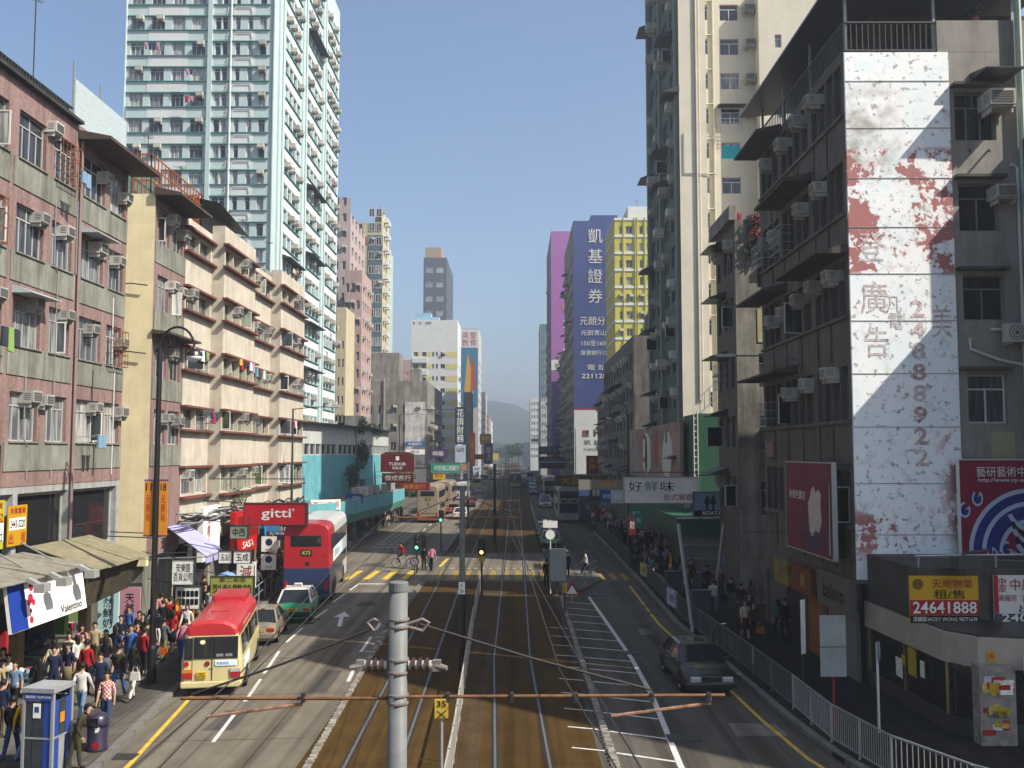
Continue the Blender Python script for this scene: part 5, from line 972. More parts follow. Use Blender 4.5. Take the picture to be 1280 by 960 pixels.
# ================================================================ shop fronts, awnings and signs (left)
W1 = WHITE; SR = P('sign_red', 'b80a1e', r=.4); SN = P('sign_navy', '1a2746', r=.45); SY = P('sign_yellow', 'd8a81c', r=.5); SK = P('ink_black', '17171a', r=.6); SRED = P('ink_red', 'b02028', r=.6); SWH = P('sign_white', 'dcdcd6', r=.6, nz=.1, sc=3, st=.3, stc=.7)
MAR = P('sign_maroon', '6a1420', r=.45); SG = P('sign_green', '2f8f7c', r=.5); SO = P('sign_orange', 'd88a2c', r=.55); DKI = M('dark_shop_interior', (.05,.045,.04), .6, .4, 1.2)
# shop interiors of the left block: recessed stalls between piers
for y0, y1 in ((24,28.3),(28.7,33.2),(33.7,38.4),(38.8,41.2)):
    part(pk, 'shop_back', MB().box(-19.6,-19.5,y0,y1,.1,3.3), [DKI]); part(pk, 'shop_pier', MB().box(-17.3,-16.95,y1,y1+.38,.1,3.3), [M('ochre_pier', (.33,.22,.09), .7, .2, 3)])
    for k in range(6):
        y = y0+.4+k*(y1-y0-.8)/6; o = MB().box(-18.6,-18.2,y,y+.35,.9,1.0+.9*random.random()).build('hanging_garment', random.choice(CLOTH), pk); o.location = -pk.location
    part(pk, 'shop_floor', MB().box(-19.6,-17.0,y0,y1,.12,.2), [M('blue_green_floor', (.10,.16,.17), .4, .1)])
# remove block core behind the shops is hidden by dark backs; fascias:
fa = sign('shop_fascia', 'white canvas shop fascia with red dots and a blue end', (-14.95,31.0,3.62), 4.9, 1.5, SWH, [('Valentino', 1.35, -.52, 1.5, .26, SK)], Z90, .12)
fa.rotation_euler = (R(-9), 0, Z90)
patch(fa, 'blue_end', -2.45, -1.5, -.74, .74, P('ad_cobalt', '1f3f9c'), .12)
for dx, dz, r in ((-1.1,.45,.13),(-1.2,.12,.15),(-1.05,-.02,.1),(-1.32,.0,.1),(-1.25,-.25,.07),(-1.28,-.52,.11)):
    q = MB(); n = 12; q.add([(dx+r*math.cos(6.283*k/n),-.072,dz+r*math.sin(6.283*k/n)) for k in range(n)], [tuple(range(n))]); q.build('red_dot', P('dot_red', 'c02a50'), fa, fix=False)
ca = thing('shop_canopy', 'dusty corrugated canopy over the shops of the pink block', 'canopy', (-16,31,4.6)); COR = M('dusty_corrugated', (.30,.28,.23), .8, .2, 3, st=.3)
def canopy_sheet(par, y0, y1, x0, z0, x1, z1, n, m):
    for i in range(n):
        a, b = y0+(y1-y0)*i/n, y0+(y1-y0)*(i+1)/n-.03; dz = random.uniform(-.03,.03)
        q = MB().add([(x0,a,z0),(x1,a,z1+dz),(x1,b,z1+dz),(x0,b,z0),(x0,a,z0+.04),(x1,a,z1+.04+dz),(x1,b,z1+.04+dz),(x0,b,z0+.04)], [(3,2,1,0),(4,5,6,7),(0,1,5,4),(1,2,6,5),(2,3,7,6),(3,0,4,7)])
        o = q.build('canopy_sheet', m, par); o.location = -par.location
canopy_sheet(ca, 24, 33.4, -17.0, 4.75, -14.7, 4.35, 9, COR)
for y in (29.2,30.6,32.6):
    o = MB().bar((-14.7,y,4.4),(-14.3,y,4.2),.2,.12).bar((-17,y+.4,5.2),(-15.6,y,4.6),.04,.04).box(-14.42,-14.1,y-.22,y+.22,4.02,4.28).build('floodlight', M('lamp_grey', (.36,.36,.35), .5, .1), ca); o.location = -ca.location
cd = thing('shop_canopy', 'brown tilted canopy with torn cloth beside the black lamp post', 'canopy', (-15.8,36,4)); canopy_sheet(cd, 33.8, 38.6, -17, 4.9, -14.6, 4.1, 5, M('khaki_sheet', (.30,.27,.17), .8, .2, 3, st=.3))
o = MB().add([(-14.9,33.9,4.0),(-14.9,38.3,4.0),(-15.3,38.3,2.9),(-15.3,33.9,2.7),(-14.95,33.9,4.0),(-14.95,38.3,4.0),(-15.35,38.3,2.9),(-15.35,33.9,2.7)], [(0,1,2,3),(7,6,5,4),(0,3,7,4),(1,5,6,2),(3,2,6,7)]).build('cloth_skirt', M('brown_cloth', (.09,.075,.05), .9, .3, 3), cd); o.location = -cd.location
cb_ = thing('bracket_frame', 'thin steel frame with a pipe rack above the brown canopy', 'frame', (-16,38.8,4)); o = MB().bar((-17,38.7,4.9),(-14.5,38.7,4.8),.04,.04).bar((-14.5,38.7,4.8),(-14.5,38.7,3.4),.04,.04).bar((-17,40.5,4.9),(-14.5,40.5,4.8),.04,.04).bar((-14.5,38.7,4.8),(-14.5,40.5,4.8),.04,.04).build('frame', DARKM, cb_); o.location = -cb_.location
# posters in the glazed upper floor
def letting(label, y, z, wd, ht, col, lines):
    return sign('letting_poster', label, (-16.9,y,z), wd, ht, P(col[0], col[1], r=.6), lines, Z90, .03, cat='poster')
o = letting('yellow letting poster with large phone number, upper pink shop window', 35.1-3.9+1.5, 5.75, 1.25, 1.35, ('letting_yellow','c8961c'), [('兆業置業',0,.5,1.0,.2,SRED),('2443-3220',0,.06,.95,.26,SK),('出',-.4,-.42,.3,.36,SRED),('租',.4,-.42,.3,.36,SRED)]); patch(o, 'number_strip', -.52, .52, -.14, .26, SWH, .03, .004)
o = letting('yellow and white letting poster at the far left window edge', 31.15, 5.85, 1.35, 1.6, ('letting_lime','b8b02c'), [('好景置業',.1,.62,.9,.2,SRED),('6622 1652',0,.22,1.2,.3,SRED),('郭小姐',-.1,-.12,.9,.28,SK),('9100 0572',0,-.42,1.2,.26,SK)]); patch(o, 'white_strip', -.66, .66, -.56, .05, SWH, .03, .004)
# post with bus route panels is in street furniture; small sign cluster on the narrow block
for lb, y, x, z, wd, ht, m, tx in (('white hanging board with black characters beside the lamp post, upper one',42.0,-14.4,3.05,.95,1.05,SWH,[('安樂園\n百貨公司',0,0,.8,.75,SK)]),('white board of small black characters, lower of the two by the lamp post',42.4,-14.3,1.9,1.1,.95,SWH,[('■■■■■\n■■■■■',0,0,.9,.6,SK)]),
    ('green yellow hairdresser board with dark characters on a frame',44.2,-12.9,2.15,1.95,.85,P('sign_olive','a8a850'),[('第二本店',0,.28,1.2,.2,SK),('型髮閣雜',0,-.12,1.8,.42,SK)]),('small white notice on the frame above the hairdresser board, left one',45.2,-13.55,3.35,.6,.55,SWH,[('玉記',0,0,.45,.3,SK)]),('small white notice on the frame above the hairdresser board, right one',45.2,-12.75,3.35,.8,.55,SWH,[('玉成',0,0,.6,.35,SK)]),
    ('grey green plate hanging on the upper frame near the lilac awning',46.5,-13.3,4.4,.85,.6,P('sign_sage','989c88'),[('中西',0,0,.6,.4,SK)])):
    o = sign('hanging_sign', lb, (x,y,z), wd, ht, m, tx, 0, .12, frame=DARKM, fw=.03); hanger(o, (0,0,ht/2), (-1.8,.0,ht/2+.35), .02); hanger(o, (wd/2,0,ht/2+.03), (wd/2,0,ht/2+.5), .02)
aw = thing('shop_awning', 'small sloping lilac fabric awning over the left pavement', 'awning', (-15.6,47,4.0)); c = [Vector(p)-aw.location for p in ((-17.0,47.1,4.55),(-14.2,44.3,3.45),(-14.2,46.9,3.45),(-17.0,49.8,4.55))]
MB().add(c+[p+Vector((0,0,.05)) for p in c], [(3,2,1,0),(4,5,6,7),(0,1,5,4),(1,2,6,5),(2,3,7,6),(3,0,4,7)]).build('fabric', P('awning_purple', '9a98c4', r=.8), aw)
MB().tube([c[1],c[2]], .06, 6).build('front_bar', STEEL, aw); MB().add([c[1]+Vector((0,0,0)),c[2],c[2]-Vector((0,0,.3)),c[1]-Vector((0,0,.3)),c[1]+Vector((.03,0,0)),c[2]+Vector((.03,0,0)),c[2]+Vector((.03,0,-.3)),c[1]+Vector((.03,0,-.3))], [(0,1,2,3),(7,6,5,4),(3,2,6,7)]).build('valance', P('awning_purple'), aw)
for i in (1,2): MB().tube([c[i],(c[i].x-3,c[i].y,c[i].z-.1)], .03, 5).build('arm', STEEL, aw)
# ground floor of the cream block: shop volumes with coloured fascias
for i, (y0, y1, m) in enumerate(((48.9,51.6,DKI),(51.9,55,M('grey_shutter', (.22,.22,.20), .6, .15, 3)),(55.3,58.4,DKI),(58.7,62.5,M('bright_goods', (.35,.2,.15), .7, .6, 2.5)),(62.8,67,DKI),(67.4,72.8,M('bright_goods')))):
    part(cb, 'shop_front', MB().box(-17.2,-16.6,y0,y1,.12,3.5), [m]); part(cb, 'shop_pier', MB().box(-17.1,-16.4,y1,y1+.3,.12,4.6), [SOIL])
def fascia(lb, x, y0, y1, z0, z1, m, tx=(), t=.3, rz=Z90): return sign('shop_sign', lb, (x,(y0+y1)/2,(z0+z1)/2), y1-y0, z1-z0, m, tx, rz, t)
fascia('tall white wall sign with red characters beside the lilac awning', -16.2, 49.6, 52.4, 2.6, 5.4, SWH, [('玉樓春',-.5,.1,.5,2.0,SRED,'v')])
o = fascia('red shop sign box with white lettering beyond the lilac awning', -15.6, 53.2, 58.0, 2.55, 4.9, P('shop_red','c41c1c'), [('SASA',.2,-.75,2.2,.4,SWH)]); patch(o, 'recess_panel', -1.9, 1.9, -.35, .9, P('deep_red','8c1216'), .3)
fascia('narrow blue sign with white splash pattern right of the red shop sign', -15.3, 58.2, 60.8, 2.5, 4.8, P('aqua_print','3f8fc0', nz=.4, sc=2), [('冰',.1,-.1,1.2,1.2,SWH)])
o = sign('shop_sign', 'navy projecting sign with white numerals and square emblem', (-14.0,57.6,3.9), 1.65, 1.75, SN, [('日日88',0,-.22,1.25,.28,SWH),('BY THE SEASIDE',0,-.48,1.2,.12,SWH)], 0, .3); patch(o, 'emblem', -.14, .18, .22, .52, P('emblem_blue','8ab4e0'), .3)
o = sign('hanging_sign', 'bright red hanging sign with slender white lettering over the pavement', at(345,642.5,52.5), 3.35, 1.12, SR, [('gitti',.05,-.02,1.62,.62,WHITE),('®',.98,.24,.14,.14,WHITE)], 0, .35, frame=DARKM); hanger(o, (-1.6,0,.6), (-4.0,0,.75)); hanger(o, (1.5,0,.6), (1.5,0,2.0)); hanger(o, (1.5,0,1.9), (-3.5,0,1.9), .03)
fascia('colourful shop fascia with white ground behind the parking signs', -15.6, 61.5, 66.5, 2.6, 3.9, SWH, [('新裝',-1,0,1.2,.6,SRED),('特賣',1,0,1.2,.6,P('ink_green','2c8c4c'))])
fascia('red fascia at the bus stop shops, beyond the hanging red sign', -15.5, 67.2, 72.5, 2.4, 3.7, P('shop_red'), [('大減價',0,0,3.2,.8,SY)])
sign('hanging_sign', 'square white board with red characters above the left crowd', at(308,718,48.5), .95, 1.25, SWH, [('減',0,.1,.6,.7,SRED)], 0, .1)
o = sign('banner', 'yellow paper banner on a stall table in the left crowd', at(206+3,757,45), .95, .6, P('banner_yellow','e4dc28'), [('30',0,0,.6,.35,SK)], 0, .06)
o = sign('banner', 'orange upright banner leaning by the stall in the left crowd', at(231,766,42.5), .8, 1.2, P('banner_orange','e08a1c'), [('特價',0,0,.3,.8,SRED,'v')], R(35), .06)
for lb, x, y, z, m in (('tall light blue advertising board standing at the shop row, nearer one',-16.6,39.6,1.9,P('pale_cyan_print','a8c8cc')),('tall pinkish advertising board standing at the shop row, farther one',-16.2,40.8,1.5,P('pink_print','c890a0'))):
    sign('standing_board', lb, (x,y,z), .85, 2.1, m, [('天然鮮奶',0,0,.4,1.6,SK,'v')], 0, .08)
# stall things
for lb, p, m in (('white trestle stall table heaped with goods in the left crowd',gnd(206,792,0.13),'bright_goods'),('steel display table with shoes outside the near left shop',Vector((-15.9,32.4,.13)),'blue_green_floor')):
    t_ = thing('display_table', lb, 'table', p); MB().box(-.75,.75,-.45,.45,.8,.85).build('tabletop', MATS[m] if m != 'bright_goods' else SWH, t_)
    for sx in (-.7,.7):
        for sy in (-.4,.4): MB().box(sx-.025,sx+.025,sy-.025,sy+.025,0,.8).build('leg', STEEL, t_)
    for i, (cn_, cm) in enumerate(zip(('navy','white','red','pale blue','yellow','charcoal','pink','green','tan'), CLOTH+[M('tan_leather',(.4,.25,.12),.5)])):
        g = MB().box(-.13,.13,-.06,.06,0,.07).box(-.13,-.02,-.06,.06,.071,.12).build('shoe', cm, None, p+Vector((-.55+.14*i,random.uniform(-.3,.3),.86)), random.uniform(0,3)); tag(g, cn_+' shoe laid out on the '+('stall table in the left crowd' if m == 'bright_goods' else 'steel display table by the near left shop'), 'shoe', 'shoes on the '+('stall' if m == 'bright_goods' else 'display')+' table')
# ---- arcade and mid-left signs
sign('shop_sign', 'white arcade sign with four red characters on the turquoise canopy', at(407,631,78.2)+Vector((0,0,0)), 2.5, .82, SWH, [('嘉利商場',0,0,2.2,.55,SRED)], R(64-35), .12)
o = sign('hanging_sign', 'maroon arched hanging sign with white capitals and a shield', at(497,579,100), 3.4, 1.75, MAR, [('TUDOR',0,-.08,1.8,.32,SWH),('帝舵表',0,-.5,1.1,.32,SWH)], 0, .35, frame=P('brass_trim','8a6a2c')); patch(o, 'shield', -.18, .18, .3, .72, SWH, .35); hanger(o, (-1.6,0,-.9), (-3.2,0,-.9))
MB().add([(-1.7,-.17,.925),(1.7,-.17,.925),(1.2,-.17,1.15),(-1.2,-.17,1.15),(-1.7,.17,.925),(1.7,.17,.925),(1.2,.17,1.15),(-1.2,.17,1.15)], [(0,1,2,3),(7,6,5,4),(0,4,5,1),(1,5,6,2),(2,6,7,3),(3,7,4,0)]).build('arched_top', MAR, o)
o = sign('hanging_sign', 'maroon hanging sign of four white characters below the arched one', at(497.5,597.5,100), 3.2, .9, MAR, [('傑成表行',0,0,2.7,.58,SWH)], 0, .35, frame=P('brass_trim')); hanger(o, (-1.5,0,.2), (-3.2,0,.3))
sign('hanging_sign', 'dark red pointed hanging sign behind the maroon signs', at(518,608,112), 3.6, .9, P('sign_brick','8a1c24'), [('珠寶金行',0,0,2.6,.5,P('ink_gold','c89a3c'))], 0, .3)
o = sign('hanging_sign', 'tall navy vertical sign with four white characters over the road', at(575.5,532,150), 1.65, 5.8, SN, [('花旗財務',0,.0,1.1,5.2,SWH,'v')], 0, .3); o2 = sign('hanging_sign', 'pale grey lower panel under the tall navy vertical sign', at(575.5,567,150), 1.6, 2.7, P('panel_grey','a0a8b4'), [('私人貸款\n物業貸款',0,.6,1.2,.7,SN)], 0, .28); hanger(o, (-.8,0,2.5), (-6,0,2.5), .06)
o = sign('hanging_sign', 'wide turquoise green hanging sign with pale characters over the left lane', at(562,585,138), 5.2, 1.35, SG, [('天然海口西藥行',-.4,0,3.6,.75,SWH)], 0, .35, frame=STEEL); hanger(o, (-2.5,0,.5), (-4.6,0,.5), .05); patch(o, 'portrait', 1.6, 2.5, -.6, .6, P('skin_print','b88a78', nz=.4, sc=3), .35)
sign('hanging_sign', 'small yellow and red hanging sign below the turquoise green one', at(549,595,138), 1.75, .95, SY, [('百佳',0,.05,1.2,.5,SRED)], 0, .3)
sign('hanging_sign', 'blue and white bank sign on the stained tenement corner', at(519,555,172), 3.4, .85, P('bank_blue','2a64a8'), [('中國銀行',0,0,2.4,.5,SWH)], 0, .3); sign('hanging_sign', 'white and blue lower bank sign on the stained tenement corner', at(519,565,172), 3.4, .9, SWH, [('南洋',0,0,1.6,.6,P('bank_blue'))], 0, .3)
sign('hanging_sign', 'maroon horizontal sign right of the navy vertical sign', at(601,571,190), 2.7, 1.0, MAR, [], 0, .3); sign('hanging_sign', 'violet vertical banner sign far left of the road', at(610.5,567,210), 1.9, 4.5, P('sign_violet','5a4c88'), [('鐘表',0,0,1.2,3,SWH,'v')], 0, .3)
sign('hanging_sign', 'yellow white sign above the violet banner', at(607,549,215), 2.6, 2.4, SY, [('黃金',0,.2,1.8,.9,SWH)], 0, .3); sign('hanging_sign', 'orange red slender vertical sign left of the far road', at(590,562,185), 1.2, 6.5, P('sign_rust','b85a2a'), [('藥房',0,0,.8,4,SY,'v')], 0, .3)
sign('hanging_sign', 'pale blue small box sign at the far left lane', at(596,586,165), 1.3, .9, P('pale_blue_print','a8c0d4'), [('快餐',0,0,.9,.5,SRED)], 0, .3); sign('hanging_sign', 'cream yellow far sign over the left lane end', at(617,571,330), 3.4, 2.2, P('cream_yellow','d8c060'), [], 0, .3)
sign('hanging_sign', 'dark purple sign board at the tenement shops', at(548,567,160), 3.0, 1.5, P('sign_plum','4a3458'), [('時裝',0,0,1.8,.8,SWH)], 0, .3)
# ================================================================ signs (right)
o = sign('hanging_sign', 'white box sign with brush characters, middle one turquoise', at(826,612.5,60), 4.55, 1.55, P('box_white','dcd8d0', nz=.08), [('好',-1.6,.22,.85,.62,SK),('鮮',-.62,.24,.85,.62,P('ink_teal','3a9c90')),('味',.38,.22,.85,.62,SK),('台式餐廳',1.05,-.42,1.8,.42,P('ink_rose','b03c50'))], 0, .4, frame=STEEL); hanger(o, (2.2,0,.9), (5.5,0,1.0), .04); hanger(o, (-2.2,0,.8), (-2.2,0,1.1), .03); hanger(o, (-2.3,0,1.1), (5.4,0,1.1), .03)
o = sign('hanging_sign', 'blue sky photo sign with two dark runners above black lettering strip', at(889,630,57), 2.05, 1.35, P('sky_print','8fa4bc', nz=.2, sc=1.5), [('ADATA',0,-.52,1.2,.22,SWH)], 0, .3, frame=DARKM); patch(o, 'caption_strip', -1.02, 1.02, -.67, -.36, SK, .3); hanger(o, (1,0,.6), (2.4,0,.8))
for dx in (-.25,.1): MB().add([(dx-.1,-.165,-.4),(dx+.05,-.165,-.4),(dx+.02,-.165,-.1),(dx+.14,-.165,.1),(dx+.1,-.165,.32),(dx+.02,-.165,.5),(dx-.08,-.165,.5),(dx-.12,-.165,.3),(dx-.22,-.165,.1),(dx-.08,-.165,-.05)], [tuple(range(10))]).build('runner_silhouette', SK, o, fix=False)
o = sign('hanging_sign', 'beige hanging sign with faint raised numerals over the right lane', at(750,606,72), 3.2, .75, P('sign_beige','8c867c'), [('1984',.5,0,1.4,.4,P('ink_gold'))], 0, .3); hanger(o, (1.6,0,.3), (4,0,.4))
o = sign('hanging_sign', 'dark olive hanging sign with yellow characters left of the beige one', at(726,601,84), 4.5, .95, P('sign_olive_dark','4a4420'), [('大昌金行',0,0,3.6,.65,P('ink_gold'))], 0, .3); hanger(o, (2,0,.4), (5,0,.5))
sign('hanging_sign', 'red and yellow stacked sign in front of the white painted band', at(740,581,110), 1.3, 2.1, P('sign_crimson','8c2420'), [('大押',0,.1,.8,1.4,SY,'v')], 0, .25)
sign('hanging_sign', 'brown wide sign with pale line far on the right side', at(689,574,210), 5.6, 1.1, P('sign_brown','402420'), [('御膳房',0,0,3.2,.6,P('ink_gold'))], 0, .3); sign('hanging_sign', 'second brown sign below a pale blue strip, far right side', at(690,582,200), 5.2, 1.2, P('sign_brown2','4a302a'), [], 0, .3); sign('hanging_sign', 'pale blue strip light between the two brown far signs', at(689,577.5,198), 5.0, .4, P('strip_blue','88a4b8'), [], 0, .3)
sign('hanging_sign', 'dark metal lattice sign with characters at the far right', at(687,563,240), 5.6, 2.0, P('sign_slate','3a3c3c'), [('百老匯',0,0,4,1.2,P('ink_grey','8c8c88'))], 0, .3); sign('hanging_sign', 'small reddish white sign high at the far right', at(669,550,300), 2.6, 1.0, SWH, [('旅館',0,0,1.6,.6,SRED)], 0, .3)
for lb, px, py, D, wd, ht, m in (('blue and gold small sign cluster beneath the beige numerals',758,620,76,.9,1.0,'bank_blue'),('grey sign plate beneath the beige numerals',745,616,80,1.1,1.4,'sign_slate'),('pale panel sign left of the white box sign',772,621,68,.95,.9,'panel_grey'),('green hanging sign below the white box sign',795,641,62,.8,.6,'sign_green'),('dark red hanging sign above the right crowd',790,656,63,.5,1.3,'sign_maroon'),('teal vertical sign above the right crowd',798,650,60,.45,.9,'sign_green')):
    sign('hanging_sign', lb, at(px,py,D), wd, ht, MATS[m], [('美食',0,0,wd*.6,ht*.4,SWH)], 0, .2)
cp = thing('shop_canopy', 'dark green canopy roof over the shaded right pavement', 'canopy', (11,68,4)); q = MB().box(9.8,12.4,58.2,84,4.1,4.25); o = q.build('slab', GRN, cp); o.location = -cp.location
o = MB().box(9.7,9.8,58.2,84,3.3,4.3).build('fascia', GRN, cp); o.location = -cp.location; o = MB().box(9.7,13.4,58.05,58.2,3.3,4.3).build('fascia', GRN, cp); o.location = -cp.location; o = MB().box(9.65,13.4,57.98,58.04,4.25,4.33).build('trim', WHITE, cp); o.location = -cp.location
for y0, m in ((62,DKI),(66,MAR),(70,DKI),(74,SN),(79,DKI)): o = MB().box(12.3,12.38,y0,y0+3.4,.13,3.1).build('shop_front', m, cp); o.location = -cp.location
o = MB().box(10.0,13.3,58.6,58.75,.13,3.25).build('shuttered_front', M('grey_shutter'), cp); o.location = -cp.location
for i in range(3): o = MB().box(10.0,13.3,58.5,58.58,1.0+i*.8,1.08+i*.8).build('shutter_rail', STEEL, cp); o.location = -cp.location
for lb, a, b in (('leaning grey prop pole at the right kerb before the green canopy, left one',gnd(866,790,.13),at(848,655,46)),('leaning grey prop pole before the green canopy, right one',gnd(893,752,.13),at(905,655,52.5))):
    tag(MB().tube([a,b], .09, 8).build('prop_pole', STEEL, None), lb, 'pole')
wp = MB().box(11.6,14.4,55.6,55.75,.13,2.35).build('hoarding', P('hoarding_white','8c9094', nz=.1), None); tag(wp, 'pale hoarding panel in the gap beside the green canopy', 'hoarding')
o = sign('billboard', 'crimson billboard with white hand shape and brushes on the corner block', (11.45,37.75,6.08), 5.9, 3.45, P('board_crimson','7c2036', nz=.12, sc=.8), [('術香色畫坊',-1.4,.45,2.2,.36,SWH)], -Z90, .12, cat='billboard', frame=STEEL)
q = MB(); pts = [(.2,-.9),(.5,-1.1),(.95,-.8),(1.35,-.9),(1.7,-.5),(1.6,.2),(1.7,.55),(1.35,.75),(1.05,.6),(.85,.85),(.5,.75),(.3,.4),(.05,.2),(.1,-.3)]; q.add([(x,-.075,z) for x, z in pts], [tuple(range(len(pts)))]); q.build('hand_print', P('print_ivory','b8a8a0'), o, fix=False)
q = MB(); pts = [(-.2,-1.6),(1.6,-1.6),(2.0,-1.0),(1.5,-.2),(.0,-.3),(-.4,-.9)]; q.add([(x,-.07,z) for x, z in pts], [tuple(range(6))]); q.build('shadow_print', P('print_plum','5c3c5c'), o, fix=False)
for dx in (2.3,2.5,2.65): q = MB().add([(dx,-.072,-1.6),(dx+.12,-.072,-1.6),(dx+.16,-.072,.9),(dx+.1,-.072,1.1)], [(0,1,2,3)]); q.build('brush_print', P('print_navy','2c3460') if dx != 2.5 else P('print_ivory'), o, fix=False)
for z in (-1.7,1.7): hanger(o, (2.9,.05,z), (3.4,.5,z), .03)
fascia('pale pillar sign board with dark brush lettering beside the glass shop', 11.75, 33.9, 37.6, 2.45, 3.75, P('board_stone','6c675e'), [('baleno',0,0,2.3,.62,SK)], .2, -Z90)
fascia('yellow green food shop sign on the shaded right shop row', 11.7, 41.4, 43.6, 2.5, 3.5, P('food_yellow','948438', nz=.4, sc=2), [], .25, -Z90); fascia('orange brown shop sign between the food sign and the pillar board', 11.75, 38.4, 41.1, 2.5, 3.6, P('food_orange','80421c', nz=.3, sc=2), [('餅',.3,0,.6,.6,SY)], .25, -Z90)
fascia('small pink plaque high on the corner block street side', 11.9, 44.4, 45.7, 8.0, 8.7, P('plaque_pink','8a6c60'), [], .12, -Z90)
o = sign('letting_board', 'yellow and red letting board with big white phone number, right', (13.12,29.9,3.72), 2.1, 1.42, SY, [('天地物業',.25,.48,1.25,.27,SRED),('租/售',.15,.16,.95,.28,SK),('24641888',0,-.24,1.95,.36,SWH),('店舖部:JACKY WONG 98771678',0,-.6,1.95,.17,SWH)], 0, .08, cat='sign board'); patch(o, 'red_band', -1.05, 1.05, -.47, -.02, SRED, .08, .005); patch(o, 'black_band', -1.05, 1.05, -.71, -.48, SK, .08, .005)
for x in o.children:
    if x.name.startswith('lettering'): x.location.y -= .012
q = MB(); n = 14; q.add([(-.8+.17*math.cos(6.283*k/n),-.05,.46+.17*math.sin(6.283*k/n)) for k in range(n)], [tuple(range(n))]); q.build('emblem', P('emblem_brown','7a5a1c'), o, fix=False)
o = sign('letting_board', 'red and white letting board with slanted dark numerals, cut by the right edge', (15.9,29.9,3.75), 2.5, 1.4, P('board_white','c8c4be'), [('中',-1.0,.52,.22,.22,SRED),('原',-1.0,.3,.22,.22,SRED),('中原目',-.25,.42,1.0,.36,SRED),('黃耀宗',-.85,.02,.55,.2,SRED),('8300',0,.02,.75,.3,SRED),('出租',-.05,-.3,.9,.25,SK),('2409 0',-.3,-.58,1.5,.24,SWH)], 0, .08, cat='sign board'); patch(o, 'red_side', -1.25, -1.12, -.45, .7, SRED, .08, .005); patch(o, 'grey_band', -1.25, 1.25, -.7, -.46, P('band_slate','4a545c'), .08, .005)
for x in o.children:
    if x.name.startswith('lettering'): x.location.y -= .012
# wave billboard
o = sign('billboard', 'crimson billboard with a blue and white wave round a fluted column, right edge', (17.45,33.75,6.12), 4.0, 3.65, P('wave_crimson','a01c44', nz=.2, sc=.9), [('藝研藝術中心',-.35,1.42,2.1,.36,SWH),('http://www.ny-art.net',-.3,1.12,2.1,.17,SWH)], 0, .15, cat='billboard', frame=SWH, fw=.03)
def blob(pts, name, m, e): q = MB().add([(x,-.085-e,z) for x, z in pts], [tuple(range(len(pts)))]); q.build(name, m, o, fix=False)
def arc(cx, cz, r0, r1, a0, a1, n=14, sx=1.):
    return [(cx+sx*r0*math.cos(R(a0+(a1-a0)*k/n)), cz+r0*math.sin(R(a0+(a1-a0)*k/n))) for k in range(n+1)]+[(cx+sx*r1*math.cos(R(a1-(a1-a0)*k/n)), cz+r1*math.sin(R(a1-(a1-a0)*k/n))) for k in range(n+1)]
WV = P('wave_blue','26308c'); WW = P('wave_foam','b4c0d0')
def ribbon(cx, cz, r0, r1, a0, a1, m, e, name, sx=1., n=16):
    q = MB(); A = [(cx+sx*r0*math.cos(R(a0+(a1-a0)*k/n)),-.085-e,cz+r0*math.sin(R(a0+(a1-a0)*k/n))) for k in range(n+1)]; B = [(cx+sx*r1*math.cos(R(a0+(a1-a0)*k/n)),-.085-e,cz+r1*math.sin(R(a0+(a1-a0)*k/n))) for k in range(n+1)]
    q.strip(A, B); q.build(name, m, o, fix=False)
for r0, r1, m, e in ((2.2,2.05,WW,.001),(2.05,1.75,WV,.002),(1.75,1.6,WW,.003),(1.6,1.15,WV,.004),(1.15,1.0,WW,.005)): ribbon(.45, -1.35, r0, r1, 180, 52, m, e, 'wave_band', 1.0)
for i in range(5): ribbon(.6, .25-.28*i, .95-.06*i, .8-.06*i, 200, 340, WW if i % 2 == 0 else SK, .007+.001*i, 'column_ring', 1.1, 10)
blob([(.3,-1.0),(1.6,-1.0),(1.3,-1.8),(.5,-1.8)], 'column_base', P('column_grey','5c6864'), .006)
for cx, cz, a in ((-.95,-1.45,150),(-.45,-1.25,60),(-.2,-1.6,20),(-1.4,.5,120),(-1.85,.1,90)): ribbon(cx, cz, .28, .02, a, a+300, WW, .009, 'splash', .7, 9); ribbon(cx, cz, .2, .02, a, a+280, WV, .011, 'splash', .7, 9)
sign('street_plate', 'small white street number plate on the beige fascia', (14.35,26.9,2.35), .75, .42, SWH, [('高埗置業',0,.07,.62,.18,SK),('2475 F',-.1,-.12,.45,.16,SK)], R(-15), .04); sign('street_plate', 'tiny yellow notice on the beige fascia corner', (13.35,27.5,2.5), .2, .28, SY, [('售',0,0,.12,.14,SRED)], R(-15), .04)
# ================================================================ vehicles  (local frame: +y forward, x across, z up)
TYRE = M('tyre_rubber', (.02,.02,.02), .8, .1); RIM = M('wheel_rim', (.45,.46,.47), .35, .05, me=.7); VGL = M('vehicle_glass', (.02,.024,.028), .05, .1, 1.); BUMP = M('bumper_black', (.03,.03,.03), .6, .1)
TAIL = M('tail_lamp_red', (.45,.015,.015), .25, .1); AMB = M('amber_lens', (.6,.22,.03), .3, .05); HEAD = M('headlamp_lens', (.65,.67,.68), .12, .05, me=.3); PLY = P('plate_yellow','d8b020'); CHR = M('chrome', (.6,.6,.62), .15, 0, me=1.)
q = MB()
for x0, x1 in ((-.1,.1),):
    n = 18; prof = ((.3,-.1),(.32,-.08),(.32,.08),(.3,.1)); 
q = MB(); n = 18; vs = []; prof = ((.19,-.1),(.3,-.105),(.325,-.07),(.325,.07),(.3,.105),(.19,.1))
for r_, x in prof: vs += [(x, r_*math.cos(6.2832*k/n), r_*math.sin(6.2832*k/n)) for k in range(n)]
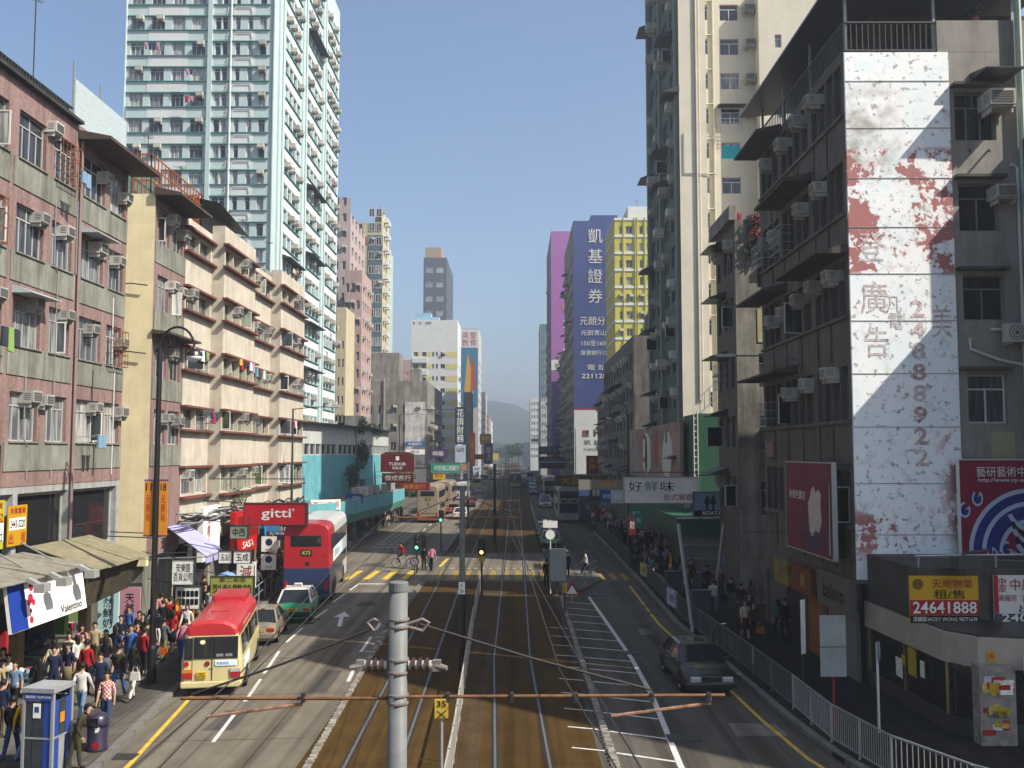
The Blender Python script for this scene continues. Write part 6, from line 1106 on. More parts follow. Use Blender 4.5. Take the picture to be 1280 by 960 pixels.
q.add(vs, [(i*n+k, i*n+(k+1)%n, (i+1)*n+(k+1)%n, (i+1)*n+k) for i in range(len(prof)-1) for k in range(n)]); TY = q.mesh('tyre', [TYRE], fix=True)
q = MB(); vs = []
for r_, x in ((.0,-.06),(.13,-.05),(.2,-.095),(.2,.095),(.13,.05),(.0,.06)): vs += [(x, max(r_,.001)*math.cos(6.2832*k/n), max(r_,.001)*math.sin(6.2832*k/n)) for k in range(n)]
q.add(vs, [(i*n+k, i*n+(k+1)%n, (i+1)*n+(k+1)%n, (i+1)*n+k) for i in range(5) for k in range(n)]); RM = q.mesh('rim', [RIM], fix=True)
def wheel(t, x, y, r=.32, w_=1.): 
    o = put('wheel', TY, t, (x,y,r), 0, (w_,r/.325,r/.325)); put('rim', RM, o); return o
def shell(st, prof, cf=None):     # st: (y, inset) stations back to front; prof: half section bottom -> roof centre
    q = MB(); k = len(prof); zt = max(p[1] for p in prof)
    rings = [[(max(x-ins,0.), y, z-(ins*.8 if z > zt*.55 else 0)) for x, z in prof] for y, ins in st]
    def put_(f, a): q.m = cf(*[sum(v[i] for v in a)/len(a) for i in range(3)]) if cf else 0; q.add(a, [tuple(range(len(a)))])
    for (A, B) in zip(rings, rings[1:]):
        for i in range(k-1):
            put_(0, [A[i],B[i],B[i+1],A[i+1]]); put_(0, [(-p[0],p[1],p[2]) for p in (A[i+1],B[i+1],B[i],A[i])])
    for Rg, fl in ((rings[0],0),(rings[-1],1)):
        for i in range(k-1):
            a = [Rg[i],Rg[i+1],(-Rg[i+1][0],*Rg[i+1][1:]),(-Rg[i][0],*Rg[i][1:])]; put_(0, a if fl else a[::-1])
    return q
def slabq(t, name, x0, x1, y0, y1, z0, z1, m, bev=0.):
    o = MB().box(x0,x1,y0,y1,z0,z1).build(name, m, t)
    if bev: bevel(o, bev, 2)
    return o
def car(name, label, loc, rz, m, roofm=None, L=4.5, W=1.72, H=1.42, group=None, taxi=None, plate='DJ 4839', front=False, cat='car', detail=True):
    t = thing(name, label, cat, loc, rz, group); hw = W/2; roofm = roofm or m
    st = [(-L/2,.56,.10),(-L/2+.08,.80,.03),(-L*.34,.88,.0),(-L*.2,.90,.0),(L*.16,.90,0),(L*.30,.83,.0),(L/2-.25,.72,.03),(L/2-.03,.58,.10),(L/2,.45,.16)]
    q = MB(); rings = []
    for y, zb, ins in st:
        rings.append([(hw*.86-ins,y,.22),(hw-ins,y,.34),(hw+.005-ins,y,min(.62,zb-.06)),(hw*.955-ins,y,zb),(hw*.45-ins*.5,y,zb+.035)])
    for A, B in zip(rings, rings[1:]):
        for i in range(4): q.add([A[i],B[i],B[i+1],A[i+1]], [(0,1,2,3)]); q.add([(-p[0],p[1],p[2]) for p in (A[i+1],B[i+1],B[i],A[i])], [(0,1,2,3)])
        q.add([A[4],B[4],(-B[4][0],*B[4][1:]),(-A[4][0],*A[4][1:])], [(0,1,2,3)]); q.add([(-A[0][0],*A[0][1:]),(-B[0][0],*B[0][1:]),B[0],A[0]], [(0,1,2,3)])
    for Rg in (rings[0], rings[-1]):
        for i in range(4): q.add([Rg[i],Rg[i+1],(-Rg[i+1][0],*Rg[i+1][1:]),(-Rg[i][0],*Rg[i][1:])], [(0,1,2,3)])
    bm_ = q.mesh('body', [m], True, True); o = put('body', bm_, t)
    bm_.polygons.foreach_set('use_smooth', [False]*len(bm_.polygons)); bevel(o, .05, 3); o.data.polygons.foreach_set('use_smooth', [True]*len(o.data.polygons)); o.data.set_sharp_from_angle(angle=R(38))
    # cabin
    yb, yf, yb1, yf1 = -L*.36, L*.23, -L*.23, L*.07; zb, zr = .885, H-.05; a, b = hw*.93, hw*.72
    lo = [(-a,yb,zb),(a,yb,zb),(a,yf,zb),(-a,yf,zb)]; up = [(-b,yb1,zr),(b,yb1,zr),(b,yf1,zr),(-b,yf1,zr)]
    MB().add(lo+up, [(0,1,5,4),(1,2,6,5),(2,3,7,6),(3,0,4,7),(4,5,6,7)]).build('glazing', VGL, t)
    q = MB().add([(-b*1.02,yb1-.04,zr),(b*1.02,yb1-.04,zr),(b*1.02,yf1+.04,zr),(-b*1.02,yf1+.04,zr),(-b*.86,yb1+.12,zr+.055),(b*.86,yb1+.12,zr+.055),(b*.86,yf1-.15,zr+.05),(-b*.86,yf1-.15,zr+.05)], [(3,2,1,0),(4,5,6,7),(0,1,5,4),(1,2,6,5),(2,3,7,6),(3,0,4,7)]); rf_ = q.build('roof', roofm, t); bevel(rf_, .03, 2)
    q = MB()
    for i in range(4): q.bar(Vector(lo[i])*1.0, Vector(up[i]), .08, .07)
    for s in (-1,1): q.bar((s*a,-L*.07,zb),(s*b*1.0,-L*.08,zr),.07,.04).bar((s*(a+.005),yb,zb),(s*(a+.005),yf,zb),.03,.04)
    q.build('pillars', roofm if taxi else m, t)
    for s in (-1,1):
        for y in (-L*.31,L*.29): wheel(t, s*(hw-.10), y, .31); MB().add([(s*(hw+.008),y+.37*math.cos(R(k*15)),.31+.37*math.sin(R(k*15))) for k in range(-1,14)], [tuple(range(15)) if s < 0 else tuple(range(14,-1,-1))]).build('wheel_arch', BUMP, t, fix=False)
        for y in (-L*.15,L*.03): slabq(t, 'door_handle', s*(hw-.002)-.012, s*(hw-.002)+.012, y-.08, y+.06, .74, .77, CHR if front else m)
        slabq(t, 'mirror', s*(hw+.09)-.09, s*(hw+.09)+.09, L*.165-.05, L*.165+.05, .9, 1.02, m if not taxi else BUMP)
        o = slabq(t, 'tail_lamp', s*(hw-.22)-.14, s*(hw-.22)+.14, -L/2-.015, -L/2+.1, .6, .78, TAIL, .015)
        if detail: slabq(o, 'indicator', s*(hw-.22)-.138, s*(hw-.22)+.138, -L/2-.02, -L/2+.09, .73, .782, AMB)
        slabq(t, 'headlight', s*(hw-.34)-.2, s*(hw-.34)+.16, L/2-.14, L/2+.025, .5, .66, HEAD, .02)
    slabq(t, 'rear_bumper', -hw*.97, hw*.97, -L/2-.09, -L/2+.1, .33, .56, BUMP if taxi else m, .04); slabq(t, 'front_bumper', -hw*.97, hw*.97, L/2-.12, L/2+.07, .28, .48, BUMP if taxi else m, .04)
    if front:
        o = slabq(t, 'grille', -.34, .34, L/2-.1, L/2+.035, .5, .68, BUMP); 
        for x0, x1, z0, z1 in ((-.35,.35,.675,.70),(-.35,.35,.485,.505),(-.36,-.335,.49,.69),(.335,.36,.49,.69)): slabq(o, 'chrome_trim', x0, x1, L/2+.02, L/2+.045, z0, z1, CHR)
        slabq(t, 'sunroof', -.35, .35, -L*.14, L*.01, H-.0, H+.012, VGL)
    else:
        o = slabq(t, 'number_plate', -.26, .26, -L/2-.035, -L/2-.0, .62, .74, PLY); lettering(o, plate, .44, .08, SK, (0,-L/2-.037,.68), bold=.02)
    if taxi:
        o = slabq(t, 'roof_sign', -.2, .2, -.1-L*.05, .1-L*.05, H+.02, H+.17, M('taxi_sign_white', (.75,.75,.72), .4, 0), .03); lettering(o, 'TAXI', .32, .1, SRED, (0,-.105-L*.05,H+.09), bold=.03)
        lettering(t, '的士 TAXI', .9, .14, WHITE, (hw+.012,-.2,.6), rot=(R(90),0,R(90)))
    return t
def gv(px, py): return gnd(px, py, 0.)
GTX = M('taxi_green', (.01,.30,.13), .3, .05, 1, coat=.5); WTX = M('taxi_white', (.72,.72,.70), .35, .04, 1, coat=.4); CHAMP = M('champagne_paint', (.36,.30,.22), .35, .05, 1, me=.3, coat=.5); DKC = M('black_green_paint', (.010,.015,.017), .3, .05, 1, coat=.25); SILV = M('silver_paint', (.42,.43,.44), .35, .05, me=.3, coat=.4); NAV = M('navy_paint', (.02,.03,.08), .3, .05, coat=.5); CWH = M('car_white', (.68,.68,.66), .35, .05, coat=.4)
car('taxi', 'green taxi with white roof behind the red and blue bus', (-10.98,49.1,0), R(5.5), GTX, WTX, 4.65, 1.72, 1.5, taxi=1, plate='HM 883')
car('sedan_car', 'champagne sedan between the red roofed minibus and the green taxi', (-11.3,43.6,0), R(6), CHAMP, None, 4.5, 1.72, 1.4, plate='GX 2610')
car('sedan_car', 'black saloon with sunroof driving towards the camera on the right', (6.45,35.3,0), R(180+3), DKC, None, 4.7, 1.76, 1.42, front=True)
gq = 'green taxis queueing beside the island'
for i, (x, y, lb) in enumerate(((2.95,84.3,'nearest of the three dark green taxis beside the traffic island'),(2.9,89.6,'middle of the three dark green taxis beside the traffic island'),(2.85,94.8,'farthest of the three dark green taxis beside the traffic island'))): car('taxi', lb, (x,y,0), R(1), GTX, M('taxi_silver_roof', (.3,.34,.33), .35, .05), 4.65, 1.72, 1.5, group=gq, taxi=1)
car('sedan_car', 'white saloon in the far left lane right of the beige bus', (-6.9,121,0), 0, CWH, None, front=False); car('sedan_car', 'dark saloon with red rear ahead of the far white saloon', (-7.2,150,0), 0, M('dark_red_paint', (.10,.015,.02), .3, .05), None)
car('sedan_car', 'small navy car approaching beside the far right track', (3.4,190,0), R(180), NAV, None, front=True); car('van', 'grey van in front of the shaded double decker, right', (4.4,146,0), R(180), SILV, None, 4.7, 1.8, 1.9, front=True, cat='van')
car('sedan_car', 'pale green topped car far down the right lane', (3.9,240,0), R(180), M('pale_green_paint', (.25,.38,.3), .4, .05), None, front=True); car('taxi', 'green and white taxi beside the far white coach', (-12.2,180,0), 0, GTX, WTX, taxi=1)
for i, (x, y, rz_, m, lb) in enumerate(((-7.6,196,0,SILV,'silver car far down the left lane beyond the white coach'),(-9.4,262,0,CWH,'white car far down the left lane, second from the hazy end'),(-7.4,285,0,NAV,'navy car farthest down the left lane'),(3.7,212,180,CHAMP,'champagne car far down the right lane behind the navy one'),(4.6,262,180,CWH,'white car farthest down the right lane'))): car('sedan_car', lb, (x,y,0), R(rz_), m, None, front=rz_ > 0, detail=False)
# ---- red roofed minibus
mb = thing('minibus', 'cream minibus with red roof seen from behind at the left kerb', 'minibus', (-10.9,36.45,0), R(10)); CRV = M('minibus_cream', (.70,.60,.30), .38, .05, 1, coat=.4); RRF = M('minibus_red', (.52,.022,.03), .38, .08, 1, coat=.3)
pf = [(.86,.30),(.98,.36),(1.015,.6),(1.015,1.15),(.98,1.3),(.90,2.02),(.885,2.12),(.84,2.3),(.70,2.42),(.45,2.5),(0,2.53)]
q = shell([(-3.5,.12),(-3.44,.03),(-3.3,.0),(-1.5,0),(0,0),(1.5,0),(2.7,0),(3.2,.04),(3.45,.14)], pf, lambda x, y, z: 1 if z > 2.03 else 0); o = q.build('body', [CRV, RRF], mb, smooth=False)
o = slabq(mb, 'roof_unit', -.62, .62, 1.2, 3.0, 2.42, 2.72, RRF, .08); slabq(mb, 'roof_vent', -.3, .3, -1.6, -.9, 2.5, 2.56, RRF, .02)
def pane_q(t, name, pts, m=VGL): return MB().add(pts+[(p[0],p[1]+.012 if abs(p[1]) > 3 else p[1],p[2]) for p in pts], [(0,1,2,3)]).build(name, m, t, fix=False)
yr = -3.5
for x0, x1, z0, z1 in ((-.86,-.66,1.28,1.92),(-.55,-.03,1.3,1.95),(.06,.82,1.3,1.95)):
    o = slabq(mb, 'rear_window', x0, x1, yr-.035, yr+.1, z0, z1, VGL, .03); 
    q = MB(); e = .035; q.box(x0-e,x1+e,yr-.03,yr+.05,z1,z1+e).box(x0-e,x1+e,yr-.03,yr+.05,z0-e,z0).box(x0-e,x0,yr-.03,yr+.05,z0,z1).box(x1,x1+e,yr-.03,yr+.05,z0,z1); q.build('rubber_seal', BUMP, o)
for x in (.25,.55): slabq(mb, 'seat_back', x-.11, x+.13, yr-.039, yr-.02, 1.32, 1.42, M('seat_grey', (.25,.26,.27), .7), .02)
for x in (-.63,.02,.0): slabq(mb, 'door_gap', x-.006, x+.006, yr-.012, yr+.1, .45, 2.0, BUMP)
slabq(mb, 'lower_trim', -.62, .62, yr-.02, yr+.05, .5, .53, M('trim_tan', (.4,.32,.18), .5)); slabq(mb, 'rear_bumper', -1.0, 1.0, yr-.06, yr+.2, .3, .52, CRV, .05)  # lower trim is a thin tan strip, darker than the body cream
for s in (-1,1):
    o = slabq(mb, 'tail_lamp', s*.78-.17, s*.78+.17, yr-.05, yr+.1, .62, .92, TAIL, .02); slabq(o, 'reversing_lens', s*.78-.168, s*.78+.168, yr-.055, yr, .81, .925, HEAD if s > 0 else AMB)
for x, m in ((-.82,TAIL),(-.14,M('disc_dark_red', (.25,.02,.015), .4))):
    q = MB(); n = 16; q.add([(x+.085*math.cos(6.283*k/n),yr-.03,1.1+.085*math.sin(6.283*k/n)) for k in range(n)], [tuple(range(n))]); q.build('round_badge', m, mb, fix=False)
o = slabq(mb, 'number_plate', -.47, -.17, yr-.06, yr, .63, .83, PLY); lettering(o, 'HX\n3739', .24, .15, SK, (-.32,yr-.065,.73), bold=.02)
o = slabq(mb, 'rear_advert', .1, .82, yr-.03, yr+.05, 1.0, 1.2, P('sticker_pale','c4d4dc'), .03); lettering(o, '我愛旅遊', .4, .09, P('bank_blue'), (.36,yr-.034,1.1)); slabq(mb, 'badge', -.06, .06, yr-.03, yr, .93, .96, CHR)
q = MB(); n = 14; q.add([(-.3+.09*math.cos(6.283*k/n),yr-.042,1.82+.075*math.sin(6.283*k/n)) for k in range(n)], [tuple(range(n))]); q.build('window_disc', P('disc_cream','d8d0a8'), mb, fix=False)
for s in (-1,1):
    for i in range(5):
        y = -3.15+i*1.16; q = MB().add([(s*.99,y,1.3),(s*.99,y+1.02,1.3),(s*.915,y+1.02,1.95),(s*.915,y,1.95)], [(0,1,2,3) if s > 0 else (3,2,1,0)]); q.build('side_window', VGL, mb, fix=False)
    for y in (-2.1,2.2): wheel(mb, s*.93, y, .38, 1.1); MB().add([(s*1.02,y+.47*math.cos(R(k*15)),.4+.47*math.sin(R(k*15))) for k in range(-1,14)], [tuple(range(15)) if s < 0 else tuple(range(14,-1,-1))]).build('wheel_arch', BUMP, mb, fix=False)
    slabq(mb, 'mirror', s*1.12-.08, s*1.12+.08, 3.1, 3.2, 1.5, 1.85, BUMP, .02)
slabq(mb, 'side_advert', 1.017, 1.025, -2.9, -1.2, .78, 1.15, P('sticker_pale')); o = MB().add([(.875,-3.2,2.1),(.875,1.5,2.1),(.845,1.5,2.24),(.845,-3.2,2.24)], [(0,1,2,3)]); lettering(mb, '公共小巴 PUBLIC LIGHT BUS', 2.4, .1, P('ink_cream','d8b8a0'), (.882,-1.0,2.17), rot=(R(78),0,R(90)))
slabq(mb, 'windscreen', -.85, .85, 3.40, 3.48, 1.2, 2.0, VGL, .02)
for s in (-1,1): slabq(mb, 'headlight', s*.75-.15, s*.75+.15, 3.42, 3.5, .6, .8, HEAD, .02)
# ---- double decker buses
def decker(label, loc, rz, cf, mats, rear=True, route='K73', L=11.8, H=4.35, W=2.5, front_disp='69M', hole=None):
    t = thing('double_decker_bus', label, 'bus', loc, rz); h = W/2
    pf = [(h-.1,.3),(h,.4),(h,.8),(h,1.35),(h,1.45),(h,1.95),(h,2.05),(h,2.75),(h-.02,3.75),(h-.06,4.05),(h-.2,H-.1),(h-.5,H),(0,H+.03)]
    st = [(-L/2,.06),(-L/2+.08,.0)]+[(-L/2+.08+(L-.25)*k/8,0) for k in range(1,9)]+[(L/2,.1)]; shell(st, pf, cf).build('body', mats, t)
    for s in (-1,1):
        for i in range(7):
            y0 = -L/2+1.0+i*(L-1.6)/7; x = s*(h+.006); slabq(t, 'upper_window', x-.012, x+.012, y0+.05, y0+(L-1.6)/7-.05, 2.85, 3.65, VGL)
            if i > 0: slabq(t, 'lower_window', x-.012, x+.012, y0+.05, y0+(L-1.6)/7-.05, 1.4, 2.05 if rear else 2.2, VGL)
        for y in (-L/2+2.0,-L/2+3.3,L/2-2.6): wheel(t, s*(h-.16), y, .5, 1.5); MB().add([(s*(h+.012),y+.6*math.cos(R(k*15)),.5+.6*math.sin(R(k*15))) for k in range(-1,14)], [tuple(range(15)) if s < 0 else tuple(range(14,-1,-1))]).build('wheel_arch', BUMP, t, fix=False)
        slabq(t, 'tail_lamp', s*(h-.18)-.1, s*(h-.18)+.1, -L/2-.03, -L/2+.05, .75, 1.25, TAIL, .02); slabq(t, 'headlight', s*(h-.35)-.18, s*(h-.35)+.18, L/2-.05, L/2+.02, .7, .9, HEAD, .02); slabq(t, 'mirror', s*(h+.18)-.1, s*(h+.18)+.1, L/2-.1, L/2+.05, 1.9, 2.35, BUMP, .03)
    slabq(t, 'rear_window', -.85, .8, -L/2-.03, -L/2+.1, 3.12, 3.72, VGL, .05)
    if rear:
        o = slabq(t, 'route_display', -.3, .32, -L/2-.03, -L/2+.05, 2.62, 2.95, BUMP, .02); lettering(o, route, .42, .2, P('display_yellow','c8c83a'), (0,-L/2-.035,2.78), bold=.02)
        for x in (-1.0,1.0): slabq(t, 'marker_lamp', x-.05, x+.05, -L/2-.02, -L/2+.05, 2.55, 2.65, TAIL)
        q = MB(); n = 14; q.add([(.05+.12*math.cos(6.283*k/n),-L/2-.012,2.2+.12*math.sin(6.283*k/n)) for k in range(n)], [tuple(range(n))]); q.build('round_badge', BUMP, t, fix=False)
        slabq(t, 'engine_grille', -.7, .8, -L/2-.015, -L/2+.05, 1.08, 1.14, BUMP); slabq(t, 'rear_bumper', -h+.03, h-.03, -L/2-.06, -L/2+.1, .3, .55, mats[1] if len(mats) > 1 else mats[0], .04)
    slabq(t, 'upper_windscreen', -1.05, 1.05, L/2-.02, L/2+.03, 2.85, 3.7, VGL, .04); slabq(t, 'lower_windscreen', -1.05, 1.05, L/2-.02, L/2+.03, 1.15, 2.25, VGL, .04); o = slabq(t, 'route_display', -.9, .9, L/2-.02, L/2+.02, 2.35, 2.68, BUMP); lettering(o, front_disp, .7, .22, P('display_yellow'), (0,L/2+.025,2.52), rot=(R(90),0,R(180)))
    return t
BR = M('bus_red', (.48,.012,.02), .35, .06, 1, coat=.4); BN = M('bus_navy', (.022,.04,.12), .4, .08, 1, coat=.3); BW = M('bus_white', (.68,.69,.68), .4, .06, 1, coat=.3, st=.15, stc=.7); BB = M('bus_champagne', (.36,.29,.20), .4, .08, 1, coat=.3); BORA = M('bus_orange_base', (.35,.09,.04), .5, .1); BGY = M('bus_grey', (.30,.30,.28), .45, .08, 1)
def cf(x, y, z):
    if z < 1.9 and y < 3.2: return 1
    if y < -3.3 and z >= 1.9 or (y < -5.8 and z > 1.9): return 0
    return 2
bu = decker('red, navy and white double decker seen from behind at the left kerb', (-11.95,58.5,0), R(5.5), cf, [BR, BN, BW])
o = slabq(bu, 'side_advert', 1.252, 1.262, -3.9, 2.2, 2.08, 2.8, P('advert_pale','c8ccd0')); lettering(o, '香港電子展', 3.0, .4, P('bank_blue'), (1.266,-1.5,2.45), rot=(R(90),0,R(90))); slabq(o, 'portrait_print', 1.262, 1.268, .9, 2.1, 2.1, 2.78, P('pale_cyan_print','a8c8cc'))
lettering(bu, 'PS1', .3, .16, SWH, (-.45,-5.91,.75)); lettering(bu, '九巴', .3, .16, P('shop_red'), (.3,-5.91,.75))
decker('champagne double decker with orange base far in the left bus lane', (-10.35,119,0), 0, lambda x, y, z: 1 if z < .95 else 0, [BB, BORA], route='68A'); decker('second champagne double decker ahead of the far left one', (-9.9,135,0), 0, lambda x, y, z: 1 if z < .95 else 0, [BB, BORA], route='77K')
decker('grey double decker facing the camera on the shaded right lane', (6.2,119.5,0), R(180), lambda x, y, z: 0, [BGY], rear=True); decker('shaded double decker behind the grey one on the right', (5.6,160,0), R(180), lambda x, y, z: 0, [BGY], rear=True)
decker('tiny champagne double decker far down the left lane', (-9.2,300,0), 0, lambda x, y, z: 1 if z < .95 else 0, [BB, BORA]); 
# white coach far left
def coach(label, loc, rz, m, L=9., H=3.1, cat='coach'):
    t = thing('coach', label, cat, loc, rz); shell([(-L/2,.08),(-L/2+.1,0),(0,0),(L/2-.1,0),(L/2,.12)], [(1.1,.3),(1.2,.45),(1.2,1.3),(1.15,2.6),(1.0,H-.1),(0,H)], None).build('body', m, t)
    slabq(t, 'rear_window', -.9, .9, -L/2-.02, -L/2+.1, 1.6, 2.5, VGL, .04); slabq(t, 'windscreen', -.95, .95, L/2-.1, L/2+.02, 1.2, 2.4, VGL, .04)
    for s in (-1,1):
        slabq(t, 'side_window', s*1.17-.03, s*1.17+.03, -L/2+.5, L/2-.6, 1.5, 2.4, VGL); slabq(t, 'tail_lamp', s*.95-.1, s*.95+.1, -L/2-.02, -L/2+.05, .7, 1.0, TAIL)
        for y in (-L*.28,L*.3): wheel(t, s*1.05, y, .45, 1.3)
    return t
coach('white coach seen from behind on the far left lane', (-9.4,172,0), 0, BW); coach('cream minibus roof far behind the white coach', (-8.6,215,0), 0, CRV, 7, 2.6, 'minibus'); coach('grey van far behind the tram lane on the left', (-8.0,250,0), 0, SILV, 6, 2.6, 'van'); coach('pale lorry far on the right lane', (4.2,285,0), R(180), BW, 7, 3, 'lorry')
# tram
tr = thing('tram', 'yellow fronted tram approaching on the right track far away', 'tram', (-.16,235,0), R(180)); TYL = M('tram_yellow', (.55,.40,.03), .4, .05); TDK = M('tram_dark', (.05,.05,.06), .4, .05)
shell([(-9,.1),(-8.9,0),(0,0),(8.8,0),(9,.15)], [(1.2,.3),(1.32,.5),(1.32,1.2),(1.3,1.25),(1.28,2.9),(1.1,3.3),(0,3.4)], lambda x, y, z: 0 if z < 1.22 else 1).build('body', [TYL, TDK], tr)
slabq(tr, 'windscreen', -1.0, 1.0, 8.95, 9.05, 1.35, 2.5, M('tram_glass', (.12,.16,.15), .08), .05); slabq(tr, 'route_display', -.7, .7, 8.95, 9.04, 2.7, 3.05, P('display_amber','b87a2c'))
for s in (-1,1):
    slabq(tr, 'headlight', s*.75-.14, s*.75+.14, 8.95, 9.05, .75, 1.0, HEAD, .03)
    for k in range(6): slabq(tr, 'side_window', s*1.3-.03, s*1.3+.03, -8+k*2.7, -5.6+k*2.7, 1.4, 2.6, VGL)
    for y in (-5.5,5.5): wheel(tr, s*.72, y, .33)
MB().bar((-.6,0,3.4),(.2,.9,4.4),.05,.05).bar((.2,.9,4.4),(0,-.2,5.5),.05,.05).bar((-.8,-.2,5.5),(.8,-.2,5.5),.06,.06).build('pantograph', DARKM, tr)
# ================================================================ street furniture
POLE = M('pale_grey_pole', (.2,.21,.21), .5, .12, 5, st=.25, stc=.7); ORT = M('rusty_orange_tube', (.25,.12,.055), .7, .35, 4); INS = M('brown_porcelain', (.07,.035,.025), .25, .1); INC = M('cream_porcelain', (.55,.52,.45), .3, .1); WIRE = M('contact_wire', (.05,.045,.04), .5, .1)
D0 = 12.; pb = at(497,872,D0); zt = at(497,727,D0).z
mp_ = thing('overhead_line_pole', 'pale grey steel pole with insulators in the near foreground', 'pole', (pb.x,D0,0)); rel = lambda p: Vector(p)-mp_.location
MB().lathe([(.135,0),(.125,2),(.115,zt-.12)], 20).build('mast', POLE, mp_, smooth=True); MB().lathe([(.118,zt-.12),(.122,zt-.11),(.122,zt-.01),(.11,zt)], 20).build('cap', POLE, mp_)
for py in (774,783,824,840,868,878): z = at(497,py,D0).z; MB().lathe([(.13,z-.018),(.136,z-.01),(.136,z+.01),(.13,z+.018)], 20).build('clamp_band', M('clamp_brown', (.24,.2,.18), .6, .2, 9), mp_)
for s, xe in ((-1,456),(1,541)):
    z = at(497,831,D0).z; x0 = s*.13; L_ = abs(at(xe,831,D0).x-pb.x)
    for i in range(7):
        r0, m = ((.055,INC) if i % 2 == 0 else (.085,INS)); q = MB(); a = x0+s*(L_-.13)*i/7; b = x0+s*(L_-.13)*(i+.96)/7; n = 12
        q.tube([(a,0,z),(b,0,z)], r0, n).build('insulator_shed', m, mp_)
    MB().tube([(x0+s*(L_-.13),0,z),(s*(L_+.18),-.05,z-.03)], [.05,.03], 8).box(min(s*L_,s*(L_+.1)),max(s*L_,s*(L_+.1)),-.05,.05,z-.07,z+.06).build('insulator_end', M('clamp_brown'), mp_)
    z = at(497,780,D0).z; MB().tube([(s*.12,0,z),(s*.3,0,z+.06),(s*.38,0,z+.02),(s*.3,0,z-.08),(s*.14,0,z-.04)], .022, 6).build('hook', M('clamp_brown'), mp_)
tl, tr_ = at(226,873,D0), at(906,869,D0)
MB().tube([rel(tl),rel((pb.x-.12,D0,at(484,873,D0).z))], .021, 8).build('bracket_tube', ORT, mp_); MB().tube([rel((pb.x+.12,D0,at(510,871,D0).z)),rel(tr_)], .021, 8).build('bracket_tube', ORT, mp_)
for px in (379,560,640,720,815,886): p = rel(at(px,871,D0)); MB().box(p.x-.02,p.x+.02,-.05,.05,p.z-.06,p.z+.05).build('tube_clip', DARKM, mp_)
for a, b in (((465,786),(240,868)),((525,780),(814,862))): MB().tube([rel(at(*a,D0)),rel(at((a[0]+b[0])/2,(a[1]+b[1])/2+3,D0)),rel(at(*b,D0))], .016, 6).build('stay_wire', WIRE, mp_)
for a, b, c in (((379,880),(258,896),(379,873)),((888,879),(764,895),(888,870))): MB().tube([rel(at(*c,D0)),rel(at(*a,D0)),rel(at(*b,D0))], .02, 6).build('steady_arm', M('worn_red_white', (.38,.22,.14), .6, .4, 9), mp_)
def wire(label, pts, r=.011): o = MB().tube(pts, r, 5).build('contact_wire', WIRE, None); tag(o, label, 'wire')
wl, wr = at(258,899,D0), at(764,898,D0)
wire('left tram contact wire running along the street', [(-3.5,3,4.75),wl,(-4.45,36.7,5.35),(-4.2,60,5.5),(-4.35,100,5.5),(-4.3,230,5.5)]); wire('right tram contact wire running along the street', [(1.9,3,4.75),wr,(-.35,36.7,5.35),(0,60,5.5),(-.2,100,5.5),(-.15,230,5.5)])
wire('left suspension wire above the left contact wire', [(-3.4,3,5.3),at(300,842,D0),(-4.3,24,5.6),(-4.4,36.7,6.3),(-4.2,60,6.4),(-4.3,230,6.4)], .009); wire('right suspension wire above the right contact wire', [(1.5,3,5.2),at(700,838,D0),(.2,24,5.6),(-.3,36.7,6.3),(-.1,60,6.4),(-.15,230,6.4)], .009)
wire('black span cable crossing above the right pavement', [(7.2,48,5.6),(9.5,40.5,4.9),(12,36,5.2)], .014)
def ohp(label, x, y, h, m1, m2, zsp, arms=True, group='overhead line poles between the tracks'):
    t = thing('overhead_line_pole', label, 'pole', (x,y,0), 0, group); MB().lathe([(.125,0),(.12,zsp)], 12).build('lower_mast', m2, t); MB().lathe([(.11,zsp),(.1,h)], 12).build('mast', m1, t)
    if arms:
        MB().tube([(-2.5,0,5.75),(2.3,0,5.75)], .035, 6).build('bracket_tube', M('rusty_orange_tube') if y < 50 else DARKM, t)
        for s in (-1,1): MB().tube([(0,0,6.6),(s*2.2,0,5.8)], .015, 5).build('stay_wire', WIRE, t); MB().tube([(s*.15,0,6.2),(s*.5,0,6.2)], .06, 8).build('insulator_shed', INS, t)
    return t
o = ohp('second pole between the tracks with black lower half and number plate', -2.04, 36.7, 6.95, POLE, BLACK, 3.3); sgn = MB().box(-.12,.12,-.18,-.16,2.9,3.35).build('number_plate', SWH, o); lettering(o, '5\n26', .14, .34, SK, (0,-.185,3.12))
for lb, x, y, h, a, b in (('tall black pole between the tracks beyond the crossing',-1.95,88,7.2,BLACK,BLACK),('pale pole between the tracks, farther than the black one',-1.9,132,7.2,POLE,POLE),('far pale pole between tracks beside the tram',-1.9,178,7.2,POLE,POLE),('farthest pale pole between the tracks',-1.9,230,7.2,POLE,POLE),('grey pole left of the tracks beyond the crossing',-5.2,105,7.2,POLE,BLACK)): ohp(lb, x, y, h, a, b, 3.2)
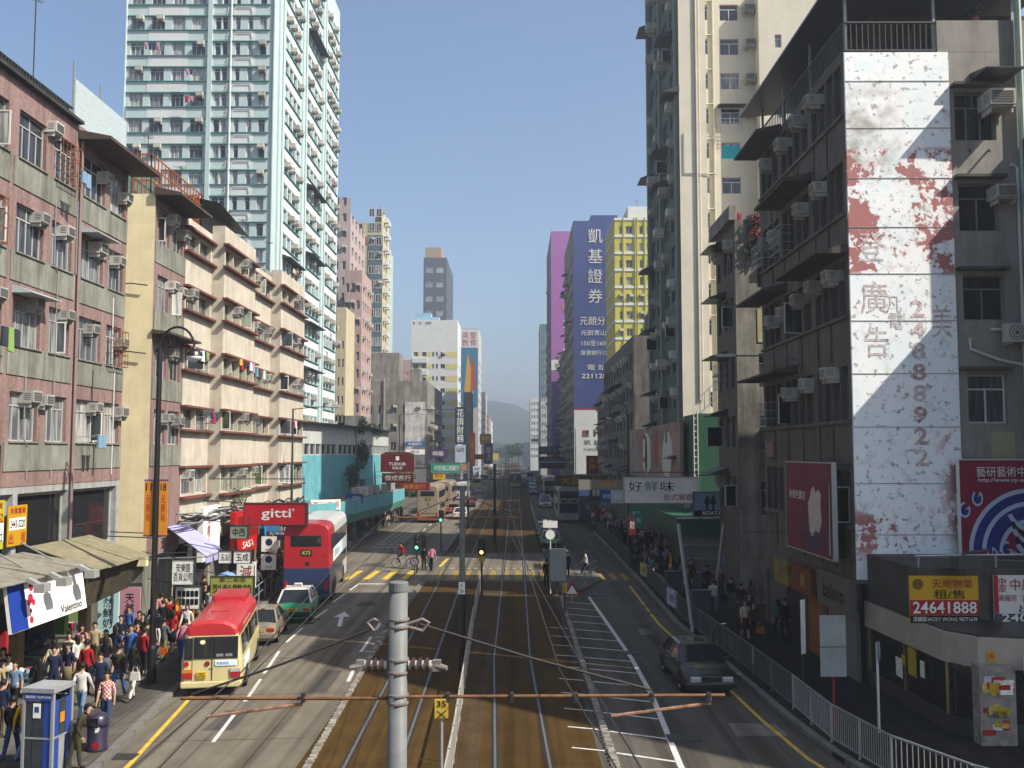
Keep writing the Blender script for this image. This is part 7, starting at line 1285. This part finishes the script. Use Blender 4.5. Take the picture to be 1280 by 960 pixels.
# black arched lamp post with route panels
def arch_lamp(label, x, y, h, rad, s=1, panels=False):
    t = thing('street_lamp', label, 'street lamp', (x,y,.13)); MB().lathe([(.16,0),(.15,1.2),(.11,1.3),(.09,h-rad)], 14).build('post', BLACK, t)
    pts = [(s*(rad-rad*math.cos(R(a))),0,h-rad+rad*1.25*math.sin(R(a))) for a in range(0,181,15)]; MB().tube(pts, .045, 8).build('arch_arm', BLACK, t); MB().tube([(s*.05,0,h-rad-.1),(s*rad*.5,0,h-rad+.15),(s*rad*.8,0,h-rad+.1),(s*rad*.85,0,h-rad+.32),(s*rad*.6,0,h-rad+.35),(s*rad*.62,0,h-rad+.18)], .02, 6).build('scroll', BLACK, t)
    xl = s*2*rad; MB().lathe([(.06,.18),(.1,.1),(.26,-.02),(.3,-.14),(.28,-.16)], 16, (xl,0,h-rad-.12)).build('shade', BLACK, t); MB().lathe([(.27,0),(.26,-.08),(.16,-.16),(.02,-.19)], 16, (xl,0,h-rad-.29)).build('globe', M('milk_glass', (.8,.8,.78), .3, 0), t, smooth=True)
    if panels:
        for s2, tx in ((-.265,'11'),(.265,'18')):
            o = MB().box(s2-.15,s2+.15,-.02,.02,5.15,7.05).build('route_panel', SO, t); lettering(o, tx, .2, .26, SK, (s2,-.025,6.85)); lettering(o, '元朗站', .14, .9, SRED, (s2,-.025,6.1), vertical=True)
            for z in (5.1,7.07): MB().box(s2-.16,s2+.16,-.03,.03,z,z+.05).build('panel_clip', P('clip_purple','4a3c6c'), t)
        MB().box(.08,.3,-.1,.1,1.9,2.3).build('meter_box', BLACK, t)
    return t
arch_lamp('black lamp post with arched arm and orange route panels, left pavement', -12.84, 34.4, 12.45, .62, 1, True); arch_lamp('dark arched lamp post on the far right pavement', 9.2, 79, 12.0, .75, -1)
def arm_lamp(label, x, y, h, L, s, m=None, wall=False):
    t = thing('street_lamp', label, 'street lamp', (x,y,.13)); m = m or POLE
    if not wall: MB().lathe([(.11,0),(.06,h)], 10).build('post', m, t)
    MB().tube([(0,0,h-(1.2 if wall else .05)),(s*.2,0,h-.02),(s*L*.6,0,h+.12),(s*L,0,h+.12)], .035, 6).build('arm', m, t); o = MB().box(-.42,.42,-.13,.13,-.07,.07).build('lamp_head', M('lamp_head_grey', (.5,.5,.48), .5), t, (s*(L+.3),0,h+.12)); bevel(o, .05, 2); return t
arm_lamp('grey lamp post with outstretched arm beside the turquoise arcade', -15.35, 66, 11.1, 2.5, 1, M('dark_post', (.05,.06,.06), .5)); arm_lamp('wall mounted lamp arm on the corner block', 11.95, 40, 12.0, 2.9, -1, None, True)
arm_lamp('slim dark lamp post by the maroon hanging signs', -13.6, 112, 12.5, 2.4, 1, DARKM); arm_lamp('lamp with long arm before the blue painted wall', 10.2, 165, 12.2, 2.6, -1, POLE); arm_lamp('thin lamp post far left of the road', -12.8, 205, 12, 2.4, 1, POLE)
# telephone booth, bin
tb_ = thing('telephone_booth', 'blue and silver telephone booth at the lower left kerb', 'phone booth', (-11.95,25.0,.13), R(-8)); BBL = P('booth_blue','27489c', r=.45); SIL = M('booth_silver', (.5,.52,.54), .4, .1, 5, me=.4); BGL = M('booth_glass', (.05,.06,.065), .08, .3, 2.)
h = .39
for x in (-h,h):
    for y in (-h,h): MB().box(x-.035,x+.035,y-.035,y+.035,0,2.05).build('corner_post', SIL, tb_)
MB().box(-h-.06,h+.06,-h-.06,h+.06,2.05,2.16).build('roof', SIL, tb_); 
for s in (-1,1):
    o = MB().box(-h-.02,h+.02,s*(h+.015)-.02,s*(h+.015)+.02,1.86,2.04).build('header', BBL, tb_)
    if s < 0: lettering(o, '電話服務 TELEPHONE', .7, .08, SWH, (0,-h-.038,1.95))
    for x0, x1, m in ((-h+.04,-.17,BGL),(-.15,.12,BGL),(.14,h-.04,BBL)):
        for z0, z1 in ((.05,.9),(.95,1.84)): MB().box(x0,x1,s*h-.01,s*h+.01,z0,z1).build('door_pane', m, tb_)
    MB().box(-h,h,s*h-.02,s*h+.02,.9,.945).build('mid_rail', SIL, tb_)
    for y0, y1, m in ((-h+.04,-.14,BBL),(-.12,.12,BGL),(.14,h-.04,BBL)):
        for z0, z1 in ((.05,.9),(.95,1.84)): MB().box(s*h-.01,s*h+.01,y0,y1,z0,z1).build('side_pane', m if z0 > .5 or m is BBL else SIL, tb_)
    MB().box(s*h-.02,s*h+.02,-h,h,.9,.945).build('mid_rail', SIL, tb_)
o = MB().box(-.14,.06,-h-.02,-h-.008,1.42,1.78).build('notice', SWH, tb_); MB().box(-.1,.02,-h-.024,-h-.02,1.56,1.7).build('logo', BBL, o); MB().box(h+.012,h+.02,-.1,.08,1.25,1.5).build('orange_sticker', P('banner_orange','e08a1c'), tb_)
bn = thing('litter_bin', 'rounded dark purple litter bin beside the telephone booth', 'litter bin', (-11.42,26.75,.13)); BP = M('bin_purple', (.035,.028,.06), .35, .1, 4)
MB().lathe([(.27,0),(.28,.06),(.26,.1),(.27,.62),(.26,.66)], 20).build('drum', BP, bn, smooth=True); MB().lathe([(.3,.66),(.3,.76),(.27,.9),(.2,.97),(.02,1.0)], 20).build('lid', BP, bn, smooth=True); MB().box(-.15,.12,-.29,-.24,.74,.9).build('slot', BLACK, bn)
for z in (.3,.74): MB().add([(.07+.1*math.cos(6.283*k/12),-.262-.0*k,z-.12+.1*math.sin(6.283*k/12)) for k in range(12)], [tuple(range(12))]).build('round_label', SWH if z > .5 else SRED, bn, fix=False)
# traffic signals
SGR = M('signal_green_on', (.05,.9,.5), .4, 0, em=6.); SAM = M('signal_amber_on', (1.,.45,.08), .4, 0, em=5.)
def signal(label, p, h, lamps, pole=True, rz=0.):
    t = thing('traffic_signal', label, 'traffic light', p, rz)
    if pole: MB().lathe([(.06,0),(.055,h)], 10).build('post', DARKM, t)
    MB().box(-.2,.2,-.05,.03,h-.95,h+.05).build('backing_board', BLACK, t); o = MB().box(-.14,.14,-.3,-.05,h-.9,h).build('housing', BLACK, t); bevel(o, .02, 1)
    for i in range(3):
        q = MB(); n = 14; zc_ = h-.15-.3*i; q.add([(.1*math.cos(6.283*k/n),-.305,zc_+.1*math.sin(6.283*k/n)) for k in range(n)], [tuple(range(n))]); q.build('lens', lamps.get(i, M('dark_lens', (.03,.025,.02), .3)), t, fix=False); MB().tube([(0.11*math.cos(R(a)),-.36,zc_+.11*math.sin(R(a))) for a in range(0,181,30)], .015, 4).build('visor', BLACK, t)
    return t
signal('traffic light showing green on the left kerb of the crossing', gnd(521,716), 2.5, {2:SGR}); signal('dark traffic light beside the green one, turned away', gnd(528,712), 2.45, {}, rz=R(75)); signal('traffic light showing green beyond the crossing, left of the tracks', gnd(551,690), 3.4, {2:SGR})
o = signal('tram signal with an amber light between the tracks', gnd(602,746), 3.3, {2:SAM}); MB().box(-.16,.16,-.2,.0,2.0,2.3).build('yellow_box', PYEL, o); signal('dark tram signal on the black pole beyond the crossing', gnd(620,690), 3.0, {})
def post_sign(label, p, h, shapes, m=None, name='road_sign', rz=0.):
    t = thing(name, label, 'road sign', p, rz); MB().lathe([(.04,0),(.035,h)], 8).build('post', m or STEEL, t)
    for kind, z, s, mm in shapes:
        if kind == 'disc':
            q = MB(); n = 20; q.add([(s*math.cos(6.283*k/n),-.06,z+s*math.sin(6.283*k/n)) for k in range(n)]+[(s*math.cos(6.283*k/n),-.04,z+s*math.sin(6.283*k/n)) for k in range(n)], [tuple(range(n)), tuple(range(2*n-1,n-1,-1))]+[((k+1)%n,k,n+k,n+(k+1)%n) for k in range(n)]); q.build('sign_disc', mm, t)
        elif kind == 'tri':
            q = MB().prismy([(-s,z-s*.6),(s,z-s*.6),(0,z+s)], -.06, -.04); q.build('sign_triangle', mm, t)
        else: MB().box(-s[0],s[0],-.06,-.035,z-s[1],z+s[1]).build('sign_plate', mm, t)
    return t
o = post_sign('round no turning sign on a short post at the crossing', gnd(518,722), 1.35, [('disc',1.02,.3,SRED),('disc',1.0201,.23,SWH)]); o.children[2].location.y = -.006; lettering(o, '⮌', .2, .3, SK, (0,-.075,1.02))
o = post_sign('grey and blue stopping plates on a red striped post by the bus', at(335.5,735,54)*1., 3.6, [('plate',3.0,(.42,.42),SWH),('plate',2.0,(.42,.42),SWH)], P('post_red','8c3038')); o.location.z = .13; q = MB(); n = 16
for z in (3.1,2.15): MB().add([(.2*math.cos(6.283*k/n),-.065,z+.2*math.sin(6.283*k/n)) for k in range(n)], [tuple(range(n))]).build('blue_disc', P('disc_navy','2c3468'), o, fix=False); lettering(o, '07-19', .4, .1, SK, (0,-.065,z-.42))
o = post_sign('small blue plate sign above the stopping plates', at(340,730,55.5), 3.9, [('plate',3.75,(.34,.2),P('plate_sky','4a90c8'))]); o.location.z = .13
o = post_sign('blue arrow direction sign by the turquoise arcade', (-14.4,86,.13), 4.4, [('plate',4.0,(.75,.42),P('plate_blue','2a4f9c'))]); lettering(o, '← 元朗北', 1.1, .5, SWH, (0,-.07,4.0))
o = post_sign('yellow notice plate among the far left crowd', (-13.6,108,.13), 3.4, [('plate',3.0,(.8,.45),PYEL)]); lettering(o, '小心', 1.0, .5, SK, (0,-.07,3.0))
o = post_sign('small yellow tram speed plate between the tracks near the camera', (at(552,886,21).x,21,0), at(552,878,21).z, [('plate',at(552,885,21).z,(.145,.2),PYEL)]); lettering(o, '35', .2, .13, SK, (0,-.068,at(552,879,21).z)); lettering(o, '✕', .2, .16, SK, (0,-.068,at(552,892,21).z))
o = post_sign('white round topped sign post on the traffic island', gnd(688,742,.14), 4.2, [('disc',3.35,.27,SWH),('plate',3.95,(.42,.2),SWH)], WHITE)
o = post_sign('red bordered triangular works sign leaning on the island', gnd(715,752,.14), .6, [('tri',.62,.48,SRED),('tri',.60,.30,SWH)]); o.children[2].location.y = -.008
cbx = thing('signal_cabinet', 'blue grey signal cabinet on the traffic island', 'cabinet', gnd(697,742,.14)); MB().box(-.5,.5,-.22,.22,.7,2.55).build('cabinet_body', M('cabinet_grey', (.08,.10,.12), .5, .1, 3), cbx); MB().box(-.06,.06,-.06,.06,0,.7).build('leg', DARKM, cbx); MB().box(-.46,.46,-.235,-.222,.75,2.5).build('door', M('cabinet_door', (.09,.115,.135), .5, .1, 3), cbx)
post_sign('thin yellow topped marker post on the island tip', gnd(706,766,.14), 1.4, [('plate',1.25,(.12,.25),PYEL)], DARKM, 'marker_post'); post_sign('plain grey post beside the queueing taxis', gnd(695,692,.14), 3.2, [], STEEL, 'marker_post')
o = post_sign('grey backed double plate sign on a red post, right pavement', gnd(1043,912,.13), 3.4, [('plate',2.85,(.38,.45),M('plate_back', (.32,.35,.36), .5)),('plate',1.95,(.38,.42),M('plate_back'))], P('post_red2','8c2630'), rz=0.)
o = post_sign('slim white post with edge-on round sign near the glass shop', gnd(1099,915,.13), 2.55, [('disc',2.3,.3,M('plate_back'))], WHITE, rz=R(75)); 
o = post_sign('dark post with flag sign before the orange shopfront', gnd(1004,866,.13), 2.8, [('plate',2.2,(.12,.9),SWH)], DARKM, rz=R(40)); 
for lb, px, py in (('grey utility box behind the right railing, nearer one',876,768),('grey utility box behind the right railing, farther one',842,740)):
    o = thing('utility_box', lb, 'cabinet', gnd(px,py,.13)); MB().box(-.45,.45,-.25,.25,0,1.15).build('cabinet_body', M('cabinet_grey'), o); MB().box(-.5,.5,-.3,.3,1.15,1.22).build('lid', M('cabinet_door'), o)
for lb, px, py, m, w_, h_ in (('white and violet banner tied to the right railing',862,744,P('banner_lilac','a89cc0'),1.2,.85),('yellow and white banner tied to the far right railing',788,706,P('banner_lemon','c0b470'),1.4,.8)):
    p = gnd(px,py+20,.13); o = sign('banner', lb, (rk(p.y)+.35,p.y,.8), w_*1.5, h_, m, [('通告',0,0,.8,.4,SK)], R(-82), .03)
# junction plates and overhead shop cables near the cream block done; parked bicycle frames
def bicycle(label, p, rz, cm):
    t = thing('bicycle', label, 'bicycle', p, rz); n = 20
    for y in (-.52,.52):
        o = MB().tube([(0,y+.33*math.cos(6.283*k/n),.34+.33*math.sin(6.283*k/n)) for k in range(n+1)], .02, 5, False).build('wheel', TYRE, t); q = MB()
        for k in range(8): q.tube([(0,y,.34),(0,y+.32*math.cos(6.283*k/8),.34+.32*math.sin(6.283*k/8))], .004, 3)
        q.build('spokes', RIM, o)
    MB().tube([(0,-.52,.34),(0,-.1,.3),(0,.38,.72),(0,-.2,.78),(0,-.52,.34)], .02, 6).tube([(0,-.1,.3),(0,-.22,.86)], .02, 6).tube([(0,.52,.34),(0,.36,.95)], .02, 6).build('frame', cm, t)
    MB().tube([(-.28,.25,1.0),(0,.36,.97),(.28,.25,1.0)], .018, 6).build('handlebar', CHR, t); MB().box(-.08,.08,-.36,-.1,.86,.92).build('saddle', BLACK, t); MB().box(-.15,.15,-.05,-.03,.2,.23).build('pedal', BLACK, t); return t
bicycle('bicycle ridden over the crossing by a person in red', gnd(504,710), R(82), M('bike_silver', (.3,.3,.32), .4, 0)); bicycle('bicycle standing at the crossing railing', gnd(536,712), R(20), BLACK); bicycle('bicycle parked behind the right railing', gnd(905,812,.13), R(20), BLACK)
# ================================================================ people
PAL = {n: P('fabric_'+n, c, r=.9) for n, c in dict(red='a01c24', crimson='8c1c30', white='d0ccc4', black='18181b', navy='1e2742', grey='5c5e62', khaki='7a7050', olive='3f3c28', yellow='d0a020', pink='c07c90', lilac='8c88ac', blue='3c64a0', jeans='33476b', palejeans='6c84a4', beige='a89878', brown='4a3424', green='4c7058', teal='3c6c74', cream='c8c0a0', orange='b8601c', maroon='501822').items()}
def plaid():
    m = M('fabric_plaid', (.5,.1,.09), .9); t = m.node_tree; N = t.nodes; L = t.links; tc = N.new('ShaderNodeTexCoord'); c = N.new('ShaderNodeTexChecker'); c.inputs['Scale'].default_value = 16; c.inputs['Color1'].default_value = (.35,.05,.05,1); c.inputs['Color2'].default_value = (.6,.5,.45,1); L.new(tc.outputs['Object'], c.inputs[0]); L.new(c.outputs[0], N['Principled BSDF'].inputs['Base Color']); return m
PAL['plaid'] = plaid()
def person(p, pose, rz, top, bot, label, group=None, long=False, sc=1., z=.13):
    me, h0, h1 = PM[pose]; o = put('person', me, None, (p[0],p[1],z), rz, (sc,sc,sc)); tag(o, label, 'person', group)
    for i, m in ((2,PAL[top]),(3,PAL[bot])): o.material_slots[i].link = 'OBJECT'; o.material_slots[i].material = m
    put('hair', h1 if long else h0, o); return o
AW, TO = 0., math.pi   # walking away from / towards the camera
ppl = [ # px, py of the feet, pose, heading (deg), top, trousers, long hair, label
 (132,912,'stroll',180,'plaid','jeans',0,'person in red and white check shirt walking towards the camera by the bin'),
 (101,903,'walk',-5,'white','palejeans',0,'person in white and blue T-shirt and pale jeans walking away'),
 (14,950,'walk2',15,'black','jeans',0,'person in black jacket and blue jeans at the lower left corner'),
 (30,952,'walk',-10,'yellow','palejeans',0,'person in yellow jacket left of the telephone booth'),
 (107,868,'stand',0,'red','black',0,'person in plain red T-shirt seen from behind, left pavement'),
 (80,868,'fwalk',-8,'pink','navy',1,'long haired person in pink top beside the one in pale yellow'),
 (66,868,'fwalk',5,'cream','black',1,'long haired person in pale yellow top with a dark strap'),
 (63,858,'stroll',170,'lilac','grey',0,'person in lavender shirt facing the camera outside the near shop'),
 (85,852,'fstand',185,'white','black',1,'long haired person in white top facing out of the near shop'),
 (95,854,'fwalk',60,'white','brown',1,'second long haired person in white top, turned right by the near shop'),
 (102,850,'fstand',175,'beige','black',1,'person in beige coat facing the camera beside the ochre pier'),
 (147,873,'walk2',0,'olive','blue',0,'person in olive jacket and blue jeans walking away past the brown canopy'),
 (165,876,'fwalk',-4,'black','white',1,'person in black top and white trousers with shoulder bag'),
 (124,885,'stand',190,'navy','black',0,'person in navy shirt half hidden behind the check shirt'),
 (131,856,'fskirt',0,'black','grey',1,'person with long black hair and black top in mid pavement'),
 (131,845,'fstand',180,'khaki','black',1,'person in tan cardigan facing the camera under the brown canopy'),
 (150,822,'stroll',180,'navy','palejeans',0,'person in navy jacket and pale jeans facing the camera'),
 (179,845,'stand',-20,'red','black',0,'person in red jacket and black trousers by the lamp post'),
 (186,832,'stand',0,'black','black',0,'person all in black just beyond the lamp post'),
 (197,822,'walk',0,'brown','grey',0,'person in brown jacket just right of the lamp post'),
 (215,818,'fskirt',0,'red','black',1,'person in bright red dress top beyond the lamp post'),
 (226,828,'lean',-20,'pink','blue',0,'person in pink jacket and jeans bending forward near the minibus'),
 (211,795,'stand',0,'red','navy',0,'person in red top near the stall table'),
 (203,800,'stand',0,'black','black',0,'person in black with pale cap near the stall table'),
 (190,806,'fstand',170,'navy','black',1,'person in dark clothes at the dark shop entrance'),
 (17,895,'stroll',180,'palejeans','black',0,'person in pale blue shirt facing the camera at the far left'),
 (2,892,'stand',170,'beige','brown',0,'person in beige jacket cut off by the left edge'),
 (104,962,'lean',-90,'olive','olive',0,'person in olive clothes stooping behind the litter bin'),
 (246,792,'walk',0,'khaki','brown',0,'person in khaki jacket behind the stall, left of the minibus roof'),
 (262,778,'walk2',0,'white','jeans',0,'person in white shirt seen from behind above the minibus'),
 (256,776,'fwalk',180,'black','jeans',1,'long haired person in black beside the white shirt'),
 (277,764,'fstand',180,'white','black',1,'person facing the camera under the blue umbrella'),
 (293,757,'fwalk',0,'pink','white',1,'person in pink near the blue umbrella'),
 (304,752,'stand',0,'black','black',0,'person in black seated height crowd behind minibus roof'),
 (321,748,'walk',0,'white','jeans',0,'person in white shirt and jeans by the tubular railing'),
 (329,745,'stand',0,'black','jeans',0,'person in black jacket at the bus stop, nearest the railing'),
 (338,741,'stand',0,'crimson','black',0,'person in crimson top at the bus stop post'),
 (346,738,'stand',0,'crimson','navy',0,'second person in crimson at the bus stop, closer to the bus'),
 (352,734,'walk',0,'grey','black',0,'person in grey at the bus door'),
 (239,784,'fstand',90,'navy','black',1,'person in navy at the stall side, facing right'),
 (233,808,'fwalk',180,'white','jeans',1,'person in white beside the pink jacket near the minibus'),
 (222,798,'stand',180,'black','black',0,'person in black facing the camera before the stall'),
 (171,836,'fwalk',180,'maroon','black',1,'person in maroon coming towards the camera by the lamp post'),
 (158,830,'stroll',180,'red','white',0,'child in red and white coming towards the camera'),
 # crossing and island
 (530,712,'stand',0,'black','black',0,'person in black waiting at the crossing railing'),(539,714,'lean',-15,'pink','navy',0,'person with a pink backpack at the crossing'),
 (683,734,'stand',20,'black','black',0,'person in black on the traffic island, left of the cabinet'),(709,722,'stand',180,'navy','navy',0,'person in navy standing on the island right of the cabinet'),(706,714,'stand',0,'khaki','black',0,'person with tan cap behind the navy one on the island'),
 (732,720,'walk',90,'white','black',0,'person in white shirt crossing the right lane'),
 # right pavement
 (915,740,'fstand',180,'maroon','black',1,'person in maroon before the pale hoarding, right'),(892,768,'walk',0,'white','grey',0,'person in white pushing along the right pavement'),(927,774,'stand',0,'black','grey',0,'person in black top on the shaded right pavement, centre'),(939,768,'fwalk',0,'grey','black',1,'person in grey top beside the black one, right pavement'),
 (943,802,'walk',180,'brown','black',0,'person in dark brown with an orange bag, right pavement'),(932,800,'fskirt',180,'cream','maroon',1,'person in flowery cream top by the right railing'),(973,797,'fwalk',0,'green','black',1,'person in pale green top at the food shop, right'),(1008,745,'stand',0,'black','black',0,'person in black deep in the right shop row'),(982,800,'stand',0,'black','black',0,'person in black beside the pale green top')]
for px, py, pose, hd_, top, bot, lg, lb in ppl:
    isl_ = px in (530,539,732); p = gnd(px, py, 0. if isl_ else .13); x = p.x
    if px < 400: x = min(x, lk(min(max(p.y,20),130))-.5)
    sc = .72 if lb.startswith('child') else random.uniform(.94,1.04)
    person((x,p.y), pose, R(hd_+random.uniform(-8,8)), top, bot, lb, None, bool(lg), sc, 0. if isl_ else .13)
cy = gnd(504,710); person((cy.x-.02,cy.y), 'ride', R(82), 'red', 'grey', 'person in red riding a bicycle over the crossing', z=.12)
um = thing('umbrella', 'pale blue umbrella held above the left crowd', 'umbrella', gnd(277,764,.13)+Vector((.3,-.2,0))); MB().lathe([(.55,1.72),(.5,1.8),(.3,1.95),(.02,2.03)], 10).build('canopy', P('umbrella_blue','7ea0dc', r=.8), um); MB().tube([(0,0,1.1),(0,0,2.05)], .012, 5).build('shaft', STEEL, um)
for lb, px, py, m, dz in (('white shoulder bag carried by the person in black and white',168,858,PAL['white'],.75),('orange carrier bag held near the lamp post',204,812,PAL['orange'],.45),('dark shoulder bag on the pale yellow top',70,845,PAL['black'],.9),('orange bag in the shade of the right pavement',951,788,PAL['orange'],.6),('brown paper bag held by the second white top',97,850,PAL['brown'],.6)):
    p = gnd(px, py+22, .13); o = MB().add([(-.16,-.05,0),(.16,-.05,0),(.13,-.04,.26),(-.13,-.04,.26),(-.16,.05,0),(.16,.05,0),(.13,.04,.26),(-.13,.04,.26)], [(0,1,2,3),(7,6,5,4),(0,4,5,1),(1,5,6,2),(2,6,7,3),(3,7,4,0)]).build('bag', m, None, (p.x,p.y,.13+dz)); tag(o, lb, 'bag'); MB().tube([(-.1,0,.25),(-.05,0,.42),(.05,0,.42),(.1,0,.25)], .01, 5).build('handle', m, o)
USED = set()
def crowd(n, xf_, y0, y1, tops, where, group, hd=(0,180)):
    for i in range(n):
        y = random.uniform(y0,y1); x = xf_(y)
        for k in range(60):   # look for a combination nobody else in this crowd wears
            top = random.choice(tops); bot = random.choice(('black','navy','jeans','grey','khaki','brown','palejeans','olive')); lg = random.random() < .4
            pose = random.choice(('fwalk','fstand','fskirt') if lg else ('walk','walk2','stroll','stand','carry'))
            lb = '%sperson in %s top and %s %s %s' % ('long haired ' if lg else '', top, bot.replace('palejeans','pale denim').replace('jeans','denim'), 'skirt' if pose == 'fskirt' else 'trousers', where)
            if lb not in USED: break
        USED.add(lb); person((x,y), pose, R(random.choice(hd)+random.uniform(-25,25)), top, bot, lb, group, lg, random.uniform(.9,1.03))
crowd(26, lambda y: random.uniform(-16.4, lk(y)-1.6), 35.5, 50, ['white','black','red','navy','grey','pink','khaki','beige','brown','blue'], 'in the dense near left crowd', 'dense near left crowd')
crowd(12, lambda y: random.uniform(-16.6, -14.6), 27, 34, ['white','black','navy','grey','beige','maroon'], 'at the near left shop fronts', 'people at the near left shop fronts')
crowd(9, lambda y: random.uniform(9.4, 11.4), 43, 58, ['black','navy','grey','maroon','brown'], 'walking the shaded right pavement', 'people on the shaded right pavement')
crowd(34, lambda y: random.uniform(-16.2, lk(y)-.9), 58, 74, ['white','black','crimson','navy','grey','pink','khaki'], 'in the crowd by the bus', 'left crowd by the bus')
crowd(34, lambda y: random.uniform(-14.9, lk(y)+.2 if y < 104 else -13.7), 86, 122, ['black','navy','white','red','grey','orange','teal','brown'], 'in the crowd below the arcade', 'far left crowd')
crowd(46, lambda y: random.uniform(8.7, 11.6), 59, 96, ['black','navy','grey','white','lilac','brown','maroon','black'], 'in the shaded queue, right', 'shaded queue on the right pavement', (180,90,0))
crowd(16, lambda y: random.uniform(8.6, 11), 104, 124, ['white','pink','red','cream'], 'in the sunny patch, far right', 'sunlit far right crowd'); crowd(24, lambda y: random.uniform(-13.8,-12.0), 140, 200, ['black','red','white','navy','grey'], 'far down left pavement', 'farthest left pedestrians')
# ================================================================ plants, hills, haze
LEAF = M('leaf_green', (.055,.10,.03), .6, .35, 3, rnd=.2); LEAFD = M('leaf_dark_green', (.03,.06,.022), .6, .35, 3); BOUG = M('flower_red', (.30,.06,.05), .6, .4, 5)
def leaves(q, c, r, n, s, mi=0):
    q.m = mi
    for i in range(n):
        while True:
            d = Vector((random.uniform(-1,1),random.uniform(-1,1),random.uniform(-1,1)))
            if d.length < 1: break
        p = Vector(c)+Vector((d.x*r[0],d.y*r[1],d.z*r[2])); a = Vector((random.uniform(-1,1),random.uniform(-1,1),random.uniform(-1,1))).normalized()*s*random.uniform(.6,1.3); b = a.orthogonal().normalized()*s*.55
        q.add([p-a,p+b,p+a,p-b], [(0,1,2,3)])
def tree(label, p, h, r, m, n=900, s=.22):
    t = thing('tree', label, 'tree', p); q = MB().tube([(0,0,0),(.1,.05,h*.3),(-.05,0,h*.6)], [.16*h/6,.12*h/6,.06*h/6], 7)
    for k in range(5): a = 1.256*k+random.random(); q.tube([(0,0,h*.4),(r*.3*math.cos(a),r*.3*math.sin(a),h*.6),(r*.6*math.cos(a),r*.6*math.sin(a),h*.78)], [.06*h/6,.04*h/6,.02], 5)
    q.build('trunk', M('bark', (.10,.075,.05), .9, .3, 6), t); q = MB()
    for k in range(9): a = random.uniform(0,6.28); rr = r*random.uniform(.1,.75); leaves(q, (rr*math.cos(a),rr*math.sin(a),h*random.uniform(.55,.95)), (r*.45,r*.45,h*.14), n//9, s)
    q.build('crown', m, t, fix=False); return t
tree('leafy street tree behind the maroon hanging signs', (-13.9,116,.13), 6.2, 2.0, LEAF, 1400, .16)
for i, (px, D, h, r, lb) in enumerate(((648,600,13,9,'round dark tree at the far end of the street'),(655,640,14,10,'second dark tree at the far street end, right of the round one'),(640,700,13,11,'pale far tree behind the street end'),(629,680,11,10,'leftmost of the trees at the far street end'))): p = at(px,560,D); tree(lb, (p.x,D,-.03), h, r, LEAFD, 900, .9)
vp = thing('climbing_plant', 'dark creeper hanging down the turquoise arcade wall', 'plant', (-15.3,92,4.2)); q = MB(); 
for k in range(10): leaves(q, (random.uniform(-.8,1.0)-.1,random.uniform(-5,4),random.uniform(1.5,6.6)), (.5,1.3,.9), 160, .13)
leaves(q, (.2,9,6.2), (.8,4,.9), 500, .14); q.build('foliage', LEAFD, vp, fix=False); MB().tube([(0,0,0),(.1,.3,3),(0,-.5,6.2)], .04, 5).build('stem', M('bark'), vp)
bp_ = thing('potted_plant', 'red flowering creeper on the narrow right block roof', 'plant', (12.9,52,20.6)); q = MB()
for k in range(7): leaves(q, (random.uniform(-.3,1.2),-.15,random.uniform(-1.6,.9)), (.4,.25,.4), 90, .09, 0); leaves(q, (random.uniform(-.3,1.2),-.25,random.uniform(-1.6,.9)), (.4,.25,.4), 70, .08, 1)
q.build('foliage', [LEAF, BOUG], bp_, fix=False); MB().box(-.2,1.2,-.1,.3,.3,.6).build('trough', CONC, bp_)
sp_ = thing('climbing_plant', 'wiry shrub growing over the tangled cables of the cream block', 'plant', (-16.2,56,5.2)); q = MB(); leaves(q, (0,0,.4), (.5,1.2,.6), 260, .1); q.build('foliage', M('dry_leaf', (.12,.12,.06), .8, .3, 4), sp_, fix=False)
tp = thing('potted_plant', 'small pot plant on the roof terrace of the corner block', 'plant', (17.0,34.6,24.05)); q = MB(); leaves(q, (0,0,.45), (.35,.3,.3), 160, .08); q.build('foliage', LEAF, tp, fix=False); MB().lathe([(.12,0),(.17,.25)], 10).build('pot', M('terracotta', (.3,.12,.07), .8), tp)
# hills
def ridge(name, D, pts, m, depth=500):
    q = MB(); xs = []; n = 60; A = []
    for i in range(n+1):
        t = i/n; px = pts[0][0]+(pts[-1][0]-pts[0][0])*t
        for (x0,y0),(x1,y1) in zip(pts, pts[1:]):
            if x0 <= px <= x1: py = y0+(y1-y0)*(px-x0)/(x1-x0)
        v = at(px, py, D); v.z = max(v.z+random.uniform(-2,2), 2); A.append(v)
    q.strip([(v.x,v.y-depth,-2) for v in A], A); q.strip(A, [(v.x,v.y+depth,-2) for v in A]); return tag(q.build(name, m, smooth=True), kind='structure')
HILL = M('hill_woodland', (.05,.075,.045), .9, .3, .01)
ridge('hill', 1500, [(300,545),(420,530),(520,512),(590,502),(622,500),(650,508),(700,530),(800,520),(1000,535),(1200,550)], HILL, 400); ridge('hill', 900, [(380,560),(560,556),(612,553),(640,556),(670,558),(760,560),(1000,556)], HILL, 150)
hz = MB().box(-3400,3400,-140,5800,-1.5,104).build('haze', []); hz.data.materials.append(bpy.data.materials.new('haze_air')); hm = hz.data.materials[0]; hm.use_nodes = True; t = hm.node_tree; t.nodes.remove(t.nodes['Principled BSDF']); v = t.nodes.new('ShaderNodeVolumePrincipled'); v.inputs['Density'].default_value = .0009; v.inputs['Color'].default_value = (.80,.88,1,1); v.inputs['Anisotropy'].default_value = .45; t.links.new(v.outputs[0], t.nodes['Material Output'].inputs['Volume']); tag(hz, kind='stuff')
